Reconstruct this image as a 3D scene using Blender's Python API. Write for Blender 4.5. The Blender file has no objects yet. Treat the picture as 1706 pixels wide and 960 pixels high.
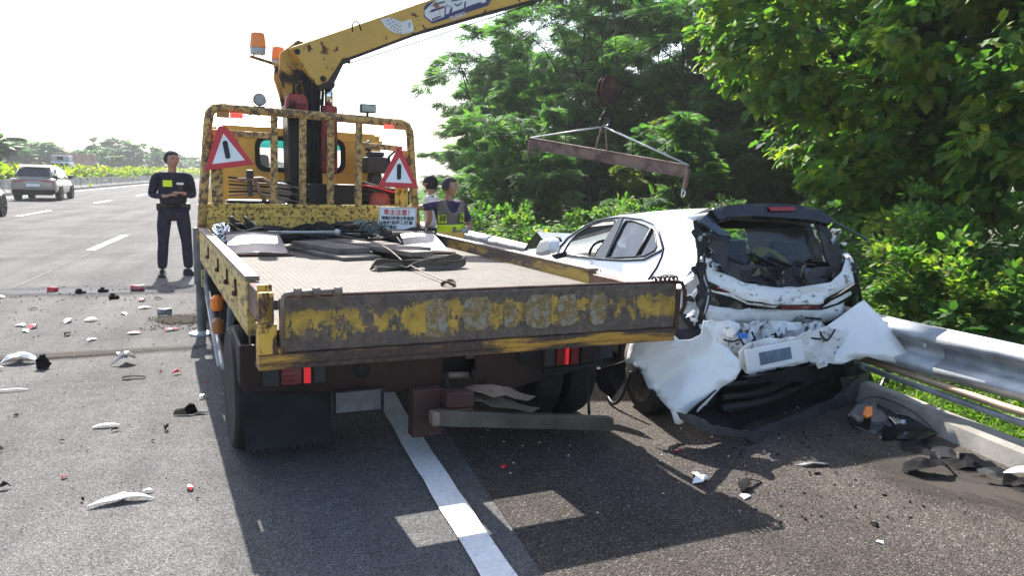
import bpy, bmesh, math, random
import numpy as np
from mathutils import Vector, Matrix, Euler
from mathutils.geometry import delaunay_2d_cdt
R = math.radians
rnd = random.Random(7)
scene = bpy.context.scene
COL = scene.collection

# ---------------------------------------------------------------- camera
def make_camera():
    yaw, pitch, roll = .2957, .1376, .0275
    f = Vector((math.sin(yaw)*math.cos(pitch), math.cos(yaw)*math.cos(pitch), -math.sin(pitch)))
    r = Vector((math.cos(yaw), -math.sin(yaw), 0)); u = r.cross(f)
    r2 = math.cos(roll)*r + math.sin(roll)*u
    u2 = -math.sin(roll)*r + math.cos(roll)*u
    cd = bpy.data.cameras.new('camera'); cam = bpy.data.objects.new('camera', cd); COL.objects.link(cam)
    cam.matrix_world = Matrix(((r2.x, u2.x, -f.x, 0), (r2.y, u2.y, -f.y, 0), (r2.z, u2.z, -f.z, 1.6), (0, 0, 0, 1)))
    cd.sensor_width = 36; cd.lens = 1311.6/1706*36; cd.clip_start = .05; cd.clip_end = 3000
    scene.camera = cam
make_camera()
# ---------------------------------------------------------------- world, sun, exposure
SUN_EL, SUN_AZ = R(46), R(-2.5)
w = bpy.data.worlds.new('World'); scene.world = w; w.use_nodes = True
nt = w.node_tree; bg = nt.nodes['Background']
sky = nt.nodes.new('ShaderNodeTexSky'); sky.sky_type = 'NISHITA'; sky.sun_disc = False
sky.sun_elevation = SUN_EL; sky.sun_rotation = SUN_AZ
sky.air_density = 1.0; sky.dust_density = 2.0; sky.ozone_density = 1.0
nt.links.new(sky.outputs[0], bg.inputs[0]); bg.inputs[1].default_value = .115
sd = bpy.data.lights.new('sun', 'SUN'); sd.energy = 4.8; sd.angle = R(.55); sd.color = (1, .955, .88)
so = bpy.data.objects.new('sun', sd); COL.objects.link(so)
so.rotation_euler = (-(math.pi/2 - SUN_EL), 0, -SUN_AZ)
scene.view_settings.view_transform = 'Standard'; scene.view_settings.look = 'None'
scene.view_settings.exposure = 1.6; scene.view_settings.gamma = 1.0
scene.cycles.max_bounces = 6; scene.cycles.transparent_max_bounces = 12

# ---------------------------------------------------------------- helpers
def tag(o, label=None, cat=None, group=None, kind=None):
    if label: o['label'] = label
    if cat: o['category'] = cat
    if group: o['group'] = group
    if kind: o['kind'] = kind
    return o
def empty(name, loc=(0, 0, 0), rz=0, label=None, cat=None, group=None, rot=None):
    o = bpy.data.objects.new(name, None); COL.objects.link(o); o.empty_display_size = .1
    o.location = loc; o.rotation_euler = rot if rot else (0, 0, rz)
    return tag(o, label, cat, group)
def new_obj(name, me, parent=None):
    o = bpy.data.objects.new(name, me); COL.objects.link(o)
    if parent: o.parent = parent
    return o
def copy_tree(o, parent=None):
    c = o.copy(); COL.objects.link(c)
    if parent: c.parent = parent
    for ch in list(o.children): copy_tree(ch, c)
    return c
def V(*a): return Vector(a)

class MB:
    "collects shapes into one mesh"
    def __init__(s): s.v = []; s.f = []; s.mi = []; s.M = Matrix.Identity(4); s.cm = 0
    def add(s, vs, fs):
        b = len(s.v); s.v += [s.M @ Vector(p) for p in vs]
        s.f += [tuple(b+i for i in f) for f in fs]; s.mi += [s.cm]*len(fs); return s
    def box(s, x0, x1, y0, y1, z0, z1, taper=0):
        t = taper
        s.add([(x0, y0, z0), (x1, y0, z0), (x1, y1, z0), (x0, y1, z0), (x0+t, y0+t, z1), (x1-t, y0+t, z1), (x1-t, y1-t, z1), (x0+t, y1-t, z1)],
              [(0, 3, 2, 1), (4, 5, 6, 7), (0, 1, 5, 4), (1, 2, 6, 5), (2, 3, 7, 6), (3, 0, 4, 7)]); return s
    def frame(s, p, q):
        p, q = Vector(p), Vector(q); d = (q-p).normalized()
        u = d.cross(Vector((0, 0, 1)));
        if u.length < 1e-3: u = Vector((1, 0, 0))
        u.normalize(); return p, q, u, u.cross(d)
    def bar(s, p, q, wd, ht):
        p, q, u, n = s.frame(p, q); vs = []
        for c in (p, q):
            for a, b in ((-1, -1), (1, -1), (1, 1), (-1, 1)): vs.append(c + u*a*wd/2 + n*b*ht/2)
        s.add(vs, [(3, 2, 1, 0), (4, 5, 6, 7), (0, 1, 5, 4), (1, 2, 6, 5), (2, 3, 7, 6), (3, 0, 4, 7)]); return s
    def tube(s, pts, r, n=8, cap=True):
        pts = [Vector(p) for p in pts]; rs = r if isinstance(r, (list, tuple)) else [r]*len(pts)
        vs, fs = [], []; up = None
        for i, p in enumerate(pts):
            d = (pts[min(i+1, len(pts)-1)] - pts[max(i-1, 0)])
            d = d.normalized() if d.length > 1e-9 else Vector((0, 0, 1))
            if up is None:
                up = d.cross(Vector((0, 0, 1)));
                if up.length < .05: up = d.cross(Vector((1, 0, 0)))
            up = (up - d*up.dot(d));
            if up.length < 1e-6: up = d.orthogonal()
            up.normalize(); sd_ = d.cross(up)
            for k in range(n):
                a = 2*math.pi*k/n; vs.append(p + (up*math.cos(a) + sd_*math.sin(a))*rs[i])
        for i in range(len(pts)-1):
            for k in range(n):
                a = i*n+k; b = i*n+(k+1) % n; fs.append((a, b, b+n, a+n))
        if cap: fs.append(tuple(range(n-1, -1, -1))); fs.append(tuple((len(pts)-1)*n+k for k in range(n)))
        s.add(vs, fs); return s
    def cyl(s, p, q, r, n=16, r2=None): return s.tube([p, q], [r, r if r2 is None else r2], n)
    def lathe(s, prof, c=(0, 0, 0), axis='z', n=20):
        vs, fs = [], []; c = Vector(c)
        for (r, h) in prof:
            for k in range(n):
                a = 2*math.pi*k/n; x, y = r*math.cos(a), r*math.sin(a)
                vs.append(c + (Vector((x, y, h)) if axis == 'z' else Vector((h, x, y)) if axis == 'x' else Vector((y, h, x))))
        for i in range(len(prof)-1):
            for k in range(n):
                a = i*n+k; b = i*n+(k+1) % n; fs.append((a, b, b+n, a+n))
        fs.append(tuple(range(n-1, -1, -1))); fs.append(tuple((len(prof)-1)*n+k for k in range(n)))
        s.add(vs, fs); return s
    def prism(s, poly, off):
        n = len(poly); off = Vector(off); vs = [Vector(p) for p in poly]; vs += [p+off for p in vs]
        s.add(vs, [tuple(range(n-1, -1, -1)), tuple(range(n, 2*n))] + [(i, (i+1) % n, n+(i+1) % n, n+i) for i in range(n)]); return s
    def loft(s, secs, closed=False, caps=False):
        m = len(secs[0]); vs = [p for sec in secs for p in sec]; fs = []
        for i in range(len(secs)-1):
            for k in range(m if closed else m-1):
                a = i*m+k; b = i*m+(k+1) % m; fs.append((a, b, b+m, a+m))
        if caps: fs.append(tuple(range(m-1, -1, -1))); fs.append(tuple((len(secs)-1)*m+k for k in range(m)))
        s.add(vs, fs); return s
    def build(s, name, mat, parent=None, smooth=False, bevel=0, sub=0, solid=0, rem=0):
        me = bpy.data.meshes.new(name); me.from_pydata([tuple(v) for v in s.v], [], s.f)
        mats = mat if isinstance(mat, (list, tuple)) else [mat]
        for m_ in mats: me.materials.append(m_)
        if len(mats) > 1: me.polygons.foreach_set('material_index', s.mi)
        bm = bmesh.new(); bm.from_mesh(me); bmesh.ops.recalc_face_normals(bm, faces=bm.faces); bm.to_mesh(me); bm.free()
        o = new_obj(name, me, parent)
        if smooth: me.shade_smooth()
        if solid: md = o.modifiers.new('s', 'SOLIDIFY'); md.thickness = solid; md.offset = 0
        if bevel: md = o.modifiers.new('b', 'BEVEL'); md.width = bevel; md.segments = 2; md.limit_method = 'ANGLE'; md.angle_limit = R(35)
        if sub: md = o.modifiers.new('ss', 'SUBSURF'); md.levels = sub; md.render_levels = sub
        return o

def basis(P):
    P = [Vector(p) for p in P]; c = sum(P, Vector())/len(P); n = Vector()
    for i, p in enumerate(P): n += (p-c).cross(P[(i+1) % len(P)]-c)
    n.normalize(); u = (Vector((0, 0, 1)).cross(n))
    if u.length < .15: u = Vector((1, 0, 0)) - n*n.x
    u.normalize(); return c, u, n.cross(u), n
def inpoly(x, y, P):
    c = False; j = len(P)-1
    for i in range(len(P)):
        if (P[i][1] > y) != (P[j][1] > y) and x < (P[j][0]-P[i][0])*(y-P[i][1])/(P[j][1]-P[i][1]+1e-12)+P[i][0]: c = not c
        j = i
    return c
def sheet(outer, holes=(), res=.08, fn=None, jag=0, seed=1):
    "triangulated skin over a (nearly flat) outline; fn(a, b) gives an offset along its normal"
    c, u, v, n = basis(outer); rg = random.Random(seed)
    def to2(P): return [((Vector(p)-c).dot(u), (Vector(p)-c).dot(v), (Vector(p)-c).dot(n)) for p in P]
    def dense(P, jg):
        out = []
        for i, p in enumerate(P):
            q = P[(i+1) % len(P)]; L = math.hypot(q[0]-p[0], q[1]-p[1]); k = max(1, int(L/res))
            for t in range(k):
                f = t/k; a = [p[m]+(q[m]-p[m])*f for m in range(3)]
                if t and jg: a[0] += rg.uniform(-jg, jg); a[1] += rg.uniform(-jg, jg)
                out.append(tuple(a))
        return out
    O = dense(to2(outer), jag); Hs = [dense(to2(h), 0) for h in holes]
    pts = [(p[0], p[1]) for p in O]; dep = [p[2] for p in O]; ed = [(i, (i+1) % len(O)) for i in range(len(O))]
    for h in Hs:
        b = len(pts); pts += [(p[0], p[1]) for p in h]; dep += [p[2] for p in h]; ed += [(b+i, b+(i+1) % len(h)) for i in range(len(h))]
    xs = [p[0] for p in O]; ys = [p[1] for p in O]; x = min(xs)+res/2; base = list(zip(pts, dep))
    while x < max(xs):
        y = min(ys)+res/2
        while y < max(ys):
            a, b2 = x+rg.uniform(-.2, .2)*res, y+rg.uniform(-.2, .2)*res
            if inpoly(a, b2, O) and not any(inpoly(a, b2, h) for h in Hs) and min((a-p[0])**2+(b2-p[1])**2 for p in pts[:len(base)]) > (res*.5)**2:
                ws = [(1/((a-p[0])**2+(b2-p[1])**2+1e-6)**1.5, d) for p, d in base]
                pts.append((a, b2)); dep.append(sum(w_*d for w_, d in ws)/sum(w_ for w_, d in ws))
            y += res
        x += res
    vo, eo, fo, ov, oe, of = delaunay_2d_cdt([Vector(p) for p in pts], ed, [], 0, 1e-5)
    dd = [0]*len(vo)
    for i, src in enumerate(ov): dd[i] = dep[src[0]] if src else 0
    vs = [c + u*p.x + v*p.y + n*(dd[i] + (fn(p.x, p.y) if fn else 0)) for i, p in enumerate(vo)]
    fs = []
    for f in fo:
        mx = sum(vo[i].x for i in f)/3; my = sum(vo[i].y for i in f)/3
        if inpoly(mx, my, O) and not any(inpoly(mx, my, h) for h in Hs): fs.append(tuple(f))
    return vs, fs

# ---------------------------------------------------------------- materials
def nmat(name):
    m = bpy.data.materials.new(name); m.use_nodes = True; t = m.node_tree; b = t.nodes['Principled BSDF']
    return m, t, b
def N(t, typ, **kw):
    n = t.nodes.new(typ)
    for k, v in kw.items():
        if k in n.inputs: n.inputs[k].default_value = v
        else: setattr(n, k, v)
    return n
def tco(t, scale=(1, 1, 1), kind='Object'):
    tc = N(t, 'ShaderNodeTexCoord'); mp = N(t, 'ShaderNodeMapping'); mp.inputs['Scale'].default_value = scale
    t.links.new(tc.outputs[kind], mp.inputs['Vector']); return mp.outputs[0]
def noise(t, vec, scale, detail=4, rough=.55, dist=0):
    n = N(t, 'ShaderNodeTexNoise'); n.inputs['Scale'].default_value = scale; n.inputs['Detail'].default_value = detail
    n.inputs['Roughness'].default_value = rough; n.inputs['Distortion'].default_value = dist
    if vec is not None: t.links.new(vec, n.inputs['Vector'])
    return n.outputs[0]
def ramp(t, fac, stops, interp='LINEAR'):
    r = N(t, 'ShaderNodeValToRGB'); r.color_ramp.interpolation = interp; e = r.color_ramp.elements
    while len(e) < len(stops): e.new(.5)
    for el, (p, c) in zip(e, stops): el.position = p; el.color = (*c, 1) if len(c) == 3 else c
    t.links.new(fac, r.inputs[0]); return r.outputs[0]
def mix(t, fac, a, b, mode='MIX'):
    m = N(t, 'ShaderNodeMix', data_type='RGBA', blend_type=mode)
    for sck, val in ((0, fac), (6, a), (7, b)):
        if hasattr(val, 'is_output'): t.links.new(val, m.inputs[sck])
        elif sck == 0: m.inputs[0].default_value = val
        else: m.inputs[sck].default_value = (*val, 1)
    return m.outputs[2]
def bump(t, b, h, strength=.3, dist=.01):
    n = N(t, 'ShaderNodeBump'); n.inputs['Strength'].default_value = strength; n.inputs['Distance'].default_value = dist
    t.links.new(h, n.inputs['Height']); t.links.new(n.outputs[0], b.inputs['Normal'])
def plain(name, col, rough=.6, metal=0, var=.25, scale=6, bmp=.15, bscale=60, bdist=.004, coat=0):
    m, t, b = nmat(name); vec = tco(t)
    nz = noise(t, vec, scale, 5)
    c2 = tuple(max(0, c*(1-var)) for c in col); c3 = tuple(min(1, c*(1+var*.6)) for c in col)
    t.links.new(ramp(t, nz, [(.3, c2), (.7, c3)]), b.inputs['Base Color'])
    t.links.new(ramp(t, nz, [(.3, (rough*1.1,)*3), (.7, (rough*.85,)*3)]), b.inputs['Roughness'])
    b.inputs['Metallic'].default_value = metal
    if rough >= .75: b.inputs['Specular IOR Level'].default_value = .2
    elif max(col) < .05 and rough > .3: b.inputs['Specular IOR Level'].default_value = .25
    if coat: b.inputs['Coat Weight'].default_value = coat; b.inputs['Coat Roughness'].default_value = .05
    if bmp: bump(t, b, noise(t, vec, bscale, 3), bmp, bdist)
    return m
def rusty(name, paint, rust=(.09, .045, .028), lo=.47, hi=.53, scale=9, stretch=(1, 1, 1), rough=.55, fine=40, dirt=.35):
    "paint with ragged rust showing through"
    m, t, b = nmat(name); vec = tco(t, stretch); ob = tco(t)
    big = noise(t, vec, scale, 8, .68, .4)
    fn_ = noise(t, ob, fine, 6, .7)
    rc = ramp(t, fn_, [(.3, tuple(c*.45 for c in rust)), (.55, rust), (.75, tuple(min(1, c*2.1) for c in rust))])
    pc = mix(t, dirt, paint, ramp(t, noise(t, ob, 3.3, 6, .65), [(.35, tuple(c*.55 for c in paint)), (.65, paint)]), 'MIX')
    f = ramp(t, big, [(lo, (0, 0, 0)), (hi, (1, 1, 1))])
    t.links.new(mix(t, f, pc, rc), b.inputs['Base Color'])
    t.links.new(ramp(t, f, [(0, (rough,)*3), (1, (.85,)*3)]), b.inputs['Roughness'])
    bump(t, b, mix(t, .5, f, fn_), .35, .004); return m
def glass(name, tint=(.02, .025, .03), rough=.04, alpha=.55):
    m, t, b = nmat(name); out = t.nodes['Material Output']
    tr = N(t, 'ShaderNodeBsdfTransparent'); tr.inputs[0].default_value = (*[min(1, c*4+.1) for c in tint], 1)
    gl = N(t, 'ShaderNodeBsdfGlossy'); gl.inputs['Roughness'].default_value = rough; gl.inputs[0].default_value = (.9, .95, 1, 1)
    fr = N(t, 'ShaderNodeFresnel'); fr.inputs[0].default_value = 1.5
    df = N(t, 'ShaderNodeBsdfDiffuse'); df.inputs[0].default_value = (*tint, 1)
    m1 = N(t, 'ShaderNodeMixShader'); m1.inputs[0].default_value = alpha
    t.links.new(tr.outputs[0], m1.inputs[1]); t.links.new(df.outputs[0], m1.inputs[2])
    m2 = N(t, 'ShaderNodeMixShader'); t.links.new(fr.outputs[0], m2.inputs[0]); t.links.new(m1.outputs[0], m2.inputs[1]); t.links.new(gl.outputs[0], m2.inputs[2])
    t.links.new(m2.outputs[0], out.inputs[0]); return m
def emit(name, col, strength, rough=.3):
    m, t, b = nmat(name); b.inputs['Base Color'].default_value = (*col, 1); b.inputs['Roughness'].default_value = rough
    b.inputs['Emission Color'].default_value = (*col, 1); b.inputs['Emission Strength'].default_value = strength; return m
M = {}
M['yellow'] = plain('yellow_paint', (.66, .37, .05), .4, 0, .22, 3, .08)
M['yellow_rust'] = rusty('yellow_rusty_paint', (.66, .38, .05), (.09, .045, .028), .50, .57, 15, (1, 1, .5))
M['mottled'] = rusty('mottled_yellow_paint', (.74, .47, .09), (.10, .05, .03), .515, .57, 34, (1, 1, 1), fine=110)
M['rail_y'] = rusty('side_board_paint', (.55, .38, .10), (.17, .12, .07), .47, .60, 14, (1, .4, 1.6))
M['rust_dark'] = plain('dark_rust', (.055, .03, .026), .8, 0, .4, 9, .4, 45)
M['rust'] = plain('rust', (.085, .045, .032), .85, 0, .5, 9, .5, 45)
M['rust_red'] = plain('rusty_red_primer', (.055, .022, .018), .7, 0, .4, 5, .3, 45)
M['rust_pale'] = plain('worn_rusty_steel', (.21, .16, .125), .6, .2, .35, 8, .3, 60)
M['dirty_black'] = plain('dirty_black', (.018, .017, .018), .7, 0, .5, 4, .3, 30)
M['grease'] = plain('greasy_black', (.012, .012, .014), .38, 0, .5, 5, .3, 30)
M['rubber'] = plain('rubber', (.02, .02, .021), .8, 0, .3, 8, .3, 60)
M['flap'] = plain('mudflap_rubber', (.02, .02, .022), .75, 0, .4, 4, .3, 25)
M['steel'] = plain('galvanised_steel', (.40, .42, .43), .5, .35, .42, 5, .3, 22)
M['zinc'] = plain('dull_zinc', (.42, .44, .45), .55, .3, .3, 5, .1, 30)
M['polished'] = plain('stainless_plate', (.20, .20, .215), .45, .6, .35, 3, .2, 9)
M['chrome'] = plain('chrome', (.7, .7, .7), .12, 1, .05, 5, 0)
M['red'] = plain('red_reflector', (.55, .02, .035), .35, 0, .15, 8, .1)
M['crane_red'] = rusty('crane_red_paint', (.28, .035, .03), (.05, .022, .02), .50, .60, 6, (1, 1, .5))
M['white_sign'] = plain('white_sign', (.78, .79, .80), .45, 0, .1, 4, .05)
M['sign_black'] = plain('sign_black', (.02, .025, .03), .5, 0, .1, 4, 0)
M['sign_red'] = plain('sign_red_ink', (.55, .03, .04), .5, 0, .1, 4, 0)
M['orange'] = plain('amber_lens', (.85, .22, .03), .2, 0, .12, 5, .1)
M['amber_dark'] = plain('dark_amber_lens', (.42, .16, .04), .3, 0, .2, 5, .1)
M['red_lens'] = plain('dark_red_lens', (.16, .008, .012), .15, 0, .2, 5, .05)
M['red_lit'] = emit('lit_red_lamp', (.75, .02, .03), .12)
M['red_lit2'] = emit('lit_red_marker', (.9, .12, .08), .25)
M['plastic'] = plain('grey_plastic', (.045, .045, .048), .5, 0, .25, 6, .1)
M['black_gloss'] = plain('gloss_black', (.008, .009, .012), .12, 0, .2, 6, .03)
M['trim'] = plain('black_trim', (.012, .013, .016), .42, 0, .4, 9, .2, 40)
M['wood'] = plain('grey_timber', (.18, .15, .125), .8, 0, .35, 5, .4, 50)
M['cloth_dark'] = plain('dark_webbing', (.045, .043, .042), .85, 0, .4, 9, .5, 90)
M['cloth_grey'] = plain('grey_webbing', (.20, .205, .19), .8, 0, .35, 9, .5, 90)
M['cloth_brown'] = plain('brown_webbing', (.13, .11, .09), .85, 0, .3, 9, .5, 90)
M['hose_red'] = plain('red_hose', (.35, .07, .04), .5, 0, .3, 9, .1)
M['pearl'] = plain('pearl_white_paint', (.80, .80, .79), .22, 0, .02, 2, .0, coat=.6)
def bent(name, col):
    m, t, b = nmat(name); v = tco(t); b.inputs['Base Color'].default_value = (*col, 1); b.inputs['Roughness'].default_value = .26; b.inputs['Coat Weight'].default_value = .5; b.inputs['Coat Roughness'].default_value = .08
    n = noise(t, v, 2.4, 2, .5, 1.8); s_ = noise(t, tco(t, (1, 1, 3)), 16, 6, .7)
    t.links.new(ramp(t, s_, [(.30, tuple(c*.6 for c in col)), (.37, col)]), b.inputs['Base Color']); bump(t, b, n, .45, .05); return m
M['pearl_bent'] = bent('bent_pearl_paint', (.78, .78, .77))
M['silver'] = plain('silver_paint', (.29, .27, .25), .25, .4, .05, 2, 0, coat=.6)
M['tint'] = glass('tinted_glass', (.05, .055, .065), .03, .8)
M['glass'] = glass('clear_glass', (.1, .12, .12), .03, .12)
M['teal'] = glass('teal_sun_strip', (.0, .42, .38), .1, .75)
M['windscreen'] = plain('dark_windscreen', (.02, .024, .028), .08, 0, .1, 4, 0)
M['concrete'] = plain('barrier_concrete', (.22, .215, .20), .9, 0, .35, 1.3, .3, 12)
M['skin'] = plain('skin', (.36, .19, .125), .55, 0, .12, 12, .1)
M['hair'] = plain('grey_hair', (.06, .057, .055), .8, 0, .5, 30, .5, 90)
M['hair_dark'] = plain('dark_hair', (.02, .018, .018), .7, 0, .3, 30, .4, 90)
M['navy'] = plain('navy_cloth', (.022, .024, .05), .85, 0, .3, 7, .4, 40)
M['purple'] = plain('faded_purple_shirt', (.055, .045, .10), .85, 0, .3, 7, .4, 40)
M['grey_vest'] = plain('grey_mesh', (.20, .18, .17), .85, 0, .15, 7, .4, 90)
M['hivis'] = plain('lime_fabric', (.62, .85, .02), .6, 0, .1, 7, .2, 40)
M['white_cloth'] = plain('white_shirt', (.75, .76, .78), .8, 0, .1, 7, .3, 30)
M['shoe'] = plain('black_leather', (.012, .012, .013), .4, 0, .2, 9, .1)
M['glove'] = plain('work_glove', (.40, .39, .38), .85, 0, .2, 20, .3, 60)
# ================================================================ ground and road
def flat(name, poly, z, mat, kind='structure', res=None):
    mb = MB(); mb.add([(x, y, z) for x, y in poly], [tuple(range(len(poly)))])
    o = mb.build(name, mat); o['kind'] = kind; return o
def asphalt(name, base, stones, light, sc=120, bdist=.006, patch=1.0, crack=0.0):
    m, t, b = nmat(name); v = tco(t)
    vo = N(t, 'ShaderNodeTexVoronoi'); vo.inputs['Scale'].default_value = sc; t.links.new(v, vo.inputs['Vector'])
    sep = N(t, 'ShaderNodeSeparateColor'); t.links.new(vo.outputs['Color'], sep.inputs[0])
    c = ramp(t, sep.outputs[0], [(0, tuple(x*.45 for x in base)), (.35, base), (.72, stones), (.93, stones), (.97, light)])
    edge = ramp(t, vo.outputs['Distance'], [(.25, (1, 1, 1)), (.75, (.35, .35, .35))])
    c = mix(t, .8, c, edge, 'MULTIPLY')
    big = ramp(t, noise(t, v, .55*patch, 6, .6, .5), [(.3, (.72, .72, .73)), (.7, (1.18, 1.16, 1.13))])
    mid = ramp(t, noise(t, v, 9, 6, .7), [(.3, (.82, .82, .82)), (.7, (1.15, 1.15, 1.15))])
    c = mix(t, 1, mix(t, 1, c, big, 'MULTIPLY'), mid, 'MULTIPLY')
    st = ramp(t, noise(t, tco(t, (1.6, .12, 1)), 1.1, 5, .6), [(.35, (.78, .78, .78)), (.62, (1.10, 1.10, 1.10))])
    c = mix(t, 1, c, st, 'MULTIPLY')
    t.links.new(c, b.inputs['Base Color']); b.inputs['Roughness'].default_value = .95; b.inputs['Specular IOR Level'].default_value = .15
    h = N(t, 'ShaderNodeMath', operation='ADD'); t.links.new(vo.outputs['Distance'], h.inputs[0]); t.links.new(noise(t, v, 40, 5, .7), h.inputs[1])
    h2 = N(t, 'ShaderNodeMath', operation='MULTIPLY'); t.links.new(h.outputs[0], h2.inputs[0]); h2.inputs[1].default_value = -1
    bump(t, b, h2.outputs[0], .9, bdist); return m
M['road'] = asphalt('worn_asphalt', (.150, .148, .147), (.195, .190, .187), (.30, .295, .29), 170, .005)
M['shoulder'] = asphalt('coarse_asphalt', (.085, .075, .068), (.125, .106, .09), (.25, .235, .22), 125, .008)
def ground_mat():
    m, t, b = nmat('verge_soil'); v = tco(t)
    c = ramp(t, noise(t, v, 2.2, 8, .7), [(.3, (.035, .03, .018)), (.5, (.05, .06, .02)), (.7, (.05, .085, .02))])
    t.links.new(c, b.inputs['Base Color']); b.inputs['Roughness'].default_value = .95; bump(t, b, noise(t, v, 14, 6, .7), .8, .03); return m
M['soil'] = ground_mat()
o = flat('ground', [(-900, -60), (900, -60), (900, 1500), (-900, 1500)], -.03, M['soil'])
flat('road', [(-13.6, -12), (1.12, -12), (1.12, 420), (-13.6, 420)], .0, M['road'])
# paved shoulder: its outer edge drifts with the kerb
KERB = [(3.95, -8), (3.98, 0), (4.03, 2.2), (4.10, 3.4), (4.20, 4.7), (4.22, 6), (4.15, 8), (3.85, 10), (3.4, 13), (2.95, 16), (2.6, 20), (2.35, 26), (2.2, 40), (2.2, 420)]
sx = 1.035
flat('road_shoulder', [(sx, -12)] + [(1.035, -12)] + [(x+.02, y) for x, y in KERB] + [(1.035, 420)], .005, M['shoulder'])
flat('far_carriageway', [(-32, -12), (-14.4, -12), (-14.4, 420), (-32, 420)], .0, M['road'])
# markings
def paint_mat():
    m, t, b = nmat('road_marking_paint'); v = tco(t)
    n1 = noise(t, v, 38, 8, .75); n2 = noise(t, v, 3, 4)
    c = ramp(t, n1, [(.33, (.20, .195, .19)), (.40, (.62, .62, .61)), (.6, (.74, .74, .73))])
    c = mix(t, 1, c, ramp(t, n2, [(.3, (.80, .81, .82)), (.6, (1, 1, 1))]), 'MULTIPLY')
    t.links.new(c, b.inputs['Base Color']); b.inputs['Roughness'].default_value = .6; bump(t, b, n1, .4, .003); return m
M['line'] = paint_mat()
def strip(name, pts, wd, z, mat, kind='structure', seg=.12, jag=.004):
    mb = MB(); vs = []; fs = []; L = [0]
    for a, b2 in zip(pts, pts[1:]): L.append(L[-1]+math.hypot(b2[0]-a[0], b2[1]-a[1]))
    n = max(2, min(300, int(L[-1]/seg))); rg = random.Random(5)
    for i in range(n+1):
        d = L[-1]*(i/n)**1.0; k = 0
        while k < len(L)-2 and L[k+1] < d: k += 1
        f = (d-L[k])/(L[k+1]-L[k]); x = pts[k][0]+(pts[k+1][0]-pts[k][0])*f; y = pts[k][1]+(pts[k+1][1]-pts[k][1])*f
        vs += [(x-wd/2+rg.uniform(-jag, jag), y, z), (x+wd/2+rg.uniform(-jag, jag), y, z)]
    for i in range(n): fs.append((2*i, 2*i+1, 2*i+3, 2*i+2))
    mb.add(vs, fs); o = mb.build(name, mat); o['kind'] = kind; return o
strip('edge_line', [(.90, 1.0), (.852, 2.9), (.80, 4.2), (.775, 5.1), (.70, 12), (.66, 60)], .145, .009, M['line'], seg=.04)
strip('edge_line', [(.66, 60), (.66, 300)], .145, .009, M['line'], seg=2)
for lane_x, ys in ((-3.42, [5.4, 17.0, 28.6, 40.2, 51.8, 63.4, 75, 87]), (-7.78, [5.3, 16.9, 28.5, 39.9, 51.5, 63.1, 75])):
    for y in ys:
        o = strip('lane_dash', [(lane_x, y), (lane_x-.01, y+3.9)], .15, .009, M['line'], seg=.3)
for x in (-12.6,): strip('median_edge_line', [(x, 4), (x, 200)], .15, .009, M['line'], seg=2)
# dark seams between the asphalt lanes
M['seam'] = plain('bitumen_seam', (.055, .053, .051), .8, 0, .3, 8, .2)
for lx, wd in ((-3.30, .035), (-7.66, .035)):
    strip('lane_seam', [(lx, 4), (lx, 90)], wd, .0045, M['seam'], seg=.5, jag=.012)
M['stain'] = None
def stain_mat(name, col, lo, hi, sc):
    m, t, b = nmat(name); v = tco(t); out = t.nodes['Material Output']
    tr = N(t, 'ShaderNodeBsdfTransparent'); mx = N(t, 'ShaderNodeMixShader')
    g = N(t, 'ShaderNodeTexGradient', gradient_type='SPHERICAL'); t.links.new(tco(t, kind='Object'), g.inputs[0])
    n = noise(t, v, sc, 7, .7, .6); a = N(t, 'ShaderNodeMath', operation='MULTIPLY'); t.links.new(g.outputs[0], a.inputs[0]); t.links.new(n, a.inputs[1])
    f = ramp(t, a.outputs[0], [(lo, (0, 0, 0)), (hi, (1, 1, 1))])
    b.inputs['Base Color'].default_value = (*col, 1); b.inputs['Roughness'].default_value = .95; b.inputs['Specular IOR Level'].default_value = .1
    t.links.new(f, mx.inputs[0]); t.links.new(tr.outputs[0], mx.inputs[1]); t.links.new(b.outputs[0], mx.inputs[2]); t.links.new(mx.outputs[0], out.inputs[0]); return m
def stain(name, x, y, sxx, syy, rz, mat, z=.0125):
    mb = MB(); mb.add([(-1, -1, 0), (1, -1, 0), (1, 1, 0), (-1, 1, 0)], [(0, 1, 2, 3)])
    o = mb.build(name, mat); o.location = (x, y, z); o.scale = (sxx, syy, 1); o.rotation_euler = (0, 0, rz); o['kind'] = 'structure'; return o
M['stain'] = stain_mat('dark_road_stain', (.05, .043, .037), .12, .42, 3)
M['oil'] = stain_mat('spilt_earth', (.025, .02, .015), .18, .30, 5)
M['damp'] = stain_mat('damp_stain', (.085, .086, .09), .12, .4, 3)
stain('road_stain', -1.9, 7.35, 2.3, .22, .16, M['stain']); stain('road_stain', -.95, 9.0, .5, .5, .1, M['oil'], .013)
stain('road_stain', -2.4, 11.3, 3.6, .75, .05, M['damp'], .0115);
stain('road_stain', 3.6, 3.2, .5, .9, .4, M['stain'], .0135)
for i_, P_ in enumerate(([(-2.5, 13), (-1.9, 13.2), (-1.0, 13.05), (.3, 13.3)],)):
    strip('crack', P_, .006, .0155, M['seam'], seg=.05, jag=.006)

# ---------------------------------------------------------------- kerb
def kerb():
    mb = MB(); secs = []
    for i, (x, y) in enumerate(KERB[:-1]):
        secs.append([(x, y, -.02), (x+.035, y, .105), (x+.06, y, .13), (x+.17, y+.02, .135), (x+.20, y+.02, .11), (x+.20, y+.02, -.02)])
    mb.loft(secs); o = mb.build('kerb', plain('kerb_concrete', (.30, .28, .245), .9, 0, .4, 3, .5, 40)); o['kind'] = 'structure'
kerb()
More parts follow.
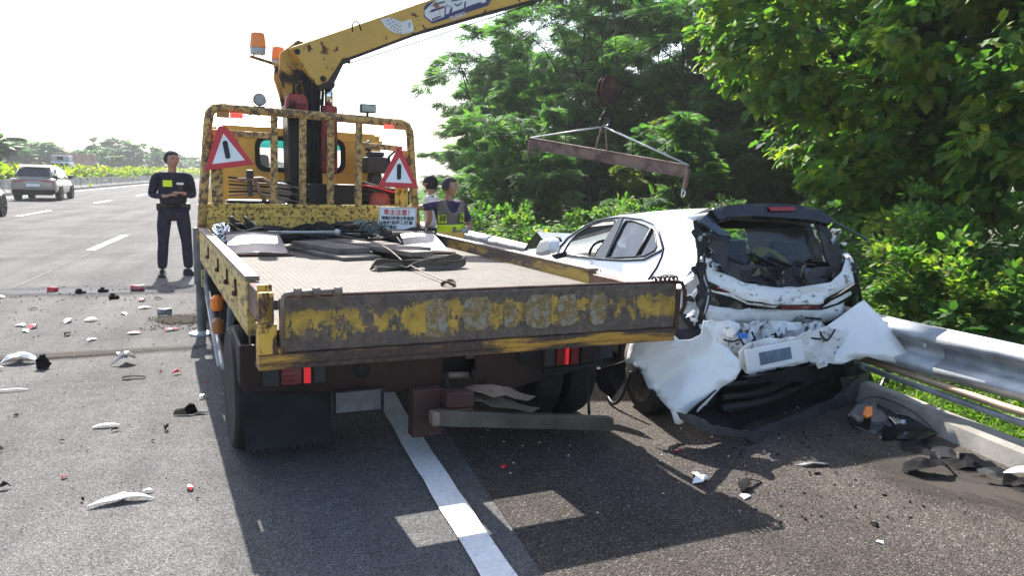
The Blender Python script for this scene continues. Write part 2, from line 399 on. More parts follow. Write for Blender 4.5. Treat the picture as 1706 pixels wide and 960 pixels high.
# ---------------------------------------------------------------- guard rail
RAIL = [(4.52, .2), (4.43, 2), (4.32, 3.57), (4.28, 4.0), (4.23, 4.65), (4.30, 6), (4.62, 7.0), (4.50, 8.3), (3.95, 9.5), (3.46, 10.6), (3.25, 13.4), (2.86, 15.9), (2.55, 19.5), (2.35, 26), (2.25, 40), (2.25, 120)]
# W profile: (outwards from the road, height)
WP = [(.0, .345), (-.02, .36), (-.085, .395), (-.09, .435), (-.02, .475), (.0, .505), (.0, .53), (-.02, .56), (-.09, .60), (-.085, .64), (-.02, .675), (.0, .69)]
def guard_rail():
    g = empty('guard_rail', (4.5, .2, 0), 0, 'long galvanised W-profile guard rail running behind the kerb and the wrecked car', 'guard rail')
    def loc(p): return (p[0]-4.5, p[1]-.2, p[2])
    def lerp(d):
        k = 0
        while k < len(RAIL)-2 and RAIL[k+1][1] < d: k += 1
        f = (d-RAIL[k][1])/(RAIL[k+1][1]-RAIL[k][1]); return RAIL[k][0]+(RAIL[k+1][0]-RAIL[k][0])*f
    ys = [.2 + 4.0*i for i in range(20)]
    for a, b2 in zip(ys, ys[1:]):
        secs = []
        k = 8
        for i in range(k+1):
            y = a-.12+(b2-a+.12)*i/k; x = lerp(y) - (.004 if i < 1 else 0)
            secs.append([loc((x+dx, y, z)) for dx, z in WP])
        mb = MB(); mb.loft(secs); mb.build('beam', M['steel'], g, smooth=True, solid=.005)
    for y in [.3]+[8.2+2.0*i for i in range(30)]:
        mb = MB(); x = lerp(y); mb.box(x+.03-4.5, x+.15-4.5, y-.2-.05, y-.2+.05, -.05, .64); mb.build('post', M['zinc'], g)
    for y in [1.9, 4.2, 8.2, 12.2, 14.4, 16.2]:
        x = lerp(y)
        for zz in (.44, .56):
            mb = MB(); mb.lathe([(.018, -.02), (.016, .0), (.01, .01)], loc((x-.03, y, zz)), 'x', 8); mb.build('bolt', M['chrome'], g)
guard_rail()
PIPE = [(4.33, .3), (4.18, 2.3), (4.12, 3.53), (4.20, 4.83), (4.24, 6.2)]
mb = MB(); mb.tube([(x+.06, y, .325) for x, y in PIPE], .026, 10)
tag(mb.build('pipe', plain('tan_pipe', (.42, .31, .20), .5, .2, .25, 5, .1), None, True), 'tan rusty pipe slung just under the guard rail', 'pipe')
mb = MB(); mb.tube([(x+.09, y, .255) for x, y in PIPE], .022, 10); mb.tube([(4.2+.09, 4.80, .255), (4.20+.09, 4.88, .255)], .028, 10)
tag(mb.build('pipe', M['steel'], None, True), 'thin bare grey pipe running lowest, below the tan one', 'pipe')

# ---------------------------------------------------------------- median: barrier, hedge
g = empty('median_barrier', (-13.9, 60, 0), 0, 'low grey concrete median barrier across the far lanes', 'barrier')
y = 12
while y < 260:
    L = 6 if y < 110 else 25; mb = MB(); x0 = 0
    prof = [(.36, 0), (.36, .12), (.22, .30), (.14, .84), (-.14, .84), (-.22, .3), (-.36, .12), (-.36, 0)]
    mb.loft([[(px, y-60+.02, pz) for px, pz in prof], [(px, y-60+L-.02, pz) for px, pz in prof]], True, True)
    mb.build('barrier_section', M['concrete'], g); y += L

# ================================================================ foliage
def leaf_mat(name, cols, trans=.45, rough=.6, sc=1.2):
    m, t, b = nmat(name); out = t.nodes['Material Output']
    at = N(t, 'ShaderNodeAttribute', attribute_name='tone')
    c = ramp(t, at.outputs['Fac'], [(i/(len(cols)-1)*.999, k) for i, k in enumerate(cols)])
    n = ramp(t, noise(t, tco(t), sc, 3), [(.3, (.75, .8, .75)), (.7, (1.2, 1.15, 1.1))]); c = mix(t, 1, c, n, 'MULTIPLY')
    t.links.new(c, b.inputs['Base Color']); b.inputs['Roughness'].default_value = rough; b.inputs['Specular IOR Level'].default_value = .22
    tr = N(t, 'ShaderNodeBsdfTranslucent'); t.links.new(mix(t, 1, c, (1.5, 1.7, .7), 'MULTIPLY'), tr.inputs[0])
    mx = N(t, 'ShaderNodeMixShader'); mx.inputs[0].default_value = trans
    t.links.new(b.outputs[0], mx.inputs[1]); t.links.new(tr.outputs[0], mx.inputs[2]); t.links.new(mx.outputs[0], out.inputs[0]); return m
G1 = [(.030, .082, .038), (.048, .12, .046), (.072, .165, .05), (.10, .21, .055), (.14, .26, .06)]
M['pinnate'] = leaf_mat('feathery_leaves', G1, .5)
M['pinnate_y'] = leaf_mat('yellowish_feathery_leaves', [(.06, .10, .02), (.11, .16, .02), (.17, .21, .025)], .5)
M['broad'] = leaf_mat('broad_leaves', [(.030, .078, .028), (.048, .118, .032), (.076, .165, .036), (.115, .22, .04), (.26, .24, .04)], .5)
M['hedge'] = leaf_mat('yellow_green_leaves', [(.05, .10, .02), (.11, .17, .025), (.24, .25, .025)], .5)
M['far'] = leaf_mat('far_leaves', [(.03, .08, .03), (.05, .13, .04), (.09, .19, .05)], .4)
M['grass'] = leaf_mat('grass_blades', [(.05, .10, .015), (.09, .17, .02), (.16, .24, .035)], .5)
M['bark'] = plain('bark', (.06, .05, .04), .95, 0, .4, 8, .7, 25, .02)

def frond_tpl(kind, rg):
    "one leaf unit as (verts, tris); x is its length"
    vs, fs = [], []
    if kind == 'pinnate':
        n = 6
        for i in range(n):
            x = .10+.86*i/n; L = .27*(1-.6*abs(i/n-.4)); wv = .085; dz = -.14*(x**2)
            for sgn in (-1, 1):
                b = len(vs)
                vs += [(x, 0, dz), (x+L*.35+wv*.6, sgn*L*.5, dz-.03), (x+L*.38, sgn*L, dz-.05), (x+L*.25-wv*.9, sgn*L*.5, dz-.03)]
                fs += [(b, b+1, b+2), (b, b+2, b+3)]
        b = len(vs); vs += [(.90, -.05, -.12), (1.08, 0, -.18), (.90, .05, -.12)]; fs += [(b, b+1, b+2)]
    elif kind == 'broad':
        P = [(0, 0), (.12, .52), (.42, .36), (.66, .50), (1.08, .02), (.64, -.50), (.40, -.36), (.10, -.52)]
        vs = [(x, y*.85, .10*abs(y)-.24*x*x) for x, y in P]; c = len(vs); vs.append((.35, 0, -.06))
        fs = [(i, (i+1) % 8, c) for i in range(8)]
    elif kind == 'oval':
        P = [(0, 0), (.3, .26), (.7, .24), (1, 0), (.7, -.24), (.3, -.26)]
        vs = [(x, y, .1*abs(y)-.15*x*x) for x, y in P]; fs = [(0, 1, 5), (1, 2, 4), (1, 4, 5), (2, 3, 4)]
    elif kind == 'blade':
        vs = [(0, -.05, 0), (0, .05, 0), (.55, .035, .02), (.55, -.035, .02), (1, 0, -.12)]; fs = [(0, 1, 2), (0, 2, 3), (3, 2, 4)]
    return np.array(vs, float), np.array(fs, int)
def foliage_mesh(name, pos, dirs, size, tone, kind, mat, seed=1, roll=1.0):
    "pos (n,3), dirs (n,3): stamps one leaf unit at each point"
    rs = np.random.RandomState(seed); n = len(pos); tv, tf = frond_tpl(kind, rs)
    d = dirs/np.linalg.norm(dirs, axis=1, keepdims=True)
    up = np.tile(np.array([0, 0, 1.0]), (n, 1)) + rs.normal(0, .35*roll, (n, 3))
    s = np.cross(up, d); s /= np.linalg.norm(s, axis=1, keepdims=True)+1e-9; u = np.cross(d, s)
    k = len(tv); vv = (d[:, None, :]*tv[None, :, 0:1] + s[:, None, :]*tv[None, :, 1:2] + u[:, None, :]*tv[None, :, 2:3])*size[:, None, None] + pos[:, None, :]
    ff = (tf[None] + (np.arange(n)*k)[:, None, None]).reshape(-1, 3)
    me = bpy.data.meshes.new(name); me.vertices.add(n*k); me.vertices.foreach_set('co', vv.reshape(-1).astype(np.float32))
    m_ = len(ff); me.loops.add(m_*3); me.polygons.add(m_)
    me.loops.foreach_set('vertex_index', ff.reshape(-1).astype(np.int32)); me.polygons.foreach_set('loop_start', (np.arange(m_)*3).astype(np.int32))
    me.update(calc_edges=True); at = me.attributes.new('tone', 'FLOAT', 'POINT'); at.data.foreach_set('value', np.repeat(np.clip(tone, 0, 1), k).astype(np.float32))
    me.materials.append(mat); return me
def crown(name, blobs, n, size, kind, mat, seed, shell=.55, droop=.35, tvar=.22, tbase=.45, bump_=.28):
    "leaves through clumps: each clump is (x, y, z, rx, ry, rz); many sub-clumps make an uneven, gapped edge"
    rs = np.random.RandomState(seed); B = np.array(blobs, float); vol = B[:, 3]*B[:, 4]*B[:, 5]; pr = vol**.7; pr /= pr.sum()
    ns = max(20, n//55); bi = rs.choice(len(B), ns, p=pr)
    dv = rs.normal(size=(ns, 3)); dv /= np.linalg.norm(dv, axis=1, keepdims=True)
    rr = (shell + (1-shell)*rs.rand(ns))**.8 * (1+rs.normal(0, bump_*.5, ns))
    cen = B[bi, :3] + dv*B[bi, 3:]*rr[:, None]
    ssz = .55*(vol[bi]**(1/3))*.45*(.6+.8*rs.rand(ns)); ctone = rs.normal(0, .16, ns)
    si = rs.randint(0, ns, n); loc = rs.normal(size=(n, 3)); loc /= np.linalg.norm(loc, axis=1, keepdims=True); loc *= (rs.rand(n)**.5)[:, None]
    loc[:, 2] *= (.38 if kind == 'pinnate' else .55)
    pos = cen[si] + loc*ssz[si][:, None]
    out = loc*.9 + dv[si]*.7 + rs.normal(0, .35, (n, 3)); out[:, 2] *= (.45 if kind == 'pinnate' else 1.0); out[:, 2] -= droop*(.75 if kind == 'pinnate' else 1.0); 
    sz = size*(.65+.6*rs.rand(n)); tone = tbase + ctone[si] + rs.normal(0, tvar, n)
    tone = np.where(rs.rand(n) < .012, 1.0, np.clip(tone, 0, .86))
    return foliage_mesh(name, pos, out, sz, tone, kind, mat, seed)
def wood_mesh(mb, base, tops, r0, rg):
    base = Vector(base); 
    fork = base + Vector((rg.uniform(-.1, .1), rg.uniform(-.1, .1), min(t[2] for t in tops)*.35))
    mb.tube([base, (base+fork)/2+Vector((rg.uniform(-.06, .06), 0, 0)), fork], [r0, r0*.85, r0*.75], 9)
    for tp in tops:
        tp = Vector(tp); L = (tp-fork).length; p1 = fork.lerp(tp, .35)+Vector((rg.uniform(-1, 1), rg.uniform(-1, 1), rg.uniform(0, .8)))*L*.10
        p2 = fork.lerp(tp, .7)+Vector((rg.uniform(-1, 1), rg.uniform(-1, 1), rg.uniform(-.3, .6)))*L*.08
        mb.tube([fork, p1, p2, tp], [r0*.5, r0*.36, r0*.22, r0*.06], 7)
        for q in range(3):
            s0 = p1.lerp(tp, rg.uniform(.1, .8)); e = s0+Vector((rg.uniform(-1, 1), rg.uniform(-1, 1), rg.uniform(-.1, .8)))*L*.35
            mb.tube([s0, s0.lerp(e, .5)+Vector((0, 0, .05*L)), e], [r0*.16, r0*.1, r0*.03], 5)
# ================================================================ trees and plants
def tree(x, y, blobs, n, size, kind, mat, seed, label, name='tree', group=None, r0=.12, tb=.45, cat='tree', wood=True, droop=.35, base_z=0, **kw):
    g = empty(name, (x, y, base_z), 0, label, cat, group); rg = random.Random(seed)
    if wood:
        mb = MB(); tops = [(b[0], b[1], b[2]+b[5]*.55) for b in blobs[:8]]; wood_mesh(mb, (0, 0, -.1), tops, r0, rg); mb.build('trunk', M['bark'], g, True)
    new_obj('crown', crown('crown', blobs, n, size, kind, M[mat], seed, tbase=tb, droop=droop, **kw), g); return g
def blobs_auto(h, r, n, seed, low=.25, sq=.55):
    rg = random.Random(seed); out = []
    for i in range(n):
        f = (i+.5)/n; z = h*(low+(1-low)*f*.92); a = i*2.4+rg.uniform(-.5, .5); rr = r*(.62 if f < .8 else .3)*rg.uniform(.55, 1.1)
        br = r*rg.uniform(.42, .62)*(1 if f < .75 else .8); out.append((math.cos(a)*rr, math.sin(a)*rr, z, br, br, br*sq*1.25))
    return out
# tall feathery trees beyond the rail, near to far
FT = [  # x, y, h, r, n, size, tone, seed, label
 (9.0, 31, 9.4, 3.0, 10500, .36, .46, 11, 'tall dark feathery-leaved tree whose crown edge stands against the sky left of the others'),
 (7.2, 24.5, 5.2, 1.6, 6000, .29, .62, 12, 'bright green feathery tree in front of the tall dark leftmost one'),
 (9.4, 22.5, 5.6, 1.6, 6000, .29, .52, 13, 'round feathery tree just above and left of the hanging spreader beam'),
 (10.2, 25, 10.8, 3.2, 10000, .36, .46, 14, 'tall dark tree rising behind the crane cables out of the picture'),
 (11.2, 19, 5.0, 1.7, 6500, .28, .58, 15, 'light green feathery tree right of the hook block'),
 (8.6, 15.6, 3.3, 1.3, 5000, .26, .5, 17, 'low feathery tree under the hanging spreader beam'),
 (12.6, 21, 10, 3.0, 8200, .35, .46, 18, 'tall dark feathery tree right of the crane cables with sky gaps in its top'),
 (14.0, 17, 9.5, 3.0, 8200, .35, .46, 19, 'tall feathery tree behind the white car roof'),
 (6.3, 20.5, 3.6, 1.9, 7000, .28, .5, 20, 'feathery tree just right of the headboard and behind the standing workers'),
]
for i, (x, y, h, r, n, s, tb, sd_, lab) in enumerate(FT):
    tree(x, y, blobs_auto(h, r, 9 if h > 6 else 6, sd_, .12 if h < 6 else .2), n, s, 'pinnate', 'pinnate', sd_, lab, tb=tb, r0=.09+.012*h, group='feathery trees beyond the guard rail')
tree(9.0, 17.6, blobs_auto(3.4, 1.0, 5, 16, .35), 3200, .25, 'pinnate', 'pinnate_y', 16, 'small yellowish feathery tree below the middle of the spreader beam', tb=.5, r0=.08, name='young_tree')
# background row closing the wood (shares two crowns)
bk = [(14, 31), (11.8, 40), (16.0, 25.5), (9.4, 33.5), (18, 21), (19, 14.5), (14.2, 21.5), (12.6, 27)]
first = None
for i, (x, y) in enumerate(bk):
    if i == 0:
        first = tree(x, y, blobs_auto(9, 3.6, 10, 31, .1), 9500, .45, 'pinnate', 'pinnate', 31, 'dark tree in the background row of the wood, hidden mostly by nearer crowns', r0=.2, tb=.42, group='background trees of the wood')
        o = first
    else:
        o = copy_tree(first); o.location = (x, y, 0); o.rotation_euler = (0, 0, i*1.3); o.scale = (1, 1, [.95, .8, 1.1, .8, 1.15, 1.15, 1.05, 1.0][i % 8])
    o['label'] = 'dark tree in the background row of the wood, hidden mostly by nearer crowns'
# the near broad-leaved trees on the right
tree(8.6, 9.2, [(0, 0, 2.6, 1.7, 1.5, 1.2), (-1.2, .6, 3.6, 1.5, 1.4, 1.0), (.8, -.6, 4.2, 1.7, 1.6, 1.2), (-1.3, 1.3, 5.4, 1.6, 1.6, 1.2), (1.2, .5, 5.9, 1.8, 1.6, 1.3), (-.3, -.5, 1.5, 1.5, 1.2, .8), (2.0, -1.2, 3.0, 1.5, 1.4, 1.1)],
     26000, .145, 'broad', 'broad', 41, 'big broad-leaved tree right of the picture centre with lobed bright green leaves', r0=.13, tb=.62, group='broad-leaved trees on the right')
tree(8.2, 6.1, [(0, 0, 2.3, 1.4, 1.2, 1.0), (-.7, .7, 3.4, 1.2, 1.2, .9), (1.2, -.4, 3.6, 1.5, 1.4, 1.1), (-.2, 0, 4.9, 1.6, 1.5, 1.1), (.9, -.5, 1.5, 1.3, 1.1, .8), (1.6, .4, 5.2, 1.4, 1.4, 1.0)],
     26000, .135, 'broad', 'broad', 42, 'broad-leaved tree standing nearest the right edge with a dark trunk', r0=.12, tb=.6, group='broad-leaved trees on the right')
tree(11.4, 12.5, [(0, 0, 3.0, 2.0, 1.8, 1.4), (-1.4, .6, 4.6, 1.8, 1.8, 1.3), (.9, 0, 5.6, 2.0, 1.8, 1.4), (-.6, .3, 7.2, 2.0, 1.9, 1.3), (.3, 0, 1.6, 1.8, 1.5, .9)],
     17000, .19, 'broad', 'broad', 43, 'darker broad-leaved tree behind, filling the middle of the wood above the wreck', r0=.15, tb=.5, group='broad-leaved trees on the right')
tree(12.5, 8.0, [(0, 0, 2.6, 2.4, 1.8, 1.5), (.8, .6, 4.8, 2.4, 2.0, 1.6), (-.6, 0, 6.4, 2.2, 1.8, 1.4)],
     11000, .20, 'broad', 'broad', 44, 'shaded broad-leaved tree far right behind the nearest one', r0=.15, tb=.42, group='broad-leaved trees on the right')
# shrubs by the rail
SH = [ # x, y, rx, ry, h, n, size, kind, tone, label
 (4.5, 17.5, 1.1, 2.2, 1.0, 3510, 0.104, 'oval', .5, 'leafy shrub behind the rail just right of the standing worker'),
 (5.0, 13.6, 1.0, 1.9, .95, 4320, 0.096, 'oval', .62, 'sunlit shrub above the guard rail left of the wrecked car bonnet'),
 (5.7, 11.0, 1.0, 1.6, 1.0, 4320, 0.088, 'oval', .66, 'sunlit shrub behind the bonnet of the white car'),
 (7.0, 13.2, 1.3, 1.8, 1.25, 3780, 0.112, 'oval', .45, 'shrub behind the roof of the white car'),
 (6.3, 7.6, .8, 1.2, 1.05, 4860, 0.080, 'oval', .55, 'thick shrub right behind the smashed tailgate of the car'),
 (5.9, 5.6, .6, .9, 1.1, 4200, .085, 'oval', .62, 'creeper-covered shrub spilling over the rail right of the wreck'),
 (6.5, 4.7, .8, .8, .95, 4000, .085, 'oval', .5, 'bright shrub behind the rail at the right edge'),
 (6.6, 6.3, .7, .8, 1.7, 4860, 0.080, 'oval', .5, 'tall creeper mound with round leaves against the right-hand tree'),
 (5.4, 22, 1.0, 2.5, 1.3, 3510, 0.128, 'oval', .4, 'darker shrub behind the person in white'),
 (8.0, 11.2, 1.2, 1.3, 1.4, 3510, 0.104, 'oval', .35, 'shaded shrub between the car roof and the trees'),
]
for i, (x, y, rx, ry, h, n, s, kd, tb, lab) in enumerate(SH):
    bl = [(0, 0, h*.45, rx, ry, h*.5), (-rx*.4, ry*.4, h*.6, rx*.6, ry*.6, h*.42), (rx*.4, -ry*.4, h*.62, rx*.6, ry*.6, h*.4)]
    tree(x, y, bl, n, s, kd, 'broad', 60+i, lab, name='shrub', cat='shrub', r0=.03, tb=tb, group='shrubs behind the guard rail', droop=.15, bump_=.35)
# ground cover beyond the kerb
def cover(name, xs, n, size, kind, mat, seed, tone, label_kind='stuff', hmax=.14, up=1.2):
    rs = np.random.RandomState(seed); ys = xs[2] + (xs[3]-xs[2])*rs.rand(n)**1.5
    kx = np.interp(ys, [k[1] for k in KERB], [k[0] for k in KERB]) + .2
    px = kx + xs[0] + (xs[1]-xs[0])*rs.rand(n)**1.2
    pos = np.stack([px, ys, -.03+rs.rand(n)*hmax*(.5+.5*np.sin(px*5+ys*3)**2)], 1)
    d = rs.normal(size=(n, 3)); d[:, 2] = up*(.4+rs.rand(n))
    me = foliage_mesh(name, pos, d, size*(.6+.7*rs.rand(n)), tone+rs.normal(0, .2, n)+.15*np.sin(px*3.1)*np.cos(ys*2.3), kind, M[mat], seed)
    o = new_obj(name, me); o['kind'] = 'stuff'; return o
cover('grass', (0.0, 2.2, 1.5, 12), 26000, .085, 'blade', 'grass', 81, .5)
cover('ground_cover', (0.02, 2.6, 1.5, 16), 26000, .045, 'oval', 'grass', 82, .45, hmax=.11, up=.5)
cover('ground_cover', (0.03, 1.2, 1.5, 6.5), 14000, .06, 'oval', 'grass', 84, .6, hmax=.10, up=.8)
cover('undergrowth', (1.0, 9, 3, 60), 26000, .17, 'oval', 'broad', 83, .3, hmax=.8, up=.3)
# ---------------------------------------------------------------- far side: hedge on the median, distant trees
def hedge():
    g = empty('median_hedge', (-13.9, 60, 0), 0, 'clipped yellow-green hedge growing on the median behind the concrete barrier', 'hedge')
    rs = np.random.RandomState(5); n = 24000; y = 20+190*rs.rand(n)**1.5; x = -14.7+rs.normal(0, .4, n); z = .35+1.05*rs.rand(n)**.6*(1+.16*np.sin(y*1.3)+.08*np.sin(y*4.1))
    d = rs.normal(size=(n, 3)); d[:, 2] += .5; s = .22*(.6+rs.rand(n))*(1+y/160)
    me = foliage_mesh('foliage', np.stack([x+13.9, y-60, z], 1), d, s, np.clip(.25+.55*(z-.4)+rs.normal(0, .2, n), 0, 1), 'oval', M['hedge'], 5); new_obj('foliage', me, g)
hedge()
mbp = None
FR = [(-36, 92, 8.6, 8, 'rounded tree mass left of the distant box lorry, behind the median hedge'), (-45, 96, 7.2, 8, 'tree at the far left edge behind the silver car'),
      (-40, 160, 9.5, 9, 'hazy tree directly behind the distant lorry'), (-32, 190, 12.5, 7, 'tallest hazy tree right of the distant lorry'), (-30, 230, 10, 9, 'hazy tree crown further right on the far skyline'),
      (-24, 260, 8.5, 10, 'low hazy tree nearest the officer on the far skyline'), (-52, 140, 8.5, 9, 'hazy tree on the skyline above the silver car'), (-18, 330, 9, 11, 'faint far tree behind the officer'), (-3, 330, 9, 12, 'faint far tree hidden mostly by the tow truck cab'), (-10, 270, 8, 9, 'far tree just left of the cab')]
fo = None
for i, (x, y, h, r, lab) in enumerate(FR):
    if fo is None:
        fo = tree(x, y, blobs_auto(8, 6, 9, 77, .15, .6), 9000, .75, 'oval', 'far', 77, lab, r0=.3, tb=.4, group='distant trees beyond the median'); o = fo
    else: o = copy_tree(fo); o['label'] = lab; o.location = (x, y, 0); o.rotation_euler = (0, 0, i*1.7)
    o.scale = (r/4.6, r/4.6, h/8*.62)
# ================================================================ tow truck
TR = empty('tow_truck', (1.0676, 3.8704, 0), .1425, 'rusty yellow flatbed tow truck with a loading crane, seen from behind', 'tow truck')
TM = Matrix.Translation((1.0676, 3.8704, 0)) @ Matrix.Rotation(.1425, 4, 'Z')
TI = TM.inverted()
def tl(p): return TI @ Vector(p)
def tw(x, y, z): return TM @ Vector((x, y, z))
FZ = .92
def floor_mat():
    m, t, b = nmat('checker_plate'); v = tco(t)
    # raised bars in two alternating directions
    def bars(rot, off):
        mp = N(t, 'ShaderNodeMapping'); mp.inputs['Rotation'].default_value = (0, 0, rot); mp.inputs['Location'].default_value = off; t.links.new(v, mp.inputs[0])
        sep = N(t, 'ShaderNodeSeparateXYZ'); t.links.new(mp.outputs[0], sep.inputs[0])
        def wv(o, sc, th):
            a = N(t, 'ShaderNodeMath', operation='MULTIPLY'); t.links.new(o, a.inputs[0]); a.inputs[1].default_value = sc
            s = N(t, 'ShaderNodeMath', operation='SINE'); t.links.new(a.outputs[0], s.inputs[0])
            g = N(t, 'ShaderNodeMath', operation='GREATER_THAN'); t.links.new(s.outputs[0], g.inputs[0]); g.inputs[1].default_value = th; return g.outputs[0]
        mu = N(t, 'ShaderNodeMath', operation='MULTIPLY'); t.links.new(wv(sep.outputs[0], 2*math.pi/.05, -.15), mu.inputs[0]); t.links.new(wv(sep.outputs[1], 2*math.pi/.05, .72), mu.inputs[1]); return mu.outputs[0]
    ad = N(t, 'ShaderNodeMath', operation='MAXIMUM'); t.links.new(bars(R(45), (0, 0, 0)), ad.inputs[0]); t.links.new(bars(R(-45), (.025, .0, 0)), ad.inputs[1])
    h = ad.outputs[0]; n1 = noise(t, v, 2.2, 7, .65, .4); n2 = noise(t, v, 14, 6, .7)
    c = ramp(t, n1, [(.30, (.055, .047, .04)), (.45, (.115, .106, .096)), (.7, (.16, .15, .138))])
    c = mix(t, .5, c, ramp(t, n2, [(.3, (.07, .05, .038)), (.6, (.15, .135, .12))]))
    c = mix(t, h, mix(t, 1, c, (.60, .56, .52), 'MULTIPLY'), mix(t, 1, c, (1.3, 1.3, 1.3), 'MULTIPLY'))
    t.links.new(c, b.inputs['Base Color']); b.inputs['Roughness'].default_value = .75; b.inputs['Metallic'].default_value = .0; b.inputs['Specular IOR Level'].default_value = .25
    bump(t, b, h, .8, .004); return m
M['floor'] = floor_mat()
def tp(name, mb, mat, parent=None, **kw): return mb.build(name, mat if not isinstance(mat, str) else M[mat], parent or TR, **kw)
# --- bed
mb = MB(); mb.box(-1.08, 1.08, .63, 4.2, FZ-.05, FZ); tp('bed_floor', mb, 'floor')
mb = MB(); mb.box(-1.10, -.50, .03, .628, .85, .875); tp('tail_plate', mb, 'floor')
mb = MB(); mb.box(.35, 1.06, .03, .628, .85, .875); tp('tail_plate', mb, 'floor')
mb = MB(); mb.box(-.14, -.05, .03, .628, .84, .87); tp('tail_rib', mb, 'rust')
mb = MB()
for y in (.68, 1.3, 1.9, 2.5, 3.1, 3.7): mb.box(-1.07, 1.07, y, y+.07, FZ-.15, FZ-.052)
for x in (-.45, .36): mb.box(x, x+.09, .64, 6.6, .58, FZ-.152)
tp('chassis_frame', mb, 'dirty_black')
mb = MB(); mb.box(-1.15, -1.105, .47, 4.15, .765, 1.05, 0); s = tp('side_board', mb, 'rail_y', bevel=.006)
mb = MB(); mb.box(-1.157, -1.085, .462, 4.14, 1.051, 1.078); tp('top_rail', mb, 'rust_pale', s, bevel=.004)
mb = MB(); mb.box(1.09, 1.15, .86, 4.15, .80, 1.0); s = tp('side_board', mb, rusty('right_board_paint', (.48, .30, .05), (.13, .09, .065), .40, .52, 5, (1, .5, 2), fine=60), bevel=.006)
mb = MB(); mb.box(1.083, 1.157, .85, 4.14, 1.001, 1.02); tp('top_rail', mb, 'rust_pale', s, bevel=.004)
mb = MB(); mb.box(-1.14, -1.085, -.02, .50, .90, 1.045); tp('sliding_rail', mb, rusty('sliding_rail_rust', (.16, .075, .055), (.08, .04, .03), .45, .6, 5), bevel=.005)
mb = MB(); mb.box(1.095, 1.143, -.0, .90, .87, .985); tp('sliding_rail', mb, rusty('sliding_rail_rust2', (.19, .085, .06), (.09, .045, .03), .45, .6, 5), bevel=.005)
for y in (.95, 1.45, 2.1, 3.0):
    mb = MB(); mb.cyl((-1.155, y, 1.0), (-1.155, y, .93), .008, 6); mb.lathe([(.012, 0), (.02, .012), (.012, .03)], (-1.16, y, .905), 'z', 8); tp('latch_pin', mb, 'rust')
# --- tailgate
tg_m = rusty('tailgate_paint', (.60, .35, .03), (.085, .055, .042), .395, .47, 4.2, (1, 1, .55), fine=55, dirt=.5)
def tail_mat():
    m, t, b = nmat('tailgate_flaking_paint'); v = tco(t)
    n = noise(t, tco(t, (1.5, 1, .8)), 13, 10, .80, .2)
    sep = N(t, 'ShaderNodeSeparateXYZ'); tc = N(t, 'ShaderNodeTexCoord'); t.links.new(tc.outputs['Object'], sep.inputs[0])
    lo = ramp(t, noise(t, tco(t, (1, 1, 1)), 2.1, 3), [(.35, (0, 0, 0)), (.62, (.22, .22, .22))])
    # paint survives in the middle of the panel's height, rust along its edges
    a = N(t, 'ShaderNodeMapRange'); t.links.new(sep.outputs[2], a.inputs[0]); a.inputs[1].default_value = 1.03; a.inputs[2].default_value = .955; a.inputs[3].default_value = -.25; a.inputs[4].default_value = .08
    a2 = N(t, 'ShaderNodeMapRange'); t.links.new(sep.outputs[2], a2.inputs[0]); a2.inputs[1].default_value = .80; a2.inputs[2].default_value = .86; a2.inputs[3].default_value = -.2; a2.inputs[4].default_value = .0
    s = N(t, 'ShaderNodeMath', operation='ADD'); t.links.new(n, s.inputs[0]); t.links.new(a.outputs[0], s.inputs[1])
    s2 = N(t, 'ShaderNodeMath', operation='ADD'); t.links.new(s.outputs[0], s2.inputs[0]); t.links.new(a2.outputs[0], s2.inputs[1])
    s3 = N(t, 'ShaderNodeMath', operation='ADD'); t.links.new(s2.outputs[0], s3.inputs[0]); t.links.new(lo, s3.inputs[1])
    f = ramp(t, s3.outputs[0], [(.665, (0, 0, 0)), (.695, (1, 1, 1))])
    rc = ramp(t, noise(t, v, 26, 7, .7), [(.3, (.045, .032, .026)), (.5, (.10, .07, .052)), (.72, (.18, .13, .095))])
    yc = ramp(t, noise(t, v, 12, 5, .7), [(.35, (.24, .14, .025)), (.6, (.52, .32, .045))])
    t.links.new(mix(t, f, rc, yc), b.inputs['Base Color']); b.inputs['Roughness'].default_value = .65
    bump(t, b, mix(t, .5, f, noise(t, v, 40, 4)), .4, .004); return m
M['tail'] = tail_mat()
mb = MB(); mb.add([(-1.06, -.02, .775), (1.155, -.02, .775), (1.155, .02, .775), (-1.06, .02, .775), (-1.06, -.02, 1.032), (1.155, -.02, 1.035), (1.155, .02, 1.035), (-1.06, .02, 1.032)],
     [(0, 3, 2, 1), (4, 5, 6, 7), (0, 1, 5, 4), (1, 2, 6, 5), (2, 3, 7, 6), (3, 0, 4, 7)]); TG = tp('tailgate', mb, M['tail'], bevel=.008)
mb = MB(); mb.cyl((-1.05, .0, 1.03), (1.15, .0, 1.035), .014, 8); tp('hinge_tube', mb, 'rust', TG, smooth=True)
def ring(cx, cz, r, n=16, sx=1.0, y=-.024, seed=0):
    rg = random.Random(seed); q = lambda v_: math.copysign(abs(v_)**.55, v_); return [(cx+sx*r*q(math.cos(a))*(1+rg.uniform(-.08, .08)), y, cz+r*q(math.sin(a))*(1+rg.uniform(-.08, .08))) for a in [2*math.pi*k/n for k in range(n)]]
M['old_white'] = rusty('worn_white_paint', (.27, .25, .20), (.24, .16, .06), .42, .52, 26, (1, 1, 1), dirt=.2)
for i, (cx, r, sxx, z) in enumerate([(-.30, .095, .60, .905), (-.085, .09, .85, .915), (.10, .07, .5, .90), (.27, .09, .85, .912), (.44, .088, .65, .91), (.63, .088, .6, .908)]):
    mb = MB(); mb.prism(ring(cx, z, r, 18, sxx, -.0225, i), (0, -.0015, 0)); tp('painted_patch', mb, 'old_white', TG)
mb = MB(); mb.box(-1.158, 1.15, -.035, .06, .727, .773); mb.box(-1.158, 1.15, -.03, .09, .70, .726)
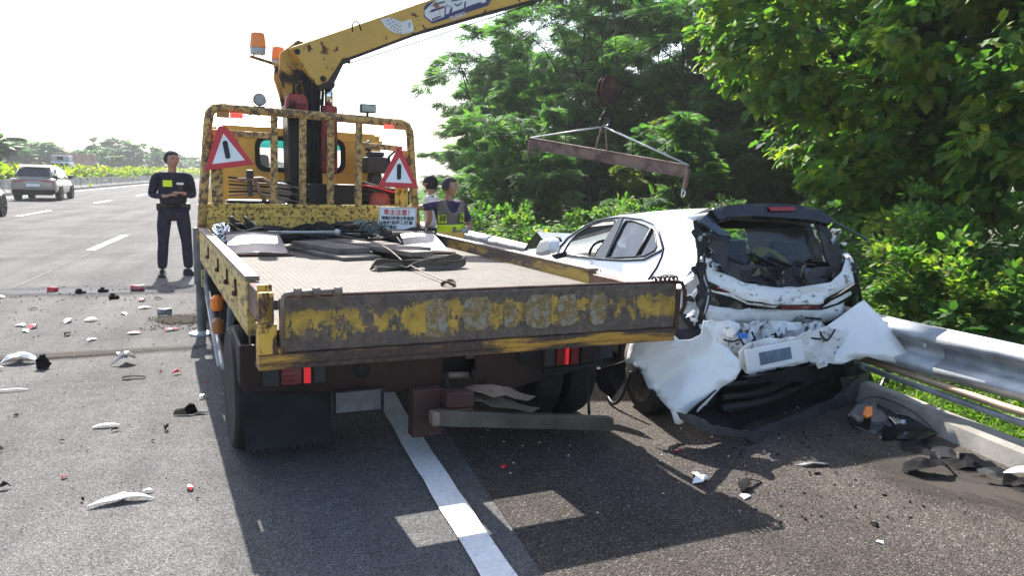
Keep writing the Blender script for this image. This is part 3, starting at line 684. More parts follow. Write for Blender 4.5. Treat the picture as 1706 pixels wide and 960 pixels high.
tp('rear_beam', mb, rusty('rear_beam_paint', (.50, .25, .03), (.075, .045, .032), .40, .50, 3.4, (.5, 1, 3), fine=50), bevel=.004)
mb = MB(); mb.box(-1.158, -1.075, -.035, .06, .774, .915); mb.box(-1.075, -1.03, -.035, .03, .774, .80); cpost = tp('corner_post', mb, 'yellow_rust', bevel=.006)
mb = MB(); mb.box(-1.152, -1.085, -.02, .03, .916, 1.06); mb.box(-1.152, -1.085, .031, .045, .916, 1.09); tp('post_channel', mb, 'yellow_rust', cpost, bevel=.012)
mb = MB(); mb.box(1.151, 1.18, -.03, .05, .74, 1.0); tp('corner_post', mb, 'rust', bevel=.006)
mb = MB(); mb.tube([(-1.052, -.045, .84), (-1.052, -.045, 1.03), (-1.04, -.045, 1.052), (-1.01, -.045, 1.058), (-.78, -.045, 1.062)], .011, 8); h = tp('hook_rod', mb, 'rust_pale', smooth=True)
for x in (-.985, -.90, -.80):
    mb = MB(); mb.lathe([(.022, -.018), (.024, 0), (.022, .018)], (x, -.045, 1.06), 'x', 10); tp('collar', mb, 'rust_pale', h, smooth=True)
mb = MB(); mb.tube([(1.12, -.04, 1.045), (1.165, -.05, 1.04), (1.19, -.05, .99), (1.19, -.05, .90), (1.17, -.05, .86)], .012, 8); tp('hook_rod', mb, 'rust', smooth=True)
for i in range(6):
    mb = MB(); a = i*.9; mb.tube([(1.0+i*.03, -.01+.018*math.cos(t_), 1.055+.018*math.sin(t_)) for t_ in np.linspace(a, a+5.6, 8)], .007, 6); tp('chain_link', mb, 'rust', smooth=True)
# --- tail panel, lamps, flaps
M['tailpanel'] = plain('dirty_tail_panel', (.032, .017, .015), .6, 0, .6, 2.2, .25, 30)
mb = MB(); mb.prism([(-1.178, .60, .69), (-1.178, .6, .47), (-1.15, .6, .43), (-.21, .6, .35), (-.035, .6, .345), (-.035, .6, .69)], (0, .03, 0)); mb.prism([(-1.178, .63, .69), (-1.178, .63, .47), (-1.178, 1.0, .50), (-1.178, 1.0, .72)], (.02, 0, 0)); tp('tail_panel', mb, 'tailpanel', bevel=.008)
mb = MB(); mb.prism([(.17, .60, .69), (.17, .6, .33), (.3, .6, .29), (1.03, .6, .42), (1.05, .6, .46), (1.05, .6, .69)], (0, .03, 0)); tp('tail_panel', mb, 'tailpanel', bevel=.008)
mb = MB(); mb.prism([(.62, .575, .40), (1.03, .575, .42), (1.05, .575, .445), (.62, .575, .425)], (0, .05, 0)); tp('lamp_bracket', mb, 'dirty_black')
def lamp(x0, x1, z0, z1, segs, y=.585):
    mb = MB(); mb.box(x0, x1, y, .60, z0, z1); L = tp('tail_lamp', mb, 'trim', bevel=.004)
    for a, b2, mt in segs:
        mb = MB(); xa = x0+(x1-x0)*a+.006; xb = x0+(x1-x0)*b2-.006; mb.box(xa, xb, y-.014, y-.001, z0+.008, z1-.008)
        for k in range(1, 5):
            zz = z0+(z1-z0)*k/5; mb.box(xa+.004, xb-.004, y-.017, y-.0145, zz-.001, zz+.001)
        tp('lens', mb, mt, L, bevel=.003)
lamp(-1.068, -.728, .457, .60, [(0, .27, 'plastic'), (.28, .62, 'red_lens'), (.63, .77, 'red_lit'), (.79, 1, 'plastic')])
lamp(.62, .97, .44, .575, [(0, .22, 'plastic'), (.24, .42, 'red_lens'), (.42, .52, 'red_lit'), (.53, .72, 'red_lens'), (.74, 1, 'tailpanel')])
for x, z in ((-.526, .511), (.49, .515)):
    mb = MB(); mb.lathe([(.045, .6), (.045, .585), (.03, .575), (0.01, .572)], (x, 0, z), 'y', 18); tp('round_reflector', mb, 'rubber', smooth=False)
def flap(x0, x1, zt, zb, y=.655, zig=True):
    n = 22; P = [(x0, y, zt)]
    for i in range(n+1):
        x = x0+(x1-x0)*i/n; P.append((x, y-.04, zb+(.036 if (i % 2) and zig else 0)))
        if i < n and zig: pass
    P.append((x1, y, zt)); mb = MB(); mb.prism(P, (0, .012, 0)); tp('mud_flap', mb, 'flap')
flap(-1.15, -.69, .44, .075); flap(.42, .98, .45, .13, .9, False)
mb = MB(); mb.lathe([(.03, .56), (.05, .58), (.05, .62)], (.27, 0, .35), 'y', 12); mb.lathe([(.02, .545), (.02, .56)], (.27, 0, .35), 'y', 8); tp('roller_wheel', mb, 'rust')
mb = MB(); mb.box(-.03, .165, .75, .78, .40, .72); tp('winch_recess', mb, 'grease')
mb = MB(); mb.cyl((-.02, .66, .42), (.15, .66, .41), .022, 10); tp('winch_roller', mb, 'rust_pale', smooth=True)
mb = MB(); mb.cyl((.03, .68, .62), (.11, .68, .62), .018, 10); tp('winch_roller', mb, 'rust_pale', smooth=True)
for x in (-.02, .155):
    mb = MB(); mb.tube([(x, .59, .46), (x-.01, .56, .42), (x-.0, .55, .36), (x+.01, .56, .30)], .014, 8); tp('winch_guide', mb, 'dirty_black', smooth=True)
mb = MB(); mb.box(-.69, -.44, .50, .506, .30, .415); tp('number_plate', mb, plain('dirty_plate', (.11, .115, .12), .6, 0, .4, 12, .1), bevel=.004)
mb = MB(); mb.box(-.70, -.42, .507, .52, .29, .425); tp('plate_holder', mb, 'dirty_black')
# --- wheel lift arm
mb = MB(); mb.box(-.265, -.08, .46, .56, .12, .40, .004); tp('lift_bracket', mb, 'rust_red', bevel=.01)
mb = MB(); mb.prism([(-.10, .46, .40), (-.11, .33, .405), (-.11, .33, .315), (-.10, .46, .31)], (.17, 0, -.01)); LA = tp('lift_arm', mb, 'rust_red', bevel=.012)
mb = MB(); mb.box(-.095, .05, .325, .45, .28, .308); tp('arm_web', mb, 'rust_red', LA, bevel=.006)
v_, f_ = sheet([(.05, .46, .40), (.20, .42, .405), (.34, .34, .37), (.43, .30, .345), (.37, .28, .325), (.24, .31, .365), (.10, .33, .385), (.05, .36, .39)], res=.05, jag=.010, fn=lambda a, b2: .014*math.sin(a*30)*math.cos(b2*22)); mb = MB(); mb.add(v_, f_); tp('torn_cover', mb, 'rust_pale', LA, solid=.006)
v_, f_ = sheet([(.06, .42, .355), (.24, .38, .335), (.46, .30, .265), (.40, .28, .265), (.16, .32, .31), (.05, .34, .345)], res=.05, jag=.008, fn=lambda a, b2: .01*math.sin(a*36)); mb = MB(); mb.add(v_, f_); tp('torn_plate', mb, 'cloth_brown', LA, solid=.006)
mb = MB(); mb.prism([(-.16, .30, .318), (-.165, .30, .235), (-.13, .30, .222), (.975, .30, .072), (.985, .30, .082), (.975, .30, .156)], (0, .06, 0)); cb = tp('cross_bar', mb, plain('cross_bar_steel', (.10, .085, .065), .7, .1, .4, 5, .4, 50), bevel=.006)
mb = MB(); mb.box(-.205, -.158, .29, .37, .232, .312); tp('end_cap', mb, 'rust_pale', cb, bevel=.012)
mb = MB(); mb.tube([(.90, .52, .43), (.905, .5, .3), (.90, .48, .2), (.895, .46, .14)], .009, 6); tp('hanging_hose', mb, 'trim', smooth=True)
# --- wheels
def wheel(name, x, y, r, wd, par, mats=('rubber', 'zinc'), dual=False, loc=None, n=28):
    s_ = 1 if x > 0 else -1
    mb = MB(); hw = wd/2; R0 = r*.62
    mb.lathe([(R0, -hw), (r*.93, -hw), (r*.985, -hw*.8), (r, -hw*.5), (r, hw*.5), (r*.985, hw*.8), (r*.93, hw), (R0, hw)], (x, y, r), 'x', n); W_ = mb.build('wheel', M[mats[0]], par, smooth=False)
    mb = MB(); mb.lathe([(R0*1.02, s_*hw*.92), (R0*.93, s_*hw*.88), (R0*.85, s_*hw*.25), (R0*.45, s_*hw*.10), (R0*.40, s_*hw*.45), (R0*.2, s_*hw*.5), (.01, s_*hw*.5)], (x, y, r), 'x', 24); rim = mb.build('rim', M[mats[1]], W_, smooth=False)
    for k in range(6):
        a = 2*math.pi*k/6; mb = MB(); cx = x+s_*hw*.5; mb.lathe([(.012, -.02), (.012, .015), (.006, .018)], (cx-s_*.035*0, y+R0*.33*math.cos(a), r+R0*.33*math.sin(a)), 'x', 6); mb.build('lug_nut', M['rust'], W_)
    return W_
for x in (-1.10, -.82): wheel('wheel', x, 1.02, .36, .19, TR)
for x in (.98, .73): wheel('wheel', x, 1.02, .36, .19, TR)
wheel('wheel', -.95, 5.75, .36, .2, TR); wheel('wheel', .92, 5.75, .36, .2, TR)
mb = MB(); mb.cyl((-.7, 1.02, .36), (.7, 1.02, .36), .06, 12); mb.lathe([(.05, -.14), (.14, -.05), (.14, .05), (.05, .14)], (0, 1.02, .36), 'x', 14); tp('rear_axle', mb, 'dirty_black')
mb = MB(); mb.loft([[(x, 1.02+.43*math.cos(a), .36+.42*math.sin(a)) for a in np.linspace(.25, 2.9, 12)] for x in (-1.14, -.68)]); tp('wheel_guard', mb, 'trim', solid=.01)
mb = MB(); mb.loft([[(x, 1.02+.43*math.cos(a), .36+.42*math.sin(a)) for a in np.linspace(.25, 2.9, 12)] for x in (.68, 1.14)]); tp('wheel_guard', mb, 'trim', solid=.01)
M['dull_tube'] = plain('dull_grey_tube', (.13, .13, .13), .7, 0, .4, 6, .2)
# --- left flank: stabiliser, side guard, boxes
mb = MB(); mb.cyl((-1.13, 4.50, .02), (-1.13, 4.50, .55), .045, 12); mb.cyl((-1.13, 4.5, .5), (-1.13, 4.5, 1.05), .06, 12); mb.box(-1.15, .95, 4.43, 4.57, .80, .93); st = tp('stabiliser_leg', mb, 'dull_tube', smooth=False)
mb = MB(); mb.lathe([(.12, .0), (.12, .02), (.05, .04)], (-1.13, 4.50, .0), 'z', 16); tp('foot_pad', mb, 'zinc', st)
mb = MB(); mb.tube([(-1.10, 3.9, .78), (-1.13, 3.7, .6), (-1.13, 2.75, .36), (-1.13, 2.1, .22), (-1.12, 1.9, .27), (-1.12, 1.80, .45), (-1.1, 1.72, .8)], .026, 10); tp('side_guard', mb, 'dull_tube', smooth=True)
mb = MB(); mb.tube([(-1.12, 3.75, .50), (-1.12, 3.2, .3), (-1.12, 2.6, .12)], .022, 8); tp('side_guard', mb, 'steel', smooth=True)
for y in (2.7, 2.1, 1.65):
    mb = MB(); mb.bar((-1.06, y, .80), (-1.09, y-.15, .3), .05, .05); tp('guard_post', mb, 'dirty_black')
for y, z, m_ in ((2.35, .66, 'orange'), (2.3, .50, 'amber_dark')):
    mb = MB(); mb.lathe([(.03, -.07), (.045, -.05), (.045, .02), (.02, .045)], (-1.15, y, z), 'z', 12); tp('marker_lamp', mb, m_)
mb = MB(); mb.box(-1.05, -.55, 2.0, 2.9, .40, .80); tp('tool_box', mb, 'dirty_black', bevel=.02)
mb = MB(); mb.box(.5, 1.06, 1.7, 3.2, .42, .80); tp('fuel_tank', mb, 'dirty_black', bevel=.03)
mb = MB(); mb.box(-1.155, -1.12, 3.92, 3.99, .55, .70); tp('bracket', mb, 'rail_y')
# --- headboard
HY = 4.22
def hb(name, pts, w_, mat='mottled', parent=None, y=HY):
    mb = MB()
    for a, b2 in zip(pts, pts[1:]): mb.bar((a[0], y, a[1]), (b2[0], y, b2[1]), w_, w_) if False else mb.prism(rectpath(a, b2, w_, y), (0, w_*.9, 0))
    return tp(name, mb, mat, parent, bevel=.006)
def rectpath(a, b2, w_, y):
    dx, dz = b2[0]-a[0], b2[1]-a[1]; L = math.hypot(dx, dz); nx, nz = -dz/L*w_/2, dx/L*w_/2; e = w_*.12/L
    a = (a[0]-dx*e, a[1]-dz*e); b2 = (b2[0]+dx*e, b2[1]+dz*e)
    return [(a[0]+nx, y, a[1]+nz), (a[0]-nx, y, a[1]-nz), (b2[0]-nx, y, b2[1]-nz), (b2[0]+nx, y, b2[1]+nz)]
M['frame'] = rusty('frame_paint', (.54, .33, .09), (.13, .075, .05), .46, .56, 20, (1, 1, 1), fine=70)
mb = MB(); mb.tube([(-1.13, HY, .95), (-1.10, HY, 1.4), (-1.045, HY, 2.05), (-1.03, HY, 2.13), (-.99, HY, 2.175), (-.93, HY, 2.185), (.80, HY, 2.135), (.86, HY, 2.11), (.89, HY, 2.05), (.93, HY, 1.5), (.99, HY, .95)], .042, 8); tp('headboard_frame', mb, M['frame'], bevel=0, smooth=True)
for x in (-.455, -.185, .085, .365): hb('headboard_post', [(x-.01, 1.29), (x, 2.13)], .062, M['frame'], y=HY-.02)
hb('headboard_rail', [(-1.02, 1.955), (-.49, 1.945)], .055, M['frame'], y=HY-.015); hb('headboard_rail', [(.40, 1.90), (.80, 1.875)], .055, M['frame'], y=HY-.015)
mb = MB(); mb.box(-1.09, .955, HY-.01, HY+.03, .90, 1.285); mb.box(-1.09, .955, HY-.025, HY-.01, 1.262, 1.30); mb.box(-1.0, .93, HY-.02, HY-.01, 1.17, 1.18); pl_ = tp('headboard_plate', mb, 'mottled', bevel=.004)
for x in (-.72, -.2, .09, .33):
    mb = MB(); mb.box(x-.012, x+.012, HY-.03, HY-.011, .95, 1.26); tp('rib', mb, 'mottled', pl_)
mb = MB(); mb.box(-1.03, -.93, HY-.01, HY+.01, 1.30, 1.93); mb.box(-.93, -.78, HY-.008, HY+.008, 1.72, 1.93); tp('side_plate', mb, M['frame'], bevel=.003)
mb = MB(); mb.box(.74, .78, HY-.01, HY+.02, 1.3, 1.85); mb.box(.78, .87, HY-.02, HY+.0, 1.29, 1.86); tp('side_plate', mb, 'yellow_rust', bevel=.003)
mb = MB(); mb.box(-.20, .06, HY-.06, HY-.03, 1.03, 1.075); mb.tube([(-.24, HY-.05, 1.0), (-.2, HY-.06, 1.06), (-.07, HY-.06, 1.08), (.06, HY-.06, 1.06), (.10, HY-.05, 1.0)], .02, 8); tp('rope_slot', mb, 'grease', smooth=True)
for x0, x1, m_ in ((-.975, -.865, 'amber_dark'), (-.86, -.745, 'red_lit2')):
    mb = MB(); mb.box(x0, x1, HY-.07, HY-.035, 2.09, 2.14); lm_ = tp('marker_lamp', mb, m_, bevel=.006)
    for k in range(5):
        mb = MB(); xx = x0+.02+k*.018; mb.box(xx, xx+.006, HY-.073, HY-.0705, 2.10, 2.13); tp('diode_row', mb, 'red' if m_ == 'red_lit2' else 'amber_dark', lm_)
for x0, x1, m_ in ((.60, .70, 'red_lit2'), (.705, .84, 'amber_dark')):
    mb = MB(); mb.box(x0, x1, HY-.07, HY-.035, 2.065, 2.11); tp('marker_lamp', mb, m_, bevel=.006)
mb = MB(); mb.lathe([(.03, .04), (.055, .03), (.06, -.01), (.055, -.02)], (-.59, HY-.02, 2.275), 'y', 20); wl = tp('round_work_lamp', mb, 'plastic')
mb = MB(); mb.lathe([(.05, -.021), (.045, -.027), (.005, -.028)], (-.59, HY-.02, 2.275), 'y', 20); tp('lens', mb, plain('lamp_lens', (.30, .31, .32), .25, 0, .5, 60, .4, 120), wl)
mb = MB(); mb.tube([(-.655, HY-.02, 2.26), (-.64, HY-.02, 2.215), (-.59, HY-.02, 2.205), (-.54, HY-.02, 2.215), (-.525, HY-.02, 2.26)], .006, 6); mb.cyl((-.59, HY-.02, 2.18), (-.59, HY-.02, 2.215), .012, 8); tp('bracket', mb, 'rust', wl)
mb = MB(); mb.box(.37, .525, HY-.05, HY+.03, 2.215, 2.30); wl = tp('square_work_lamp', mb, 'plastic', bevel=.008)
mb = MB(); mb.box(.38, .515, HY-.056, HY-.051, 2.225, 2.29); tp('lens', mb, plain('flood_lens', (.33, .36, .31), .3, 0, .25, 20, .2), wl, bevel=.003)
mb = MB(); mb.cyl((.445, HY-.01, 2.15), (.445, HY-.01, 2.214), .014, 8); tp('bracket', mb, 'rust', wl)
mb = MB(); mb.tube([(-.74, HY-.04, 2.11), (-.65, HY-.03, 2.14), (-.6, HY-.03, 2.13), (-.48, HY-.03, 2.07), (-.42, HY-.03, 2.11)], .005, 5); tp('cable', mb, 'trim')
# --- cab
CYY = 5.3
def roundrect(x0, x1, z0, z1, r, y, n=5):
    P = []
    for cx, cz, a0 in ((x1-r, z1-r, 0), (x0+r, z1-r, 90), (x0+r, z0+r, 180), (x1-r, z0+r, 270)):
        for k in range(n+1): a = R(a0+90*k/n); P.append((cx+r*math.cos(a), y, cz+r*math.sin(a)))
    return P
mb = MB()
outer = [(-.91, CYY, .85), (.87, CYY, .85), (.90, CYY, 1.5), (.88, CYY, 1.95), (.80, CYY, 2.06), (-.83, CYY, 2.09), (-.93, CYY, 1.98), (-.95, CYY, 1.5)]
win = roundrect(-.475, .44, 1.635, 1.965, .09, CYY)
v_, f_ = sheet(outer, [win], .15); mb.add(v_, f_)
# flanks and roof of the cab, with the side windows left open
for sx in (-1, 1):
    X0 = .93*sx
    v_, f_ = sheet([(X0, CYY, .85), (X0, CYY+1.6, .6), (X0*.98, CYY+1.65, 1.3), (X0*.9, CYY+1.35, 2.0), (X0*.92, CYY, 2.04)], [[(X0, CYY+.45, 1.4), (X0, CYY+1.4, 1.4), (X0*.94, CYY+1.2, 1.9), (X0*.94, CYY+.45, 1.9)]], .2); mb.add(v_, f_)
mb.loft([[(x*.95, y, z+.05*math.cos(x*1.5)) for x in np.linspace(-.93, .93, 9)] for y, z in ((CYY, 2.02), (CYY+.1, 2.07), (CYY+1.2, 2.06), (CYY+1.4, 1.98))])
mb.box(-.9, .9, CYY+1.62, CYY+1.68, .5, 1.3)
CAB = tp('cab', mb, 'yellow', solid=.02)
mb = MB(); mb.box(-.93, .90, CYY-.02, CYY+.0, 1.96, 1.99); mb.box(-.90, .88, CYY-.014, CYY, 1.33, 1.345); mb.box(-.85, -.83, CYY-.014, CYY, 1.35, 1.95); mb.box(.70, .71, CYY-.014, CYY, 1.35, 1.95); tp('pressing', mb, 'yellow', CAB, bevel=.006)
mb = MB(); ro = roundrect(-.505, .47, 1.605, 1.995, .11, CYY-.03); ri = roundrect(-.455, .42, 1.655, 1.945, .075, CYY-.03)
mb.loft([ro, ri], True); mb.loft([[(p[0], p[1]+.03, p[2]) for p in ro], ro], True); mb.loft([ri, [(p[0], p[1]+.03, p[2]) for p in ri]], True); tp('window_seal', mb, 'rubber', CAB)
mb = MB(); mb.add([(p[0], CYY, p[2]) for p in roundrect(-.47, .435, 1.64, 1.96, .09, 0)], [tuple(range(24))]); rw = tp('rear_window', mb, glass('cab_glass', (.35, .4, .38), .05, .35), CAB)
mb = MB(); mb.add([(-.455, CYY-.004, 1.865), (.42, CYY-.004, 1.865), (.42, CYY-.004, 1.92), (.40, CYY-.004, 1.945), (-.43, CYY-.004, 1.945), (-.455, CYY-.004, 1.92)], [tuple(range(6))]); tp('sun_strip', mb, 'teal', rw)
mb = MB(); mb.prism([(-.75, CYY+1.60, 1.3), (.75, CYY+1.6, 1.3), (.7, CYY+1.4, 1.95), (-.7, CYY+1.4, 1.95)], (0, .01, 0)); tp('windscreen', mb, glass('screen_glass', (.4, .42, .42), .04, .1), CAB)
for x in (-.62, .42):
    mb = MB(); mb.box(x, x+.42, CYY+.35, CYY+.50, 1.0, 1.62); mb.box(x+.1, x+.32, CYY+.38, CYY+.46, 1.63, 1.80); tp('seat', mb, 'cloth_grey', CAB, bevel=.05)
mb = MB(); mb.tube([(-.38+.19*math.cos(a), CYY+1.15+.06*math.sin(a), 1.50+.17*math.sin(a)) for a in np.linspace(0, 6.28, 20)], .016, 8); tp('steering_wheel', mb, 'plastic', CAB)
mb = MB(); mb.box(-.9, .9, CYY+1.3, CYY+1.6, 1.0, 1.30); tp('dashboard', mb, 'plastic', CAB, bevel=.03)
for s_ in (1,):
    mb = MB(); mb.tube([(s_*.93, CYY+1.5, 1.9), (s_*1.12, CYY+1.6, 1.95), (s_*1.14, CYY+1.6, 1.6), (s_*.95, CYY+1.55, 1.35)], .012, 6); mi = tp('mirror_arm', mb, 'trim', CAB)
    mb = MB(); mb.box(s_*1.12-.08, s_*1.12+.08, CYY+1.57, CYY+1.62, 1.5, 1.85); tp('mirror', mb, 'trim', mi, bevel=.02)
# --- between cab and headboard: air intake, hoses, slings
mb = MB(); mb.box(.60, .86, 4.85, 5.1, 1.62, 1.80); mb.box(.64, .82, 4.9, 5.05, 1.801, 1.86); mb.box(.62, .68, 4.92, 5.02, 1.861, 1.98, .01); ai = tp('air_intake', mb, 'plastic', bevel=.03)
mb = MB(); mb.box(.66, .80, 4.92, 5.06, 1.25, 1.619); tp('duct', mb, 'plastic', ai, bevel=.02)
mb = MB(); mb.tube([(.74, 4.6, 1.25), (.80, 4.6, 1.6), (.78, 4.6, 1.8), (.84, 4.5, 1.88), (.88, 4.4, 1.8)], .014, 8); tp('air_hose', mb, 'rubber', smooth=True)
for k in range(5):
    mb = MB(); mb.tube([(.42, 4.38+.03*k, 1.52-.05*k), (.6, 4.38, 1.47-.05*k+.02*math.sin(k)), (.78, 4.40, 1.44-.05*k), (.95, 4.42, 1.42-.05*k)], .026, 8); tp('rolled_sling', mb, 'cloth_dark', smooth=True)
mb = MB(); mb.tube([(.42, 4.36, 1.50), (.6, 4.34, 1.47), (.75, 4.34, 1.43), (.80, 4.34, 1.45)], .012, 6); tp('red_strap', mb, 'red', smooth=True)
mb = MB(); mb.lathe([(.1, -.1), (.14, -.05), (.14, .05), (.1, .1)], (.62, 4.42, 1.30), 'x', 16); tp('orange_drum', mb, 'hose_red', smooth=True)
rg = random.Random(3)
for k in range(6):
    z = 1.34+.035*k; mb = MB(); mb.tube([(-.86, 4.42, z+.03), (-.6, 4.40+.02*k, z+.05-.01*k), (-.35, 4.42, z), (-.1, 4.42, z-.04)], .011, 6); tp('sling_bar', mb, ['rust_pale', 'dirty_black'][k % 2], smooth=True)
mb = MB(); mb.box(-.88, -.45, 4.40, 4.6, 1.2, 1.33); mb.box(-.2, .55, 4.45, 4.62, 1.28, 1.50); tp('winch_housing', mb, 'grease', bevel=.02)
mb = MB(); mb.tube([(-.78, 4.4, 1.52), (-.55, 4.4, 1.54), (-.48, 4.4, 1.5), (-.42, 4.4, 1.36)], .018, 8); mb.tube([(-.62, 4.42, 1.54), (-.58, 4.42, 1.42), (-.5, 4.42, 1.28)], .02, 8); tp('lever', mb, 'rust_pale', smooth=True)
mb = MB(); mb.box(-.70, -.63, 4.38, 4.45, 1.53, 1.62); mb.box(-.69, -.64, 4.39, 4.44, 1.36, 1.52); tp('control_handle', mb, 'plastic', bevel=.015)
mb = MB(); mb.lathe([(.10, -.03), (.12, 0), (.10, .03)], (-.37, 4.5, 1.40), 'y', 20); tp('round_cover', mb, 'zinc')
# --- crane
M['mast'] = rusty('mast_paint', (.46, .25, .03), (.03, .02, .016), .46, .56, 6, (1, 1, .6))
mb = MB(); mb.box(-.42, .32, 4.50, 5.02, 1.0, 1.30); tp('crane_base', mb, 'grease', bevel=.03)
mb = MB(); mb.prism([(-.25, 4.62, 1.3), (-.27, 4.62, 2.3), (-.10, 4.62, 2.30), (-.06, 4.62, 1.3)], (0, .34, 0)); mb.prism([(-.05, 4.66, 1.3), (-.04, 4.66, 2.45), (.02, 4.66, 2.42), (.07, 4.66, 2.3), (.10, 4.66, 1.3)], (0, .26, 0)); tp('crane_column', mb, 'grease', bevel=.02)
mb = MB(); mb.prism([(-.35, 4.60, 2.56), (-.33, 4.60, 2.78), (-.16, 4.6, 2.92), (-.08, 4.60, 2.90), (-.0, 4.60, 2.62), (.045, 4.6, 2.48), (-.07, 4.6, 2.33), (-.25, 4.60, 2.15), (-.30, 4.60, 2.40)], (0, .07, 0)); mb.prism([(-.35, 4.90, 2.56), (-.33, 4.90, 2.78), (-.16, 4.9, 2.92), (-.08, 4.90, 2.90), (-.0, 4.90, 2.62), (.045, 4.9, 2.48), (-.07, 4.9, 2.33), (-.25, 4.90, 2.15), (-.30, 4.90, 2.40)], (0, .07, 0)); tp('crane_mast', mb, 'mast', bevel=.012)
mb = MB(); mb.box(-.15, .08, 4.58, 4.9, 2.28, 2.52, .03); tp('hose_bundle', mb, 'grease', bevel=.04)
for k in range(6):
    mb = MB(); x = -.12+.035*k; mb.tube([(x-.06, 4.6, 2.62), (x, 4.55, 2.55-.01*k), (x+.02, 4.55, 2.42), (x, 4.57, 2.0), (x-.02, 4.57, 1.35)], .016, 6); tp('hydraulic_hose', mb, 'rubber', smooth=True)
mb = MB(); mb.lathe([(.105, .0), (.11, .03), (.11, .10)], (-.19, 4.50, 2.30), 'y', 24); mb.box(-.30, -.08, 4.5, 4.6, 2.15, 2.30); wd_ = tp('winch_drum', mb, 'crane_red', bevel=.006)
mb = MB(); mb.tube([(-.225, 4.49, 2.38), (-.225, 4.48, 2.47), (-.20, 4.48, 2.50), (-.17, 4.48, 2.47), (-.17, 4.49, 2.38)], .014, 8); tp('shackle', mb, 'dirty_black', wd_, smooth=True)
mb = MB(); mb.lathe([(.075, 1.62), (.085, 1.66), (.085, 2.27), (.078, 2.29)], (.140, 4.58, 0), 'z', 20); lc = tp('lift_cylinder', mb, 'crane_red', smooth=True)
mb = MB(); mb.lathe([(.042, 2.28), (.042, 2.50)], (.140, 4.58, 0), 'z', 16); tp('piston_rod', mb, 'chrome', lc, smooth=True)
mb = MB(); mb.lathe([(.05, -.07), (.05, .07)], (.140, 4.58, 2.50), 'y', 14); tp('pivot_pin', mb, 'grease', lc)
BN = Vector((.2373, -.97144, 0))
BM_PTS = [(0.193, 8.256, 2.824), (0.254, 8.271, 2.85), (1.598, 8.599, 3.457), (2.718, 8.873, 4.013), (4.093, 9.209, 4.668), (4.166, 9.227, 4.335), (2.925, 8.923, 3.659), (2.29, 8.768, 3.427), (1.53, 8.583, 3.137), (0.765, 8.396, 2.784), (0.691, 8.378, 2.764), (0.547, 8.343, 2.531), (0.445, 8.318, 2.478), (0.391, 8.305, 2.527)]
def tloc(P): return [tl(p) for p in P]
BNl = TI.to_3x3() @ BN
M['boom'] = rusty('boom_paint', (.55, .33, .06), (.09, .035, .02), .585, .62, 7, (1, 1, 1), fine=50, dirt=.3)
M['boom_under'] = plain('dark_boom_underside', (.045, .032, .03), .6, 0, .5, 5, .3)
mb = MB(); mb.prism(tloc(BM_PTS), BNl*-.27); BOOM = tp('boom', mb, 'boom', bevel=.008)
# underside plates in a darker colour than the boom, and hoist rope
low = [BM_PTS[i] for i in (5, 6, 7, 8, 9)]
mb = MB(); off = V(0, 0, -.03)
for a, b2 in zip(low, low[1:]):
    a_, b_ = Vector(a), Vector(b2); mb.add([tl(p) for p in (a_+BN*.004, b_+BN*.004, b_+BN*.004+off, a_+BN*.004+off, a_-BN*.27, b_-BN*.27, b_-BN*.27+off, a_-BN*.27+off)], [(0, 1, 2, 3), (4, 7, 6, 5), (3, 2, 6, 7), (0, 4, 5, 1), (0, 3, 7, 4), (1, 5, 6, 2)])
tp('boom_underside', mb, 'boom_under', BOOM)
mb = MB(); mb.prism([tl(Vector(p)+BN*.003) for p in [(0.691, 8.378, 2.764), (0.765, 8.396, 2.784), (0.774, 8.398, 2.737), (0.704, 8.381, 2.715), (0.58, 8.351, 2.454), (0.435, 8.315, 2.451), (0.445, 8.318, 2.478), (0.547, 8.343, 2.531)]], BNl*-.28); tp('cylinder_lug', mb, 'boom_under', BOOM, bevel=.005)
mb = MB(); mb.lathe([(.03, -.01), (.028, .012)], (0, 0, 0), 'z', 12); pin = tp('pivot_pin', mb, 'grease', BOOM); pin.matrix_local = Matrix.Translation(tl((.245, 8.266, 2.785))) @ BNl.to_track_quat('Z', 'Y').to_matrix().to_4x4()
pin2 = pin.copy(); COL.objects.link(pin2); pin2.parent = BOOM; pin2.matrix_local = Matrix.Translation(tl((.495, 8.328, 2.545))+BNl*.005) @ BNl.to_track_quat('Z', 'Y').to_matrix().to_4x4()
mb = MB(); mb.tube(tloc([(.76, 8.54, 2.74), (1.544, 8.73, 3.054), (2.719, 9.017, 3.547), (3.9, 9.3, 4.05)]), .006, 5); tp('hoist_rope', mb, 'trim', BOOM)
mb = MB(); mb.tube(tloc([(0.793, 8.403, 3.04), (0.789, 8.402, 3.099), (0.815, 8.408, 3.152), (0.858, 8.418, 3.134), (0.882, 8.424, 3.06)]), .008, 6); tp('rope_eye', mb, 'rust', BOOM, smooth=True)
M['decal_white'] = rusty('worn_white_decal', (.62, .62, .62), (.30, .12, .05), .60, .66, 9, (1, 1, 1), dirt=.15)
M['decal_navy'] = rusty('worn_navy_decal', (.035, .04, .12), (.24, .09, .04), .58, .64, 9, (1, 1, 1), dirt=.15)
def decal(name, pts, off, mat, parent=BOOM):
    mb = MB(); mb.prism([tl(Vector(p)+BN*off) for p in pts], BNl*-.002); return tp(name, mb, mat, parent)
ch = decal('load_chart', [(1.079, 8.472, 3.198), (1.17, 8.495, 3.228), (1.221, 8.507, 3.225), (1.314, 8.53, 3.203), (1.412, 8.554, 3.24), (1.445, 8.562, 3.147), (1.43, 8.558, 3.111), (1.315, 8.53, 3.078), (1.222, 8.507, 3.082), (1.135, 8.486, 3.129)], .004, 'decal_white')
H2 = Vector((.97144, .2373, 0))
def bpt(s, z, off): return tl(Vector((.193, 8.256, 0)) + H2*s + Vector((0, 0, z)) + BN*off)
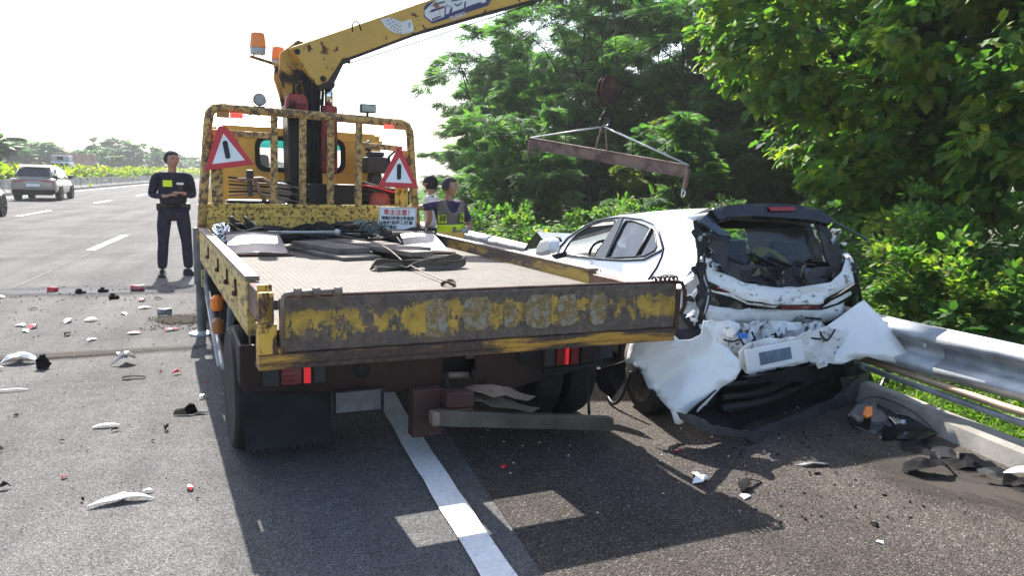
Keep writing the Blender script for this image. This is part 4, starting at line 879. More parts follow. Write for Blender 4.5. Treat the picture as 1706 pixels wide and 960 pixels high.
def arc_marks(cs, cz, r, a0, a1, n, w_):
    for k in range(n):
        a = a0+(a1-a0)*(k+.1)/n; b2 = a0+(a1-a0)*(k+.75)/n; mb = MB()
        P = [bpt(cs+rr*math.cos(t_), cz+rr*math.sin(t_), .006) for rr, t_ in ((r, a), (r+w_, a), (r+w_, b2), (r, b2))]; mb.prism(P, BNl*-.0012); tp('chart_mark', mb, 'sign_black', ch)
for r, n, w_ in ((.05, 5, .003), (.075, 6, .004), (.10, 5, .007), (.13, 6, .008), (.155, 6, .006)): arc_marks(1.135, 3.262, r*1.08, R(200), R(278), n, w_)
mb = MB(); mb.prism([bpt(1.23, 3.15, .006), bpt(1.238, 3.15, .006), bpt(1.243, 3.205, .006), bpt(1.233, 3.205, .006)], BNl*-.0012); tp('chart_mark', mb, 'sign_black', ch)
em = decal('emblem', [(1.585, 8.599, 3.425), (1.554, 8.588, 3.374), (1.555, 8.589, 3.286), (1.652, 8.613, 3.225), (2.309, 8.773, 3.50), (2.466, 8.811, 3.80), (2.007, 8.699, 3.62), (1.68, 8.619, 3.47)], .004, 'decal_navy')
sl = .45
def letter(poly, s0, z0, hgt, off=.007, mat='decal_white'):
    mb = MB(); mb.prism([bpt(s0+x*hgt, z0+y*hgt+x*hgt*sl, off) for x, y in poly], BNl*-.0012); tp('emblem_letter', mb, mat, em)
def mark(P, off, mat, nm='emblem_letter'):
    mb = MB(); mb.prism([bpt(x, z, off) for x, z in P], BNl*-.0012); return tp(nm, mb, mat, em)
mark([(1.532, 3.47), (1.406, 3.345), (1.413, 3.293), (1.491, 3.247), (1.635, 3.313), (1.652, 3.337), (1.942, 3.463), (2.141, 3.53), (2.151, 3.60), (1.575, 3.50)], .0065, 'decal_white', 'emblem_plate')
for P_ in ([(1.456, 3.332), (1.489, 3.366), (1.633, 3.423), (1.639, 3.404), (1.5, 3.344)], [(1.49, 3.272), (1.601, 3.322), (1.601, 3.306), (1.496, 3.255)], [(1.466, 3.392), (1.532, 3.439), (1.644, 3.476), (1.644, 3.459), (1.532, 3.42)],
    [(1.691, 3.362), (1.724, 3.435), (1.736, 3.397), (1.714, 3.355)], [(1.757, 3.469), (1.792, 3.454), (1.849, 3.493), (1.849, 3.476), (1.792, 3.437), (1.758, 3.452)], [(1.908, 3.452), (2.082, 3.526), (2.083, 3.507), (1.914, 3.432)], [(1.645, 3.425), (1.660, 3.427), (1.652, 3.327), (1.637, 3.32)],
    [(1.88, 3.50), (1.90, 3.505), (1.89, 3.43), (1.87, 3.425)], [(1.72, 3.49), (1.84, 3.53), (1.84, 3.515), (1.72, 3.475)]): mark(P_, .0088, 'decal_navy')
def text_obj(name, body, size, mat, parent, M4, thick=.0008, scale=(1, 1, 1), bold=0.0):
    cu = bpy.data.curves.new(name, 'FONT'); cu.body = body; cu.size = size; cu.extrude = thick; cu.align_x = 'CENTER'; cu.align_y = 'CENTER'; cu.offset = bold; cu.resolution_u = 3
    to = bpy.data.objects.new(name+'_curve', cu); COL.objects.link(to); dg = bpy.context.evaluated_depsgraph_get(); dg.update()
    me = bpy.data.meshes.new_from_object(to.evaluated_get(dg)); bpy.data.objects.remove(to); me.materials.clear(); me.materials.append(M[mat] if isinstance(mat, str) else mat)
    o = new_obj(name, me, parent); o.matrix_local = M4 @ Matrix.Diagonal((*scale, 1)); o['kind'] = 'stuff' if False else 'lettering'; del o['kind']; return o
def axes(o, x, n): x = Vector(x).normalized(); n = Vector(n).normalized(); y = n.cross(x); return Matrix(((x.x, y.x, n.x, o[0]), (x.y, y.y, n.y, o[1]), (x.z, y.z, n.z, o[2]), (0, 0, 0, 1)))
bx = (bpt(1.8, 3.02+.3*.45, 0)-bpt(1.5, 3.02, 0))
text_obj('emblem_text', 'TURBO', .062, 'decal_white', em, axes(bpt(1.80, 3.335, .009), bx, BNl), bold=.001)
# mast head beacons
mb = MB(); mb.bar((-.36, 4.6, 2.66), (-.62, 4.6, 2.72), .05, .025); ba = tp('beacon_arm', mb, 'mast', bevel=.004)
def beacon(x, y, z, s=1):
    mb = MB(); mb.lathe([(.072*s, .0), (.075*s, .02*s), (.075*s, .055*s), (.07*s, .06*s)], (x, y, z), 'z', 18); b = tp('beacon', mb, 'zinc')
    mb = MB(); mb.lathe([(.078*s, .0), (.078*s, .02*s), (.066*s, .13*s), (.06*s, .14*s), (.02*s, .145*s)], (x, y, z+.061*s), 'z', 18); tp('beacon_dome', mb, 'orange', b, smooth=False)
    mb = MB(); [mb.cyl((x+dx, y, z-.03), (x+dx, y, z), .006, 6) for dx in (-.04, .04)]; tp('beacon_foot', mb, 'rust', b)
beacon(-.545, 4.6, 2.745); beacon(-.30, 4.95, 2.70, .9)

# ================================================================ things on the truck
def at_truck(name, x, y, z, rz=0, label=None, cat=None, group=None, rot=(0, 0)):
    o = empty(name, tw(x, y, z), 0, label, cat, group); o.rotation_euler = Euler((rot[0], rot[1], .1425+rz)); return o
def triangle(x, z, sx, label, tilt, y=4.13, ring_top=False):
    t_ = at_truck('warning_triangle', x, y, z, 0, label, 'warning sign', 'red warning triangles hung on the headboard'); t_.rotation_euler = Euler((0, tilt, .1425))
    def tri(s, cz=0): return [(-.205*s, 0, -.155*s+cz), (.205*s, 0, -.155*s+cz), (.03*s, 0, .20*s+cz), (-.03*s, 0, .20*s+cz)]
    mb = MB(); mb.prism(tri(sx), (0, .01, 0)); mb.build('border', M['red'], t_, bevel=.002)
    k = sx; mb = MB(); mb.prism([(-.135*k, -.0015, -.108*k), (.135*k, -.0015, -.108*k), (.0, -.0015, .135*k)], (0, -.002, 0)); w_ = mb.build('panel', M['white_sign'], t_)
    mb = MB(); P = [(.022*k*math.cos(a), -.0045, (.055 if math.sin(a) > 0 else -.06)*k+.02*k*math.sin(a)) for a in np.linspace(0, 2*math.pi, 17)[:-1]]; mb.prism(P, (0, -.003, 0)); mb.build('bar', M['sign_black'], w_)
    if ring_top: mb = MB(); mb.tube([(.0+.022*math.cos(a), .0, .215*k+.022*math.sin(a)) for a in np.linspace(0, 6.28, 12)], .009, 6); mb.build('hanging_ring', M['red'], t_, smooth=True)
    return t_
triangle(-.90, 1.80, 1.08, 'left red warning triangle with a black bar, hung tilted on the headboard', R(-9))
triangle(.75, 1.645, 1.04, 'right red warning triangle with a black bar, above the white notice board', R(1), ring_top=True)
sg = at_truck('notice_board', .733, 4.10, 1.167, 0, 'white notice board with red and black Chinese writing leaning on the headboard', 'sign'); sg.rotation_euler = Euler((0, R(1.2), .1425))
mb = MB(); mb.box(-.20, .20, 0, .008, -.118, .118); mb.build('board', M['white_sign'], sg, bevel=.003)
mb = MB(); [mb.box(*b_) for b_ in ((-.193, .193, -.001, 0, .108, .112), (-.193, .193, -.001, 0, -.112, -.108), (-.193, -.189, -.001, 0, -.108, .108), (.189, .193, -.001, 0, -.108, .108))]; mb.build('border_line', M['sign_black'], sg)
def sgn(body, x, z, size, mat, bold=.0, sc=1.0): text_obj('lettering', body, size, mat, sg, axes((x, -.002, z), (1, 0, 0), (0, -1, 0)), scale=(sc, 1, 1), bold=bold)
sgn('車主注意！', .005, .062, .063, 'sign_red', .0012, 1.0)
sgn('請臨托時請主動查問', 0, .004, .041, 'sign_black', .0009, .93)
sgn('拖救里程三聯單', 0, -.043, .041, 'sign_black', .0009, 1.12)
sgn('收費電話：', -.07, -.088, .038, 'sign_black', .0009, 1.0)
# stainless ramp plates
def ramp_plate(x, y, w_, d, label, flip=False):
    o = at_truck('ramp_plate', x, y, FZ, 0, label, 'ramp plate', 'wheel ramp plates on the bed')
    n = 6; secs = []
    for i in range(n+1):
        f = i/n; secs.append([(-w_/2*(1-.06*f)+(.02 if flip else -.0)*f*3, -d/2+d*f, .02+.13*f+.012*math.sin(f*3)), (0, -d/2+d*f, .03+.13*f+.012*math.sin(f*3)), (w_/2*(1-.06*f)-.0, -d/2+d*f, .02+.13*f+.012*math.sin(f*3))])
    mb = MB(); mb.loft(secs); mb.build('plate', M['polished'], o, solid=.006)
    mb = MB(); mb.bar((-w_/2, d/2+.01, .155), (w_/2+.02, d/2+.01, .155), .03, .03); mb.build('top_bar', M['rust_pale'], o, bevel=.006)
    for s_ in (-1, 1):
        mb = MB(); mb.prism([(s_*w_*.44, -d/2+.04, .0), (s_*w_*.44, d/2, .0), (s_*w_*.44, d/2, .14), (s_*w_*.44, -d/2+.04, .02)], (.012, 0, 0)); mb.build('side_cheek', M['dirty_black'], o)
    mb = MB(); mb.bar((-w_/2, -d/2-.03, .012), (w_/2+.04, -d/2-.06, .012), .03, .02); mb.build('bottom_bar', M['rust'], o)
    return o
ramp_plate(-.77, 3.2, .46, .42, 'left shiny steel ramp plate on the front of the truck bed')
ramp_plate(.66, 3.15, .40, .42, 'right bluish steel ramp plate on the front of the truck bed', True)
# timbers
def plank(x, y, z, L, wd, th, rz, label):
    mb = MB(); mb.box(-wd/2, wd/2, -L/2, L/2, 0, th); o = mb.build('timber_board', M['wood'], None, bevel=.006)
    o.location = tw(x, y, z); o.rotation_euler = (0, 0, .1425+rz); return tag(o, label, 'timber board', 'timber boards on the truck bed')
plank(-.16, 3.15, FZ+.035, .85, .30, .045, .28, 'thick grey board lying uppermost in the left half of the timber on the bed')
plank(-.12, 2.85, FZ+.002, .7, .34, .03, .26, 'thin board sticking out under the thick left one')
plank(.19, 3.0, FZ+.045, 1.45, .21, .04, .30, 'longest grey board reaching back to the coiled strap')
plank(.42, 3.15, FZ+.03, .8, .22, .04, .30, 'short board right of the longest one')
plank(.42, 2.72, FZ+.002, .8, .22, .022, .28, 'thin flat board lying under the right pair of boards')
plank(-.35, 3.5, FZ+.004, .5, .2, .03, .3, 'board end half hidden by the cables at the left')
# folded strap near the tail
def band(pts, w_, th=.005, tilt=None):
    mb = MB(); secs = []
    for i, p in enumerate(pts):
        p = Vector(p); d = Vector(pts[min(i+1, len(pts)-1)])-Vector(pts[max(i-1, 0)]); d.normalize(); a = (tilt[i] if tilt else 0)
        s_ = d.cross(Vector((0, 0, 1))).normalized(); u = s_.cross(d); v_ = s_*math.cos(a)+u*math.sin(a); secs.append([tuple(p-v_*w_/2), tuple(p+v_*w_/2)])
    mb.loft(secs); return mb
def spline(P, n=6):
    P = [Vector(p) for p in P]; out = []
    for i in range(len(P)-1):
        p0 = P[max(i-1, 0)]; p1 = P[i]; p2 = P[i+1]; p3 = P[min(i+2, len(P)-1)]
        for k in range(n):
            t_ = k/n; out.append(.5*((2*p1)+(-p0+p2)*t_+(2*p0-5*p1+4*p2-p3)*t_*t_+(-p0+3*p1-3*p2+p3)*t_**3))
    out.append(P[-1]); return out
st = at_truck('folded_strap', .20, 1.85, FZ, 0, 'brown webbing strap folded in loops near the rear of the bed', 'strap')
P = spline([(-.34, -.02, .03), (-.25, .08, .05), (-.05, .02, .05), (.15, -.05, .04), (.32, -.02, .05), (.40, .04, .06), (.34, .09, .05), (.2, .09, .04), (.0, .06, .03), (-.2, -.02, .025), (-.33, -.08, .02)])
band(P, .06, tilt=[1.0+.4*math.sin(i*.5) for i in range(len(P))]).build('webbing', M['cloth_brown'], st, solid=.006)
P = spline([(-.32, -.08, .01), (-.1, -.03, .015), (.1, -.06, .07), (.3, .0, .09), (.38, .03, .04), (.25, -.06, .02), (.05, -.05, .012)])
band(P, .05, tilt=[.9+.5*math.sin(i*.7+1) for i in range(len(P))]).build('webbing', M['cloth_brown'], st, solid=.006)
mb = MB(); mb.tube(spline([(-.14, -.06, .03), (-.1, -.09, .02), (-.06, -.07, .035), (-.09, -.05, .02)]), .011, 6); mb.build('buckle', M['dirty_black'], st, smooth=True)
ro = at_truck('winch_rope', .1, 3.9, FZ, 0, 'thin steel rope running from the headboard slot down the bed to its hook', 'rope')
P = [(-.20, .25, .12), (.03, -1.2, .12), (.04, -2.0, .04), (.02, -2.88, .02)]; mb = MB(); mb.tube(spline(P, 5), .0042, 6); mb.build('rope', M['rust_pale'], ro, smooth=True)
mb = MB(); mb.tube(spline([(.02+.04*math.cos(a)*(1+.1*math.sin(3*a)), -2.95+.05*math.sin(a), .02+.012*math.sin(a*2)) for a in np.linspace(0, 11, 16)], 3), .009, 6); mb.build('hook', M['rust'], ro, smooth=True)
# heap of straps and cables before the headboard
def heap(name, cx, cy, n, mat, r, spread, hgt, label, cat, seed, tube=True, wd=.05):
    o = at_truck(name, cx, cy, FZ, 0, label, cat); rg = random.Random(seed)
    for k in range(n):
        a0 = rg.uniform(0, 6.28); rx = rg.uniform(.45, 1)*spread[0]; ry = rg.uniform(.4, 1)*spread[1]; ox, oy = rg.uniform(-.25, .25)*spread[0], rg.uniform(-.25, .25)*spread[1]
        P = spline([(ox+rx*math.cos(a0+t_*1.25)*(1+rg.uniform(-.2, .2)), oy+ry*math.sin(a0+t_*1.25), .02+hgt*rg.random()**1.3) for t_ in range(rg.randint(3, 6))], 5)
        if tube: mb = MB(); mb.tube(P, r, 6); mb.build('loop', M[mat], o, smooth=True)
        else: band(P, wd, tilt=[rg.uniform(.3, 1.3)]*len(P)).build('loop', M[mat], o, solid=.006)
    return o
heap('cable_coil', .12, 3.78, 16, 'rubber', .012, (.42, .22), .09, 'black cable coiled in wide loops before the headboard', 'cable', 21)
heap('strap_heap', -.45, 4.0, 12, 'cloth_dark', 0, (.45, .16), .16, 'heap of dark webbing behind the left ramp plate', 'strap', 22, False, .08)
heap('strap_heap', .10, 4.05, 14, 'cloth_dark', 0, (.38, .14), .17, 'heap of black straps against the middle of the headboard', 'strap', 23, False, .09)
heap('strap_bundle', .42, 4.02, 12, 'cloth_grey', 0, (.16, .10), .22, 'bundle of pale grey lashing straps left of the notice board', 'strap', 24, False, .05)
heap('strap_heap', .78, 3.85, 12, 'cloth_dark', 0, (.28, .18), .13, 'dark strap heap below the notice board', 'strap', 25, False, .07)
heap('chain_heap', -1.0, 3.75, 16, 'chrome', .011, (.07, .25), .20, 'heap of steel chain in the front left corner of the bed', 'chain', 26)
heap('hose_coil', -.8, 3.9, 8, 'rubber', .02, (.2, .15), .24, 'black hose in the front left corner of the bed', 'hose', 27)
mb = MB(); mb.box(-.17, .17, -.1, .1, 0, .12); o = mb.build('tool_bag', M['cloth_dark'], None, bevel=.03); o.location = tw(.05, 4.0, FZ); o.rotation_euler = (0, 0, .2); tag(o, 'flat black tool bag under the strap heap in the middle of the headboard', 'bag')
mb = MB(); mb.tube([(-.3, 0, .01), (.3, .02, .01)], .012, 8); mb.lathe([(.02, .28), (.028, .3), (.02, .33)], (0, .02, .01), 'x', 8); o = mb.build('tie_rod', M['zinc'], None, smooth=True); o.location = tw(-.33, 3.45, FZ+.15); o.rotation_euler = (0, 0, .12); tag(o, 'steel rod with a socket end beside the left ramp plate', 'rod')

mb = MB(); mb.box(.7, 1.46, 4.72, 4.88, .80, .965); ob_ = tp('outrigger_beam', mb, plain('grey_beam_paint', (.07, .075, .08), .5, 0, .3, 5, .1), bevel=.006)
mb = MB(); mb.box(1.461, 1.70, 4.70, 4.90, .66, .975); tp('outrigger_end', mb, 'yellow', ob_, bevel=.012)
mb = MB(); mb.cyl((1.59, 4.8, .1), (1.59, 4.8, .66), .04, 12); mb.lathe([(.12, .0), (.12, .02), (.04, .05)], (1.59, 4.80, .07), 'z', 14); tp('outrigger_leg', mb, 'zinc', ob_)
# ---- outlines of the wreck, metres in the car's own axes
WD = {
'side': [(-0.869, 1.977, 0.846), (-0.814, 1.912, 0.95), (-0.767, 1.832, 1.041), (-0.723, 1.69, 1.123), (-0.69, 1.558, 1.187), (-0.666, 1.412, 1.233), (-0.649, 1.257, 1.265), (-0.639, 1.094, 1.285), (-0.632, 0.932, 1.299), (-0.622, 0.742, 1.318), (-0.615, 0.616, 1.331), (-0.605, 0.314, 1.35), (-0.6, 0.095, 1.359), (-0.617, -0.166, 1.326), (-0.69, -0.343, 1.188), (-0.762, -0.498, 1.049), (-0.809, -0.56, 0.961), (-0.847, -0.359, 0.887), (-0.868, 0.003, 0.848), (-0.886, 0.945, 0.813), (-0.888, 1.719, 0.809)],
'win_f': [(-0.843, 1.765, 0.895), (-0.786, 1.753, 1.003), (-0.737, 1.658, 1.098), (-0.687, 1.463, 1.193), (-0.663, 1.273, 1.239), (-0.653, 1.063, 1.258), (-0.662, 1.02, 1.241), (-0.717, 1.011, 1.136), (-0.788, 1.079, 0.999), (-0.825, 1.076, 0.929)],
'win_r': [(-0.817, 0.829, 0.944), (-0.667, 0.856, 1.231), (-0.649, 0.842, 1.266), (-0.644, 0.736, 1.275), (-0.657, 0.471, 1.251), (-0.665, 0.365, 1.235), (-0.788, 0.369, 1.001)],
'win_q': [(-0.786, 0.354, 1.004), (-0.665, 0.346, 1.235), (-0.683, 0.268, 1.201), (-0.733, 0.134, 1.104), (-0.75, 0.134, 1.073), (-0.777, 0.243, 1.021)],
'pillar': [(-0.824, 1.063, 0.932), (-0.659, 1.005, 1.247), (-0.64, 0.991, 1.283), (-0.636, 0.912, 1.29), (-0.668, 0.896, 1.229), (-0.821, 0.854, 0.937)],
'surround': [(-0.817, 1.905, 0.945), (-0.767, 1.832, 1.041), (-0.725, 1.686, 1.12), (-0.692, 1.555, 1.184), (-0.667, 1.41, 1.231), (-0.651, 1.252, 1.261), (-0.641, 1.089, 1.28), (-0.634, 0.916, 1.294), (-0.633, 0.578, 1.296), (-0.647, 0.339, 1.269), (-0.672, 0.226, 1.222), (-0.735, 0.026, 1.101), (-0.744, 0.04, 1.085), (-0.762, 0.109, 1.049), (-0.79, 0.217, 0.997), (-0.812, 0.542, 0.955), (-0.829, 0.974, 0.922), (-0.85, 1.876, 0.881)],
'gap': [(-0.634, 0.916, 1.294), (-0.633, 0.577, 1.295), (-0.648, 0.337, 1.267), (-0.674, 0.217, 1.218), (-0.735, 0.026, 1.101), (-0.763, -0.006, 1.048), (-0.808, -0.017, 0.962), (-0.864, 0.011, 0.855)],
'arch_dent': [(-0.843, -0.104, 0.896), (-0.827, -0.174, 0.925), (-0.819, -0.272, 0.942), (-0.825, -0.315, 0.93)],
'mirror': [(-0.989, 1.91, 0.854), (-0.983, 1.914, 0.934), (-0.977, 1.811, 1.02), (-0.973, 1.598, 1.068), (-0.976, 1.532, 1.032), (-0.984, 1.513, 0.933), (-0.987, 1.685, 0.887)],
'mirror_foot': [(-0.988, 1.741, 0.878), (-0.985, 1.605, 0.908), (-0.989, 1.578, 0.863), (-0.99, 1.616, 0.848)],
'hood_black': [(-0.878, 2.837, 0.818), (-0.771, 2.978, 0.913), (-0.577, 3.23, 0.997), (-0.328, 3.554, 0.838), (-0.363, 3.509, 0.787), (-0.659, 3.123, 0.803)],
'hood_white': [(-0.702, 2.9, 1.02), (-0.547, 2.9, 1.017), (-0.244, 2.9, 1.006), (-0.297, 2.9, 0.945), (-0.404, 2.9, 0.862), (-0.586, 2.9, 0.894)],
'fender': [(-0.889, 2.824, 0.807), (-0.864, 2.575, 0.855), (-0.842, 2.285, 0.897), (-0.857, 2.008, 0.868), (-0.853, 1.811, 0.876), (-0.888, 1.719, 0.809), (-0.897, 2.311, 0.792)],
'spoiler': [(-0.667, -0.452, 1.406), (-0.503, -0.415, 1.449), (-0.259, -0.385, 1.465), (-0.009, -0.36, 1.468), (0.193, -0.346, 1.459), (0.366, -0.347, 1.426), (0.473, -0.374, 1.352), (0.427, -0.398, 1.313), (0.286, -0.394, 1.347), (0.01, -0.408, 1.369), (-0.285, -0.43, 1.379), (-0.526, -0.459, 1.366), (-0.615, -0.48, 1.341)],
'spoiler_grey': [(-0.774, -0.477, 1.335), (-0.653, -0.431, 1.405), (-0.591, -0.44, 1.376), (-0.628, -0.469, 1.325), (-0.511, -0.506, 1.231), (-0.616, -0.509, 1.244), (-0.713, -0.484, 1.31)],
'brake': [(-0.128, -0.387, 1.446), (0.121, -0.363, 1.449), (0.12, -0.376, 1.424), (-0.117, -0.4, 1.418)],
'strip_right': [(0.593, -0.237, 1.345), (0.737, -0.256, 1.281), (0.917, -0.282, 1.195)],
'pillar_l': [(-0.723, -0.379, 1.322), (-0.647, -0.381, 1.304), (-0.548, -0.406, 1.236), (-0.473, -0.406, 1.223), (-0.51, -0.513, 1.018), (-0.555, -0.548, 0.956), (-0.626, -0.536, 0.993), (-0.722, -0.51, 1.063), (-0.741, -0.483, 1.12)],
'pillar_r': [(0.384, -0.27, 1.337), (0.542, -0.271, 1.305), (0.6, -0.318, 1.202), (0.659, -0.372, 1.083), (0.563, -0.429, 0.987), (0.475, -0.446, 0.97), (0.456, -0.399, 1.066), (0.407, -0.32, 1.232)],
'glass_edge': [(-0.536, -0.377, 1.331), (-0.385, -0.35, 1.358), (-0.211, -0.33, 1.366), (0.039, -0.309, 1.362), (0.242, -0.299, 1.345), (0.353, -0.3, 1.322)],
'glass_line': [(-0.311, -0.2, 1.185), (-0.089, -0.18, 1.184), (0.169, -0.16, 1.176), (0.365, -0.152, 1.157), (0.457, -0.149, 1.146)],
'lump': [(-0.516, -0.482, 1.02), (-0.276, -0.458, 1.023), (-0.033, -0.444, 1.007), (0.221, -0.425, 0.998), (0.525, -0.4, 0.992), (0.561, -0.41, 0.965), (0.445, -0.463, 0.881), (0.176, -0.496, 0.864), (-0.105, -0.526, 0.858), (-0.383, -0.528, 0.904), (-0.534, -0.516, 0.956)],
'upper': [(-0.727, -0.537, 1.088), (-0.681, -0.525, 1.105), (-0.641, -0.552, 1.042), (-0.579, -0.58, 0.976), (-0.434, -0.599, 0.912), (-0.17, -0.594, 0.872), (0.118, -0.565, 0.877), (0.385, -0.531, 0.897), (0.519, -0.48, 0.973), (0.602, -0.415, 1.087), (0.64, -0.417, 1.077), (0.673, -0.443, 1.018), (0.605, -0.521, 0.876), (0.306, -0.593, 0.788), (0.24, -0.62, 0.746), (-0.207, -0.656, 0.756), (-0.445, -0.659, 0.795), (-0.766, -0.616, 0.938)],
'lampstrip': [(-0.777, -0.626, 0.943), (-0.59, -0.609, 0.871), (-0.396, -0.591, 0.787), (-0.138, -0.567, 0.74), (0.321, -0.525, 0.729), (0.487, -0.51, 0.796), (0.632, -0.496, 0.876), (0.651, -0.495, 0.786), (0.549, -0.504, 0.722), (0.313, -0.526, 0.681), (-0.343, -0.586, 0.721), (-0.425, -0.594, 0.713), (-0.764, -0.625, 0.762)],
'slash_l': [(-0.768, -0.65, 0.884), (-0.699, -0.644, 0.863), (-0.536, -0.629, 0.839), (-0.414, -0.618, 0.774), (-0.121, -0.591, 0.735), (-0.157, -0.594, 0.721), (-0.413, -0.618, 0.759), (-0.558, -0.631, 0.817), (-0.767, -0.65, 0.869)],
'slash_r': [(0.309, -0.551, 0.706), (0.388, -0.544, 0.753), (0.581, -0.526, 0.82), (0.592, -0.525, 0.796), (0.43, -0.54, 0.731)],
'redlens': [(-0.106, -0.586, 0.734), (0.262, -0.552, 0.727), (0.278, -0.551, 0.7), (-0.091, -0.585, 0.71)],
'redlens2': [(-0.699, -0.641, 0.896), (-0.414, -0.615, 0.796), (-0.291, -0.604, 0.759), (-0.437, -0.617, 0.79), (-0.698, -0.641, 0.885)],
'lower': [(-0.771, -0.636, 0.767), (-0.445, -0.606, 0.718), (-0.351, -0.597, 0.729), (-0.106, -0.574, 0.707), (0.304, -0.537, 0.683), (0.538, -0.515, 0.734), (0.526, -0.516, 0.649), (0.367, -0.531, 0.586), (-0.219, -0.585, 0.605), (-0.624, -0.622, 0.63), (-0.762, -0.635, 0.652)],
'badge': [(0.111, -0.579, 0.631), (0.276, -0.564, 0.613)],
'platebed': [(-0.415, -0.623, 0.879), (-0.186, -0.602, 0.858), (0.305, -0.556, 0.866), (0.311, -0.556, 0.736), (-0.163, -0.6, 0.746), (-0.396, -0.621, 0.789)],
'mess': [(-0.871, -0.865, 0.691), (0.12, -0.774, 0.642), (0.335, -0.754, 0.543), (0.46, -0.742, 0.477), (0.349, -0.752, 0.306), (-0.6, -0.84, 0.339), (-0.747, -0.854, 0.496)],
'mess2': [(-0.747, -1.037, 0.465), (-0.763, -1.039, 0.519), (-0.644, -1.022, 0.572), (-0.413, -0.99, 0.582), (-0.027, -0.936, 0.63), (0.074, -0.922, 0.633), (0.318, -0.888, 0.57), (0.439, -0.871, 0.465), (0.463, -0.867, 0.386), (0.211, -0.903, 0.352), (-0.152, -0.953, 0.398), (-0.509, -1.003, 0.355), (-0.623, -1.019, 0.348), (-0.694, -1.029, 0.372)],
'plate': [(-0.765, -1.088, 0.547), (-0.265, -1.018, 0.582), (-0.22, -1.012, 0.433), (-0.722, -1.082, 0.39)],
'cover': [(-1.503, -0.881, 0.439), (-1.486, -0.882, 0.535), (-1.464, -0.888, 0.604), (-1.253, -1.011, 0.666), (-1.211, -1.042, 0.622), (-1.156, -1.075, 0.63), (-1.098, -1.107, 0.667), (-1.085, -1.105, 0.756), (-1.06, -1.121, 0.753), (-1.033, -1.143, 0.706), (-1.012, -1.164, 0.625), (-0.951, -1.206, 0.581), (-0.897, -1.246, 0.52), (-0.889, -1.258, 0.456), (-0.917, -1.247, 0.396), (-0.991, -1.207, 0.344), (-1.053, -1.178, 0.259), (-1.145, -1.133, 0.149), (-1.208, -1.099, 0.106), (-1.232, -1.084, 0.11), (-1.253, -1.063, 0.185), (-1.295, -1.032, 0.225), (-1.323, -1.012, 0.256), (-1.38, -0.971, 0.309), (-1.408, -0.945, 0.391), (-1.457, -0.909, 0.443)],
'cover_line': [(-1.253, -1.011, 0.666), (-1.204, -1.053, 0.559), (-1.195, -1.073, 0.427), (-1.183, -1.101, 0.229)],
'wing': [(0.116, -0.798, 0.599), (0.234, -0.836, 0.697), (0.336, -0.868, 0.785), (0.377, -0.883, 0.815), (0.472, -0.984, 0.678), (0.554, -1.089, 0.507), (0.607, -1.156, 0.397), (0.581, -1.148, 0.376), (0.351, -0.995, 0.424), (0.29, -0.962, 0.412), (0.194, -0.922, 0.36), (0.118, -0.876, 0.362), (0.083, -0.826, 0.452)],
'hollow': [(-0.784, -1.111, 0.397), (0.013, -0.758, 0.344), (0.953, -0.343, 0.244), (0.985, -0.35, 0.024), (0.785, -0.447, -0.057), (-0.61, -1.075, -0.052), (-1.044, -1.257, 0.095), (-1.354, -1.385, 0.216), (-1.285, -1.353, 0.226), (-1.114, -1.27, 0.288), (-0.994, -1.211, 0.345), (-0.841, -1.14, 0.364)],
'lip': [(-1.212, -1.502, 0.196), (-0.811, -1.326, 0.072), (0.167, -0.879, 0.084), (0.664, -0.645, 0.203), (0.7, -0.625, 0.278), (0.731, -0.62, 0.11), (0.532, -0.715, 0.034), (0.176, -0.88, -0.013), (-0.786, -1.319, -0.004), (-0.939, -1.384, 0.068), (-1.183, -1.492, 0.14), (-1.311, -1.548, 0.184), (-1.507, -1.631, 0.295), (-1.555, -1.649, 0.349), (-1.414, -1.588, 0.302)],
'inner_bar': [(-0.865, -1.28, 0.418), (-0.481, -1.102, 0.382), (0.237, -0.769, 0.331), (0.372, -0.706, 0.29), (0.353, -0.715, 0.237), (0.06, -0.851, 0.244), (-0.786, -1.244, 0.365)],
'strip_low': [(1.057, -0.465, 0.234), (1.094, -0.452, 0.153), (0.999, -0.503, 0.031), (0.76, -0.618, -0.085)],
'strip_r2': [(0.519, -0.617, 0.98), (0.577, -0.611, 0.829), (0.63, -0.606, 0.686), (0.676, -0.602, 0.531)],
'seal_l': [(-0.838, -0.662, 1.074), (-0.84, -0.662, 0.975), (-0.834, -0.662, 0.828), (-0.817, -0.66, 0.699), (-0.807, -0.659, 0.643)],
'quarter': [(-0.897, -0.47, 0.848), (-0.858, -0.483, 0.952), (-0.772, -0.536, 1.073), (-0.752, -0.558, 1.053), (-0.772, -0.621, 0.672), (-0.786, -0.633, 0.553), (-0.904, -0.536, 0.506), (-0.943, -0.49, 0.554), (-0.926, -0.485, 0.653)],
'arch': [(-0.86, 0.861, 0.224), (-0.86, 0.825, 0.244), (-0.86, 0.365, 0.325), (-0.86, 0.252, 0.348), (-0.86, 0.344, 0.121), (-0.86, 0.311, 0.029), (-0.86, 0.634, -0.19), (-0.86, 0.905, -0.167)],
'door_low': [(-0.86, 0.869, 0.033), (-0.86, 0.706, 0.268), (-0.86, 0.435, 0.311), (-0.86, 0.546, 0.051)],
'yellow': [(-0.06, -0.12, 0.989), (-0.039, -0.118, 1.097), (0.027, -0.112, 1.125), (0.128, -0.103, 1.119), (0.233, -0.093, 1.083), (0.317, -0.085, 1.022), (0.347, -0.083, 0.981), (0.314, -0.086, 0.981), (0.237, -0.093, 1.043), (0.156, -0.1, 1.089), (0.085, -0.107, 1.036), (0.037, -0.111, 1.017), (-0.011, -0.116, 0.988)],
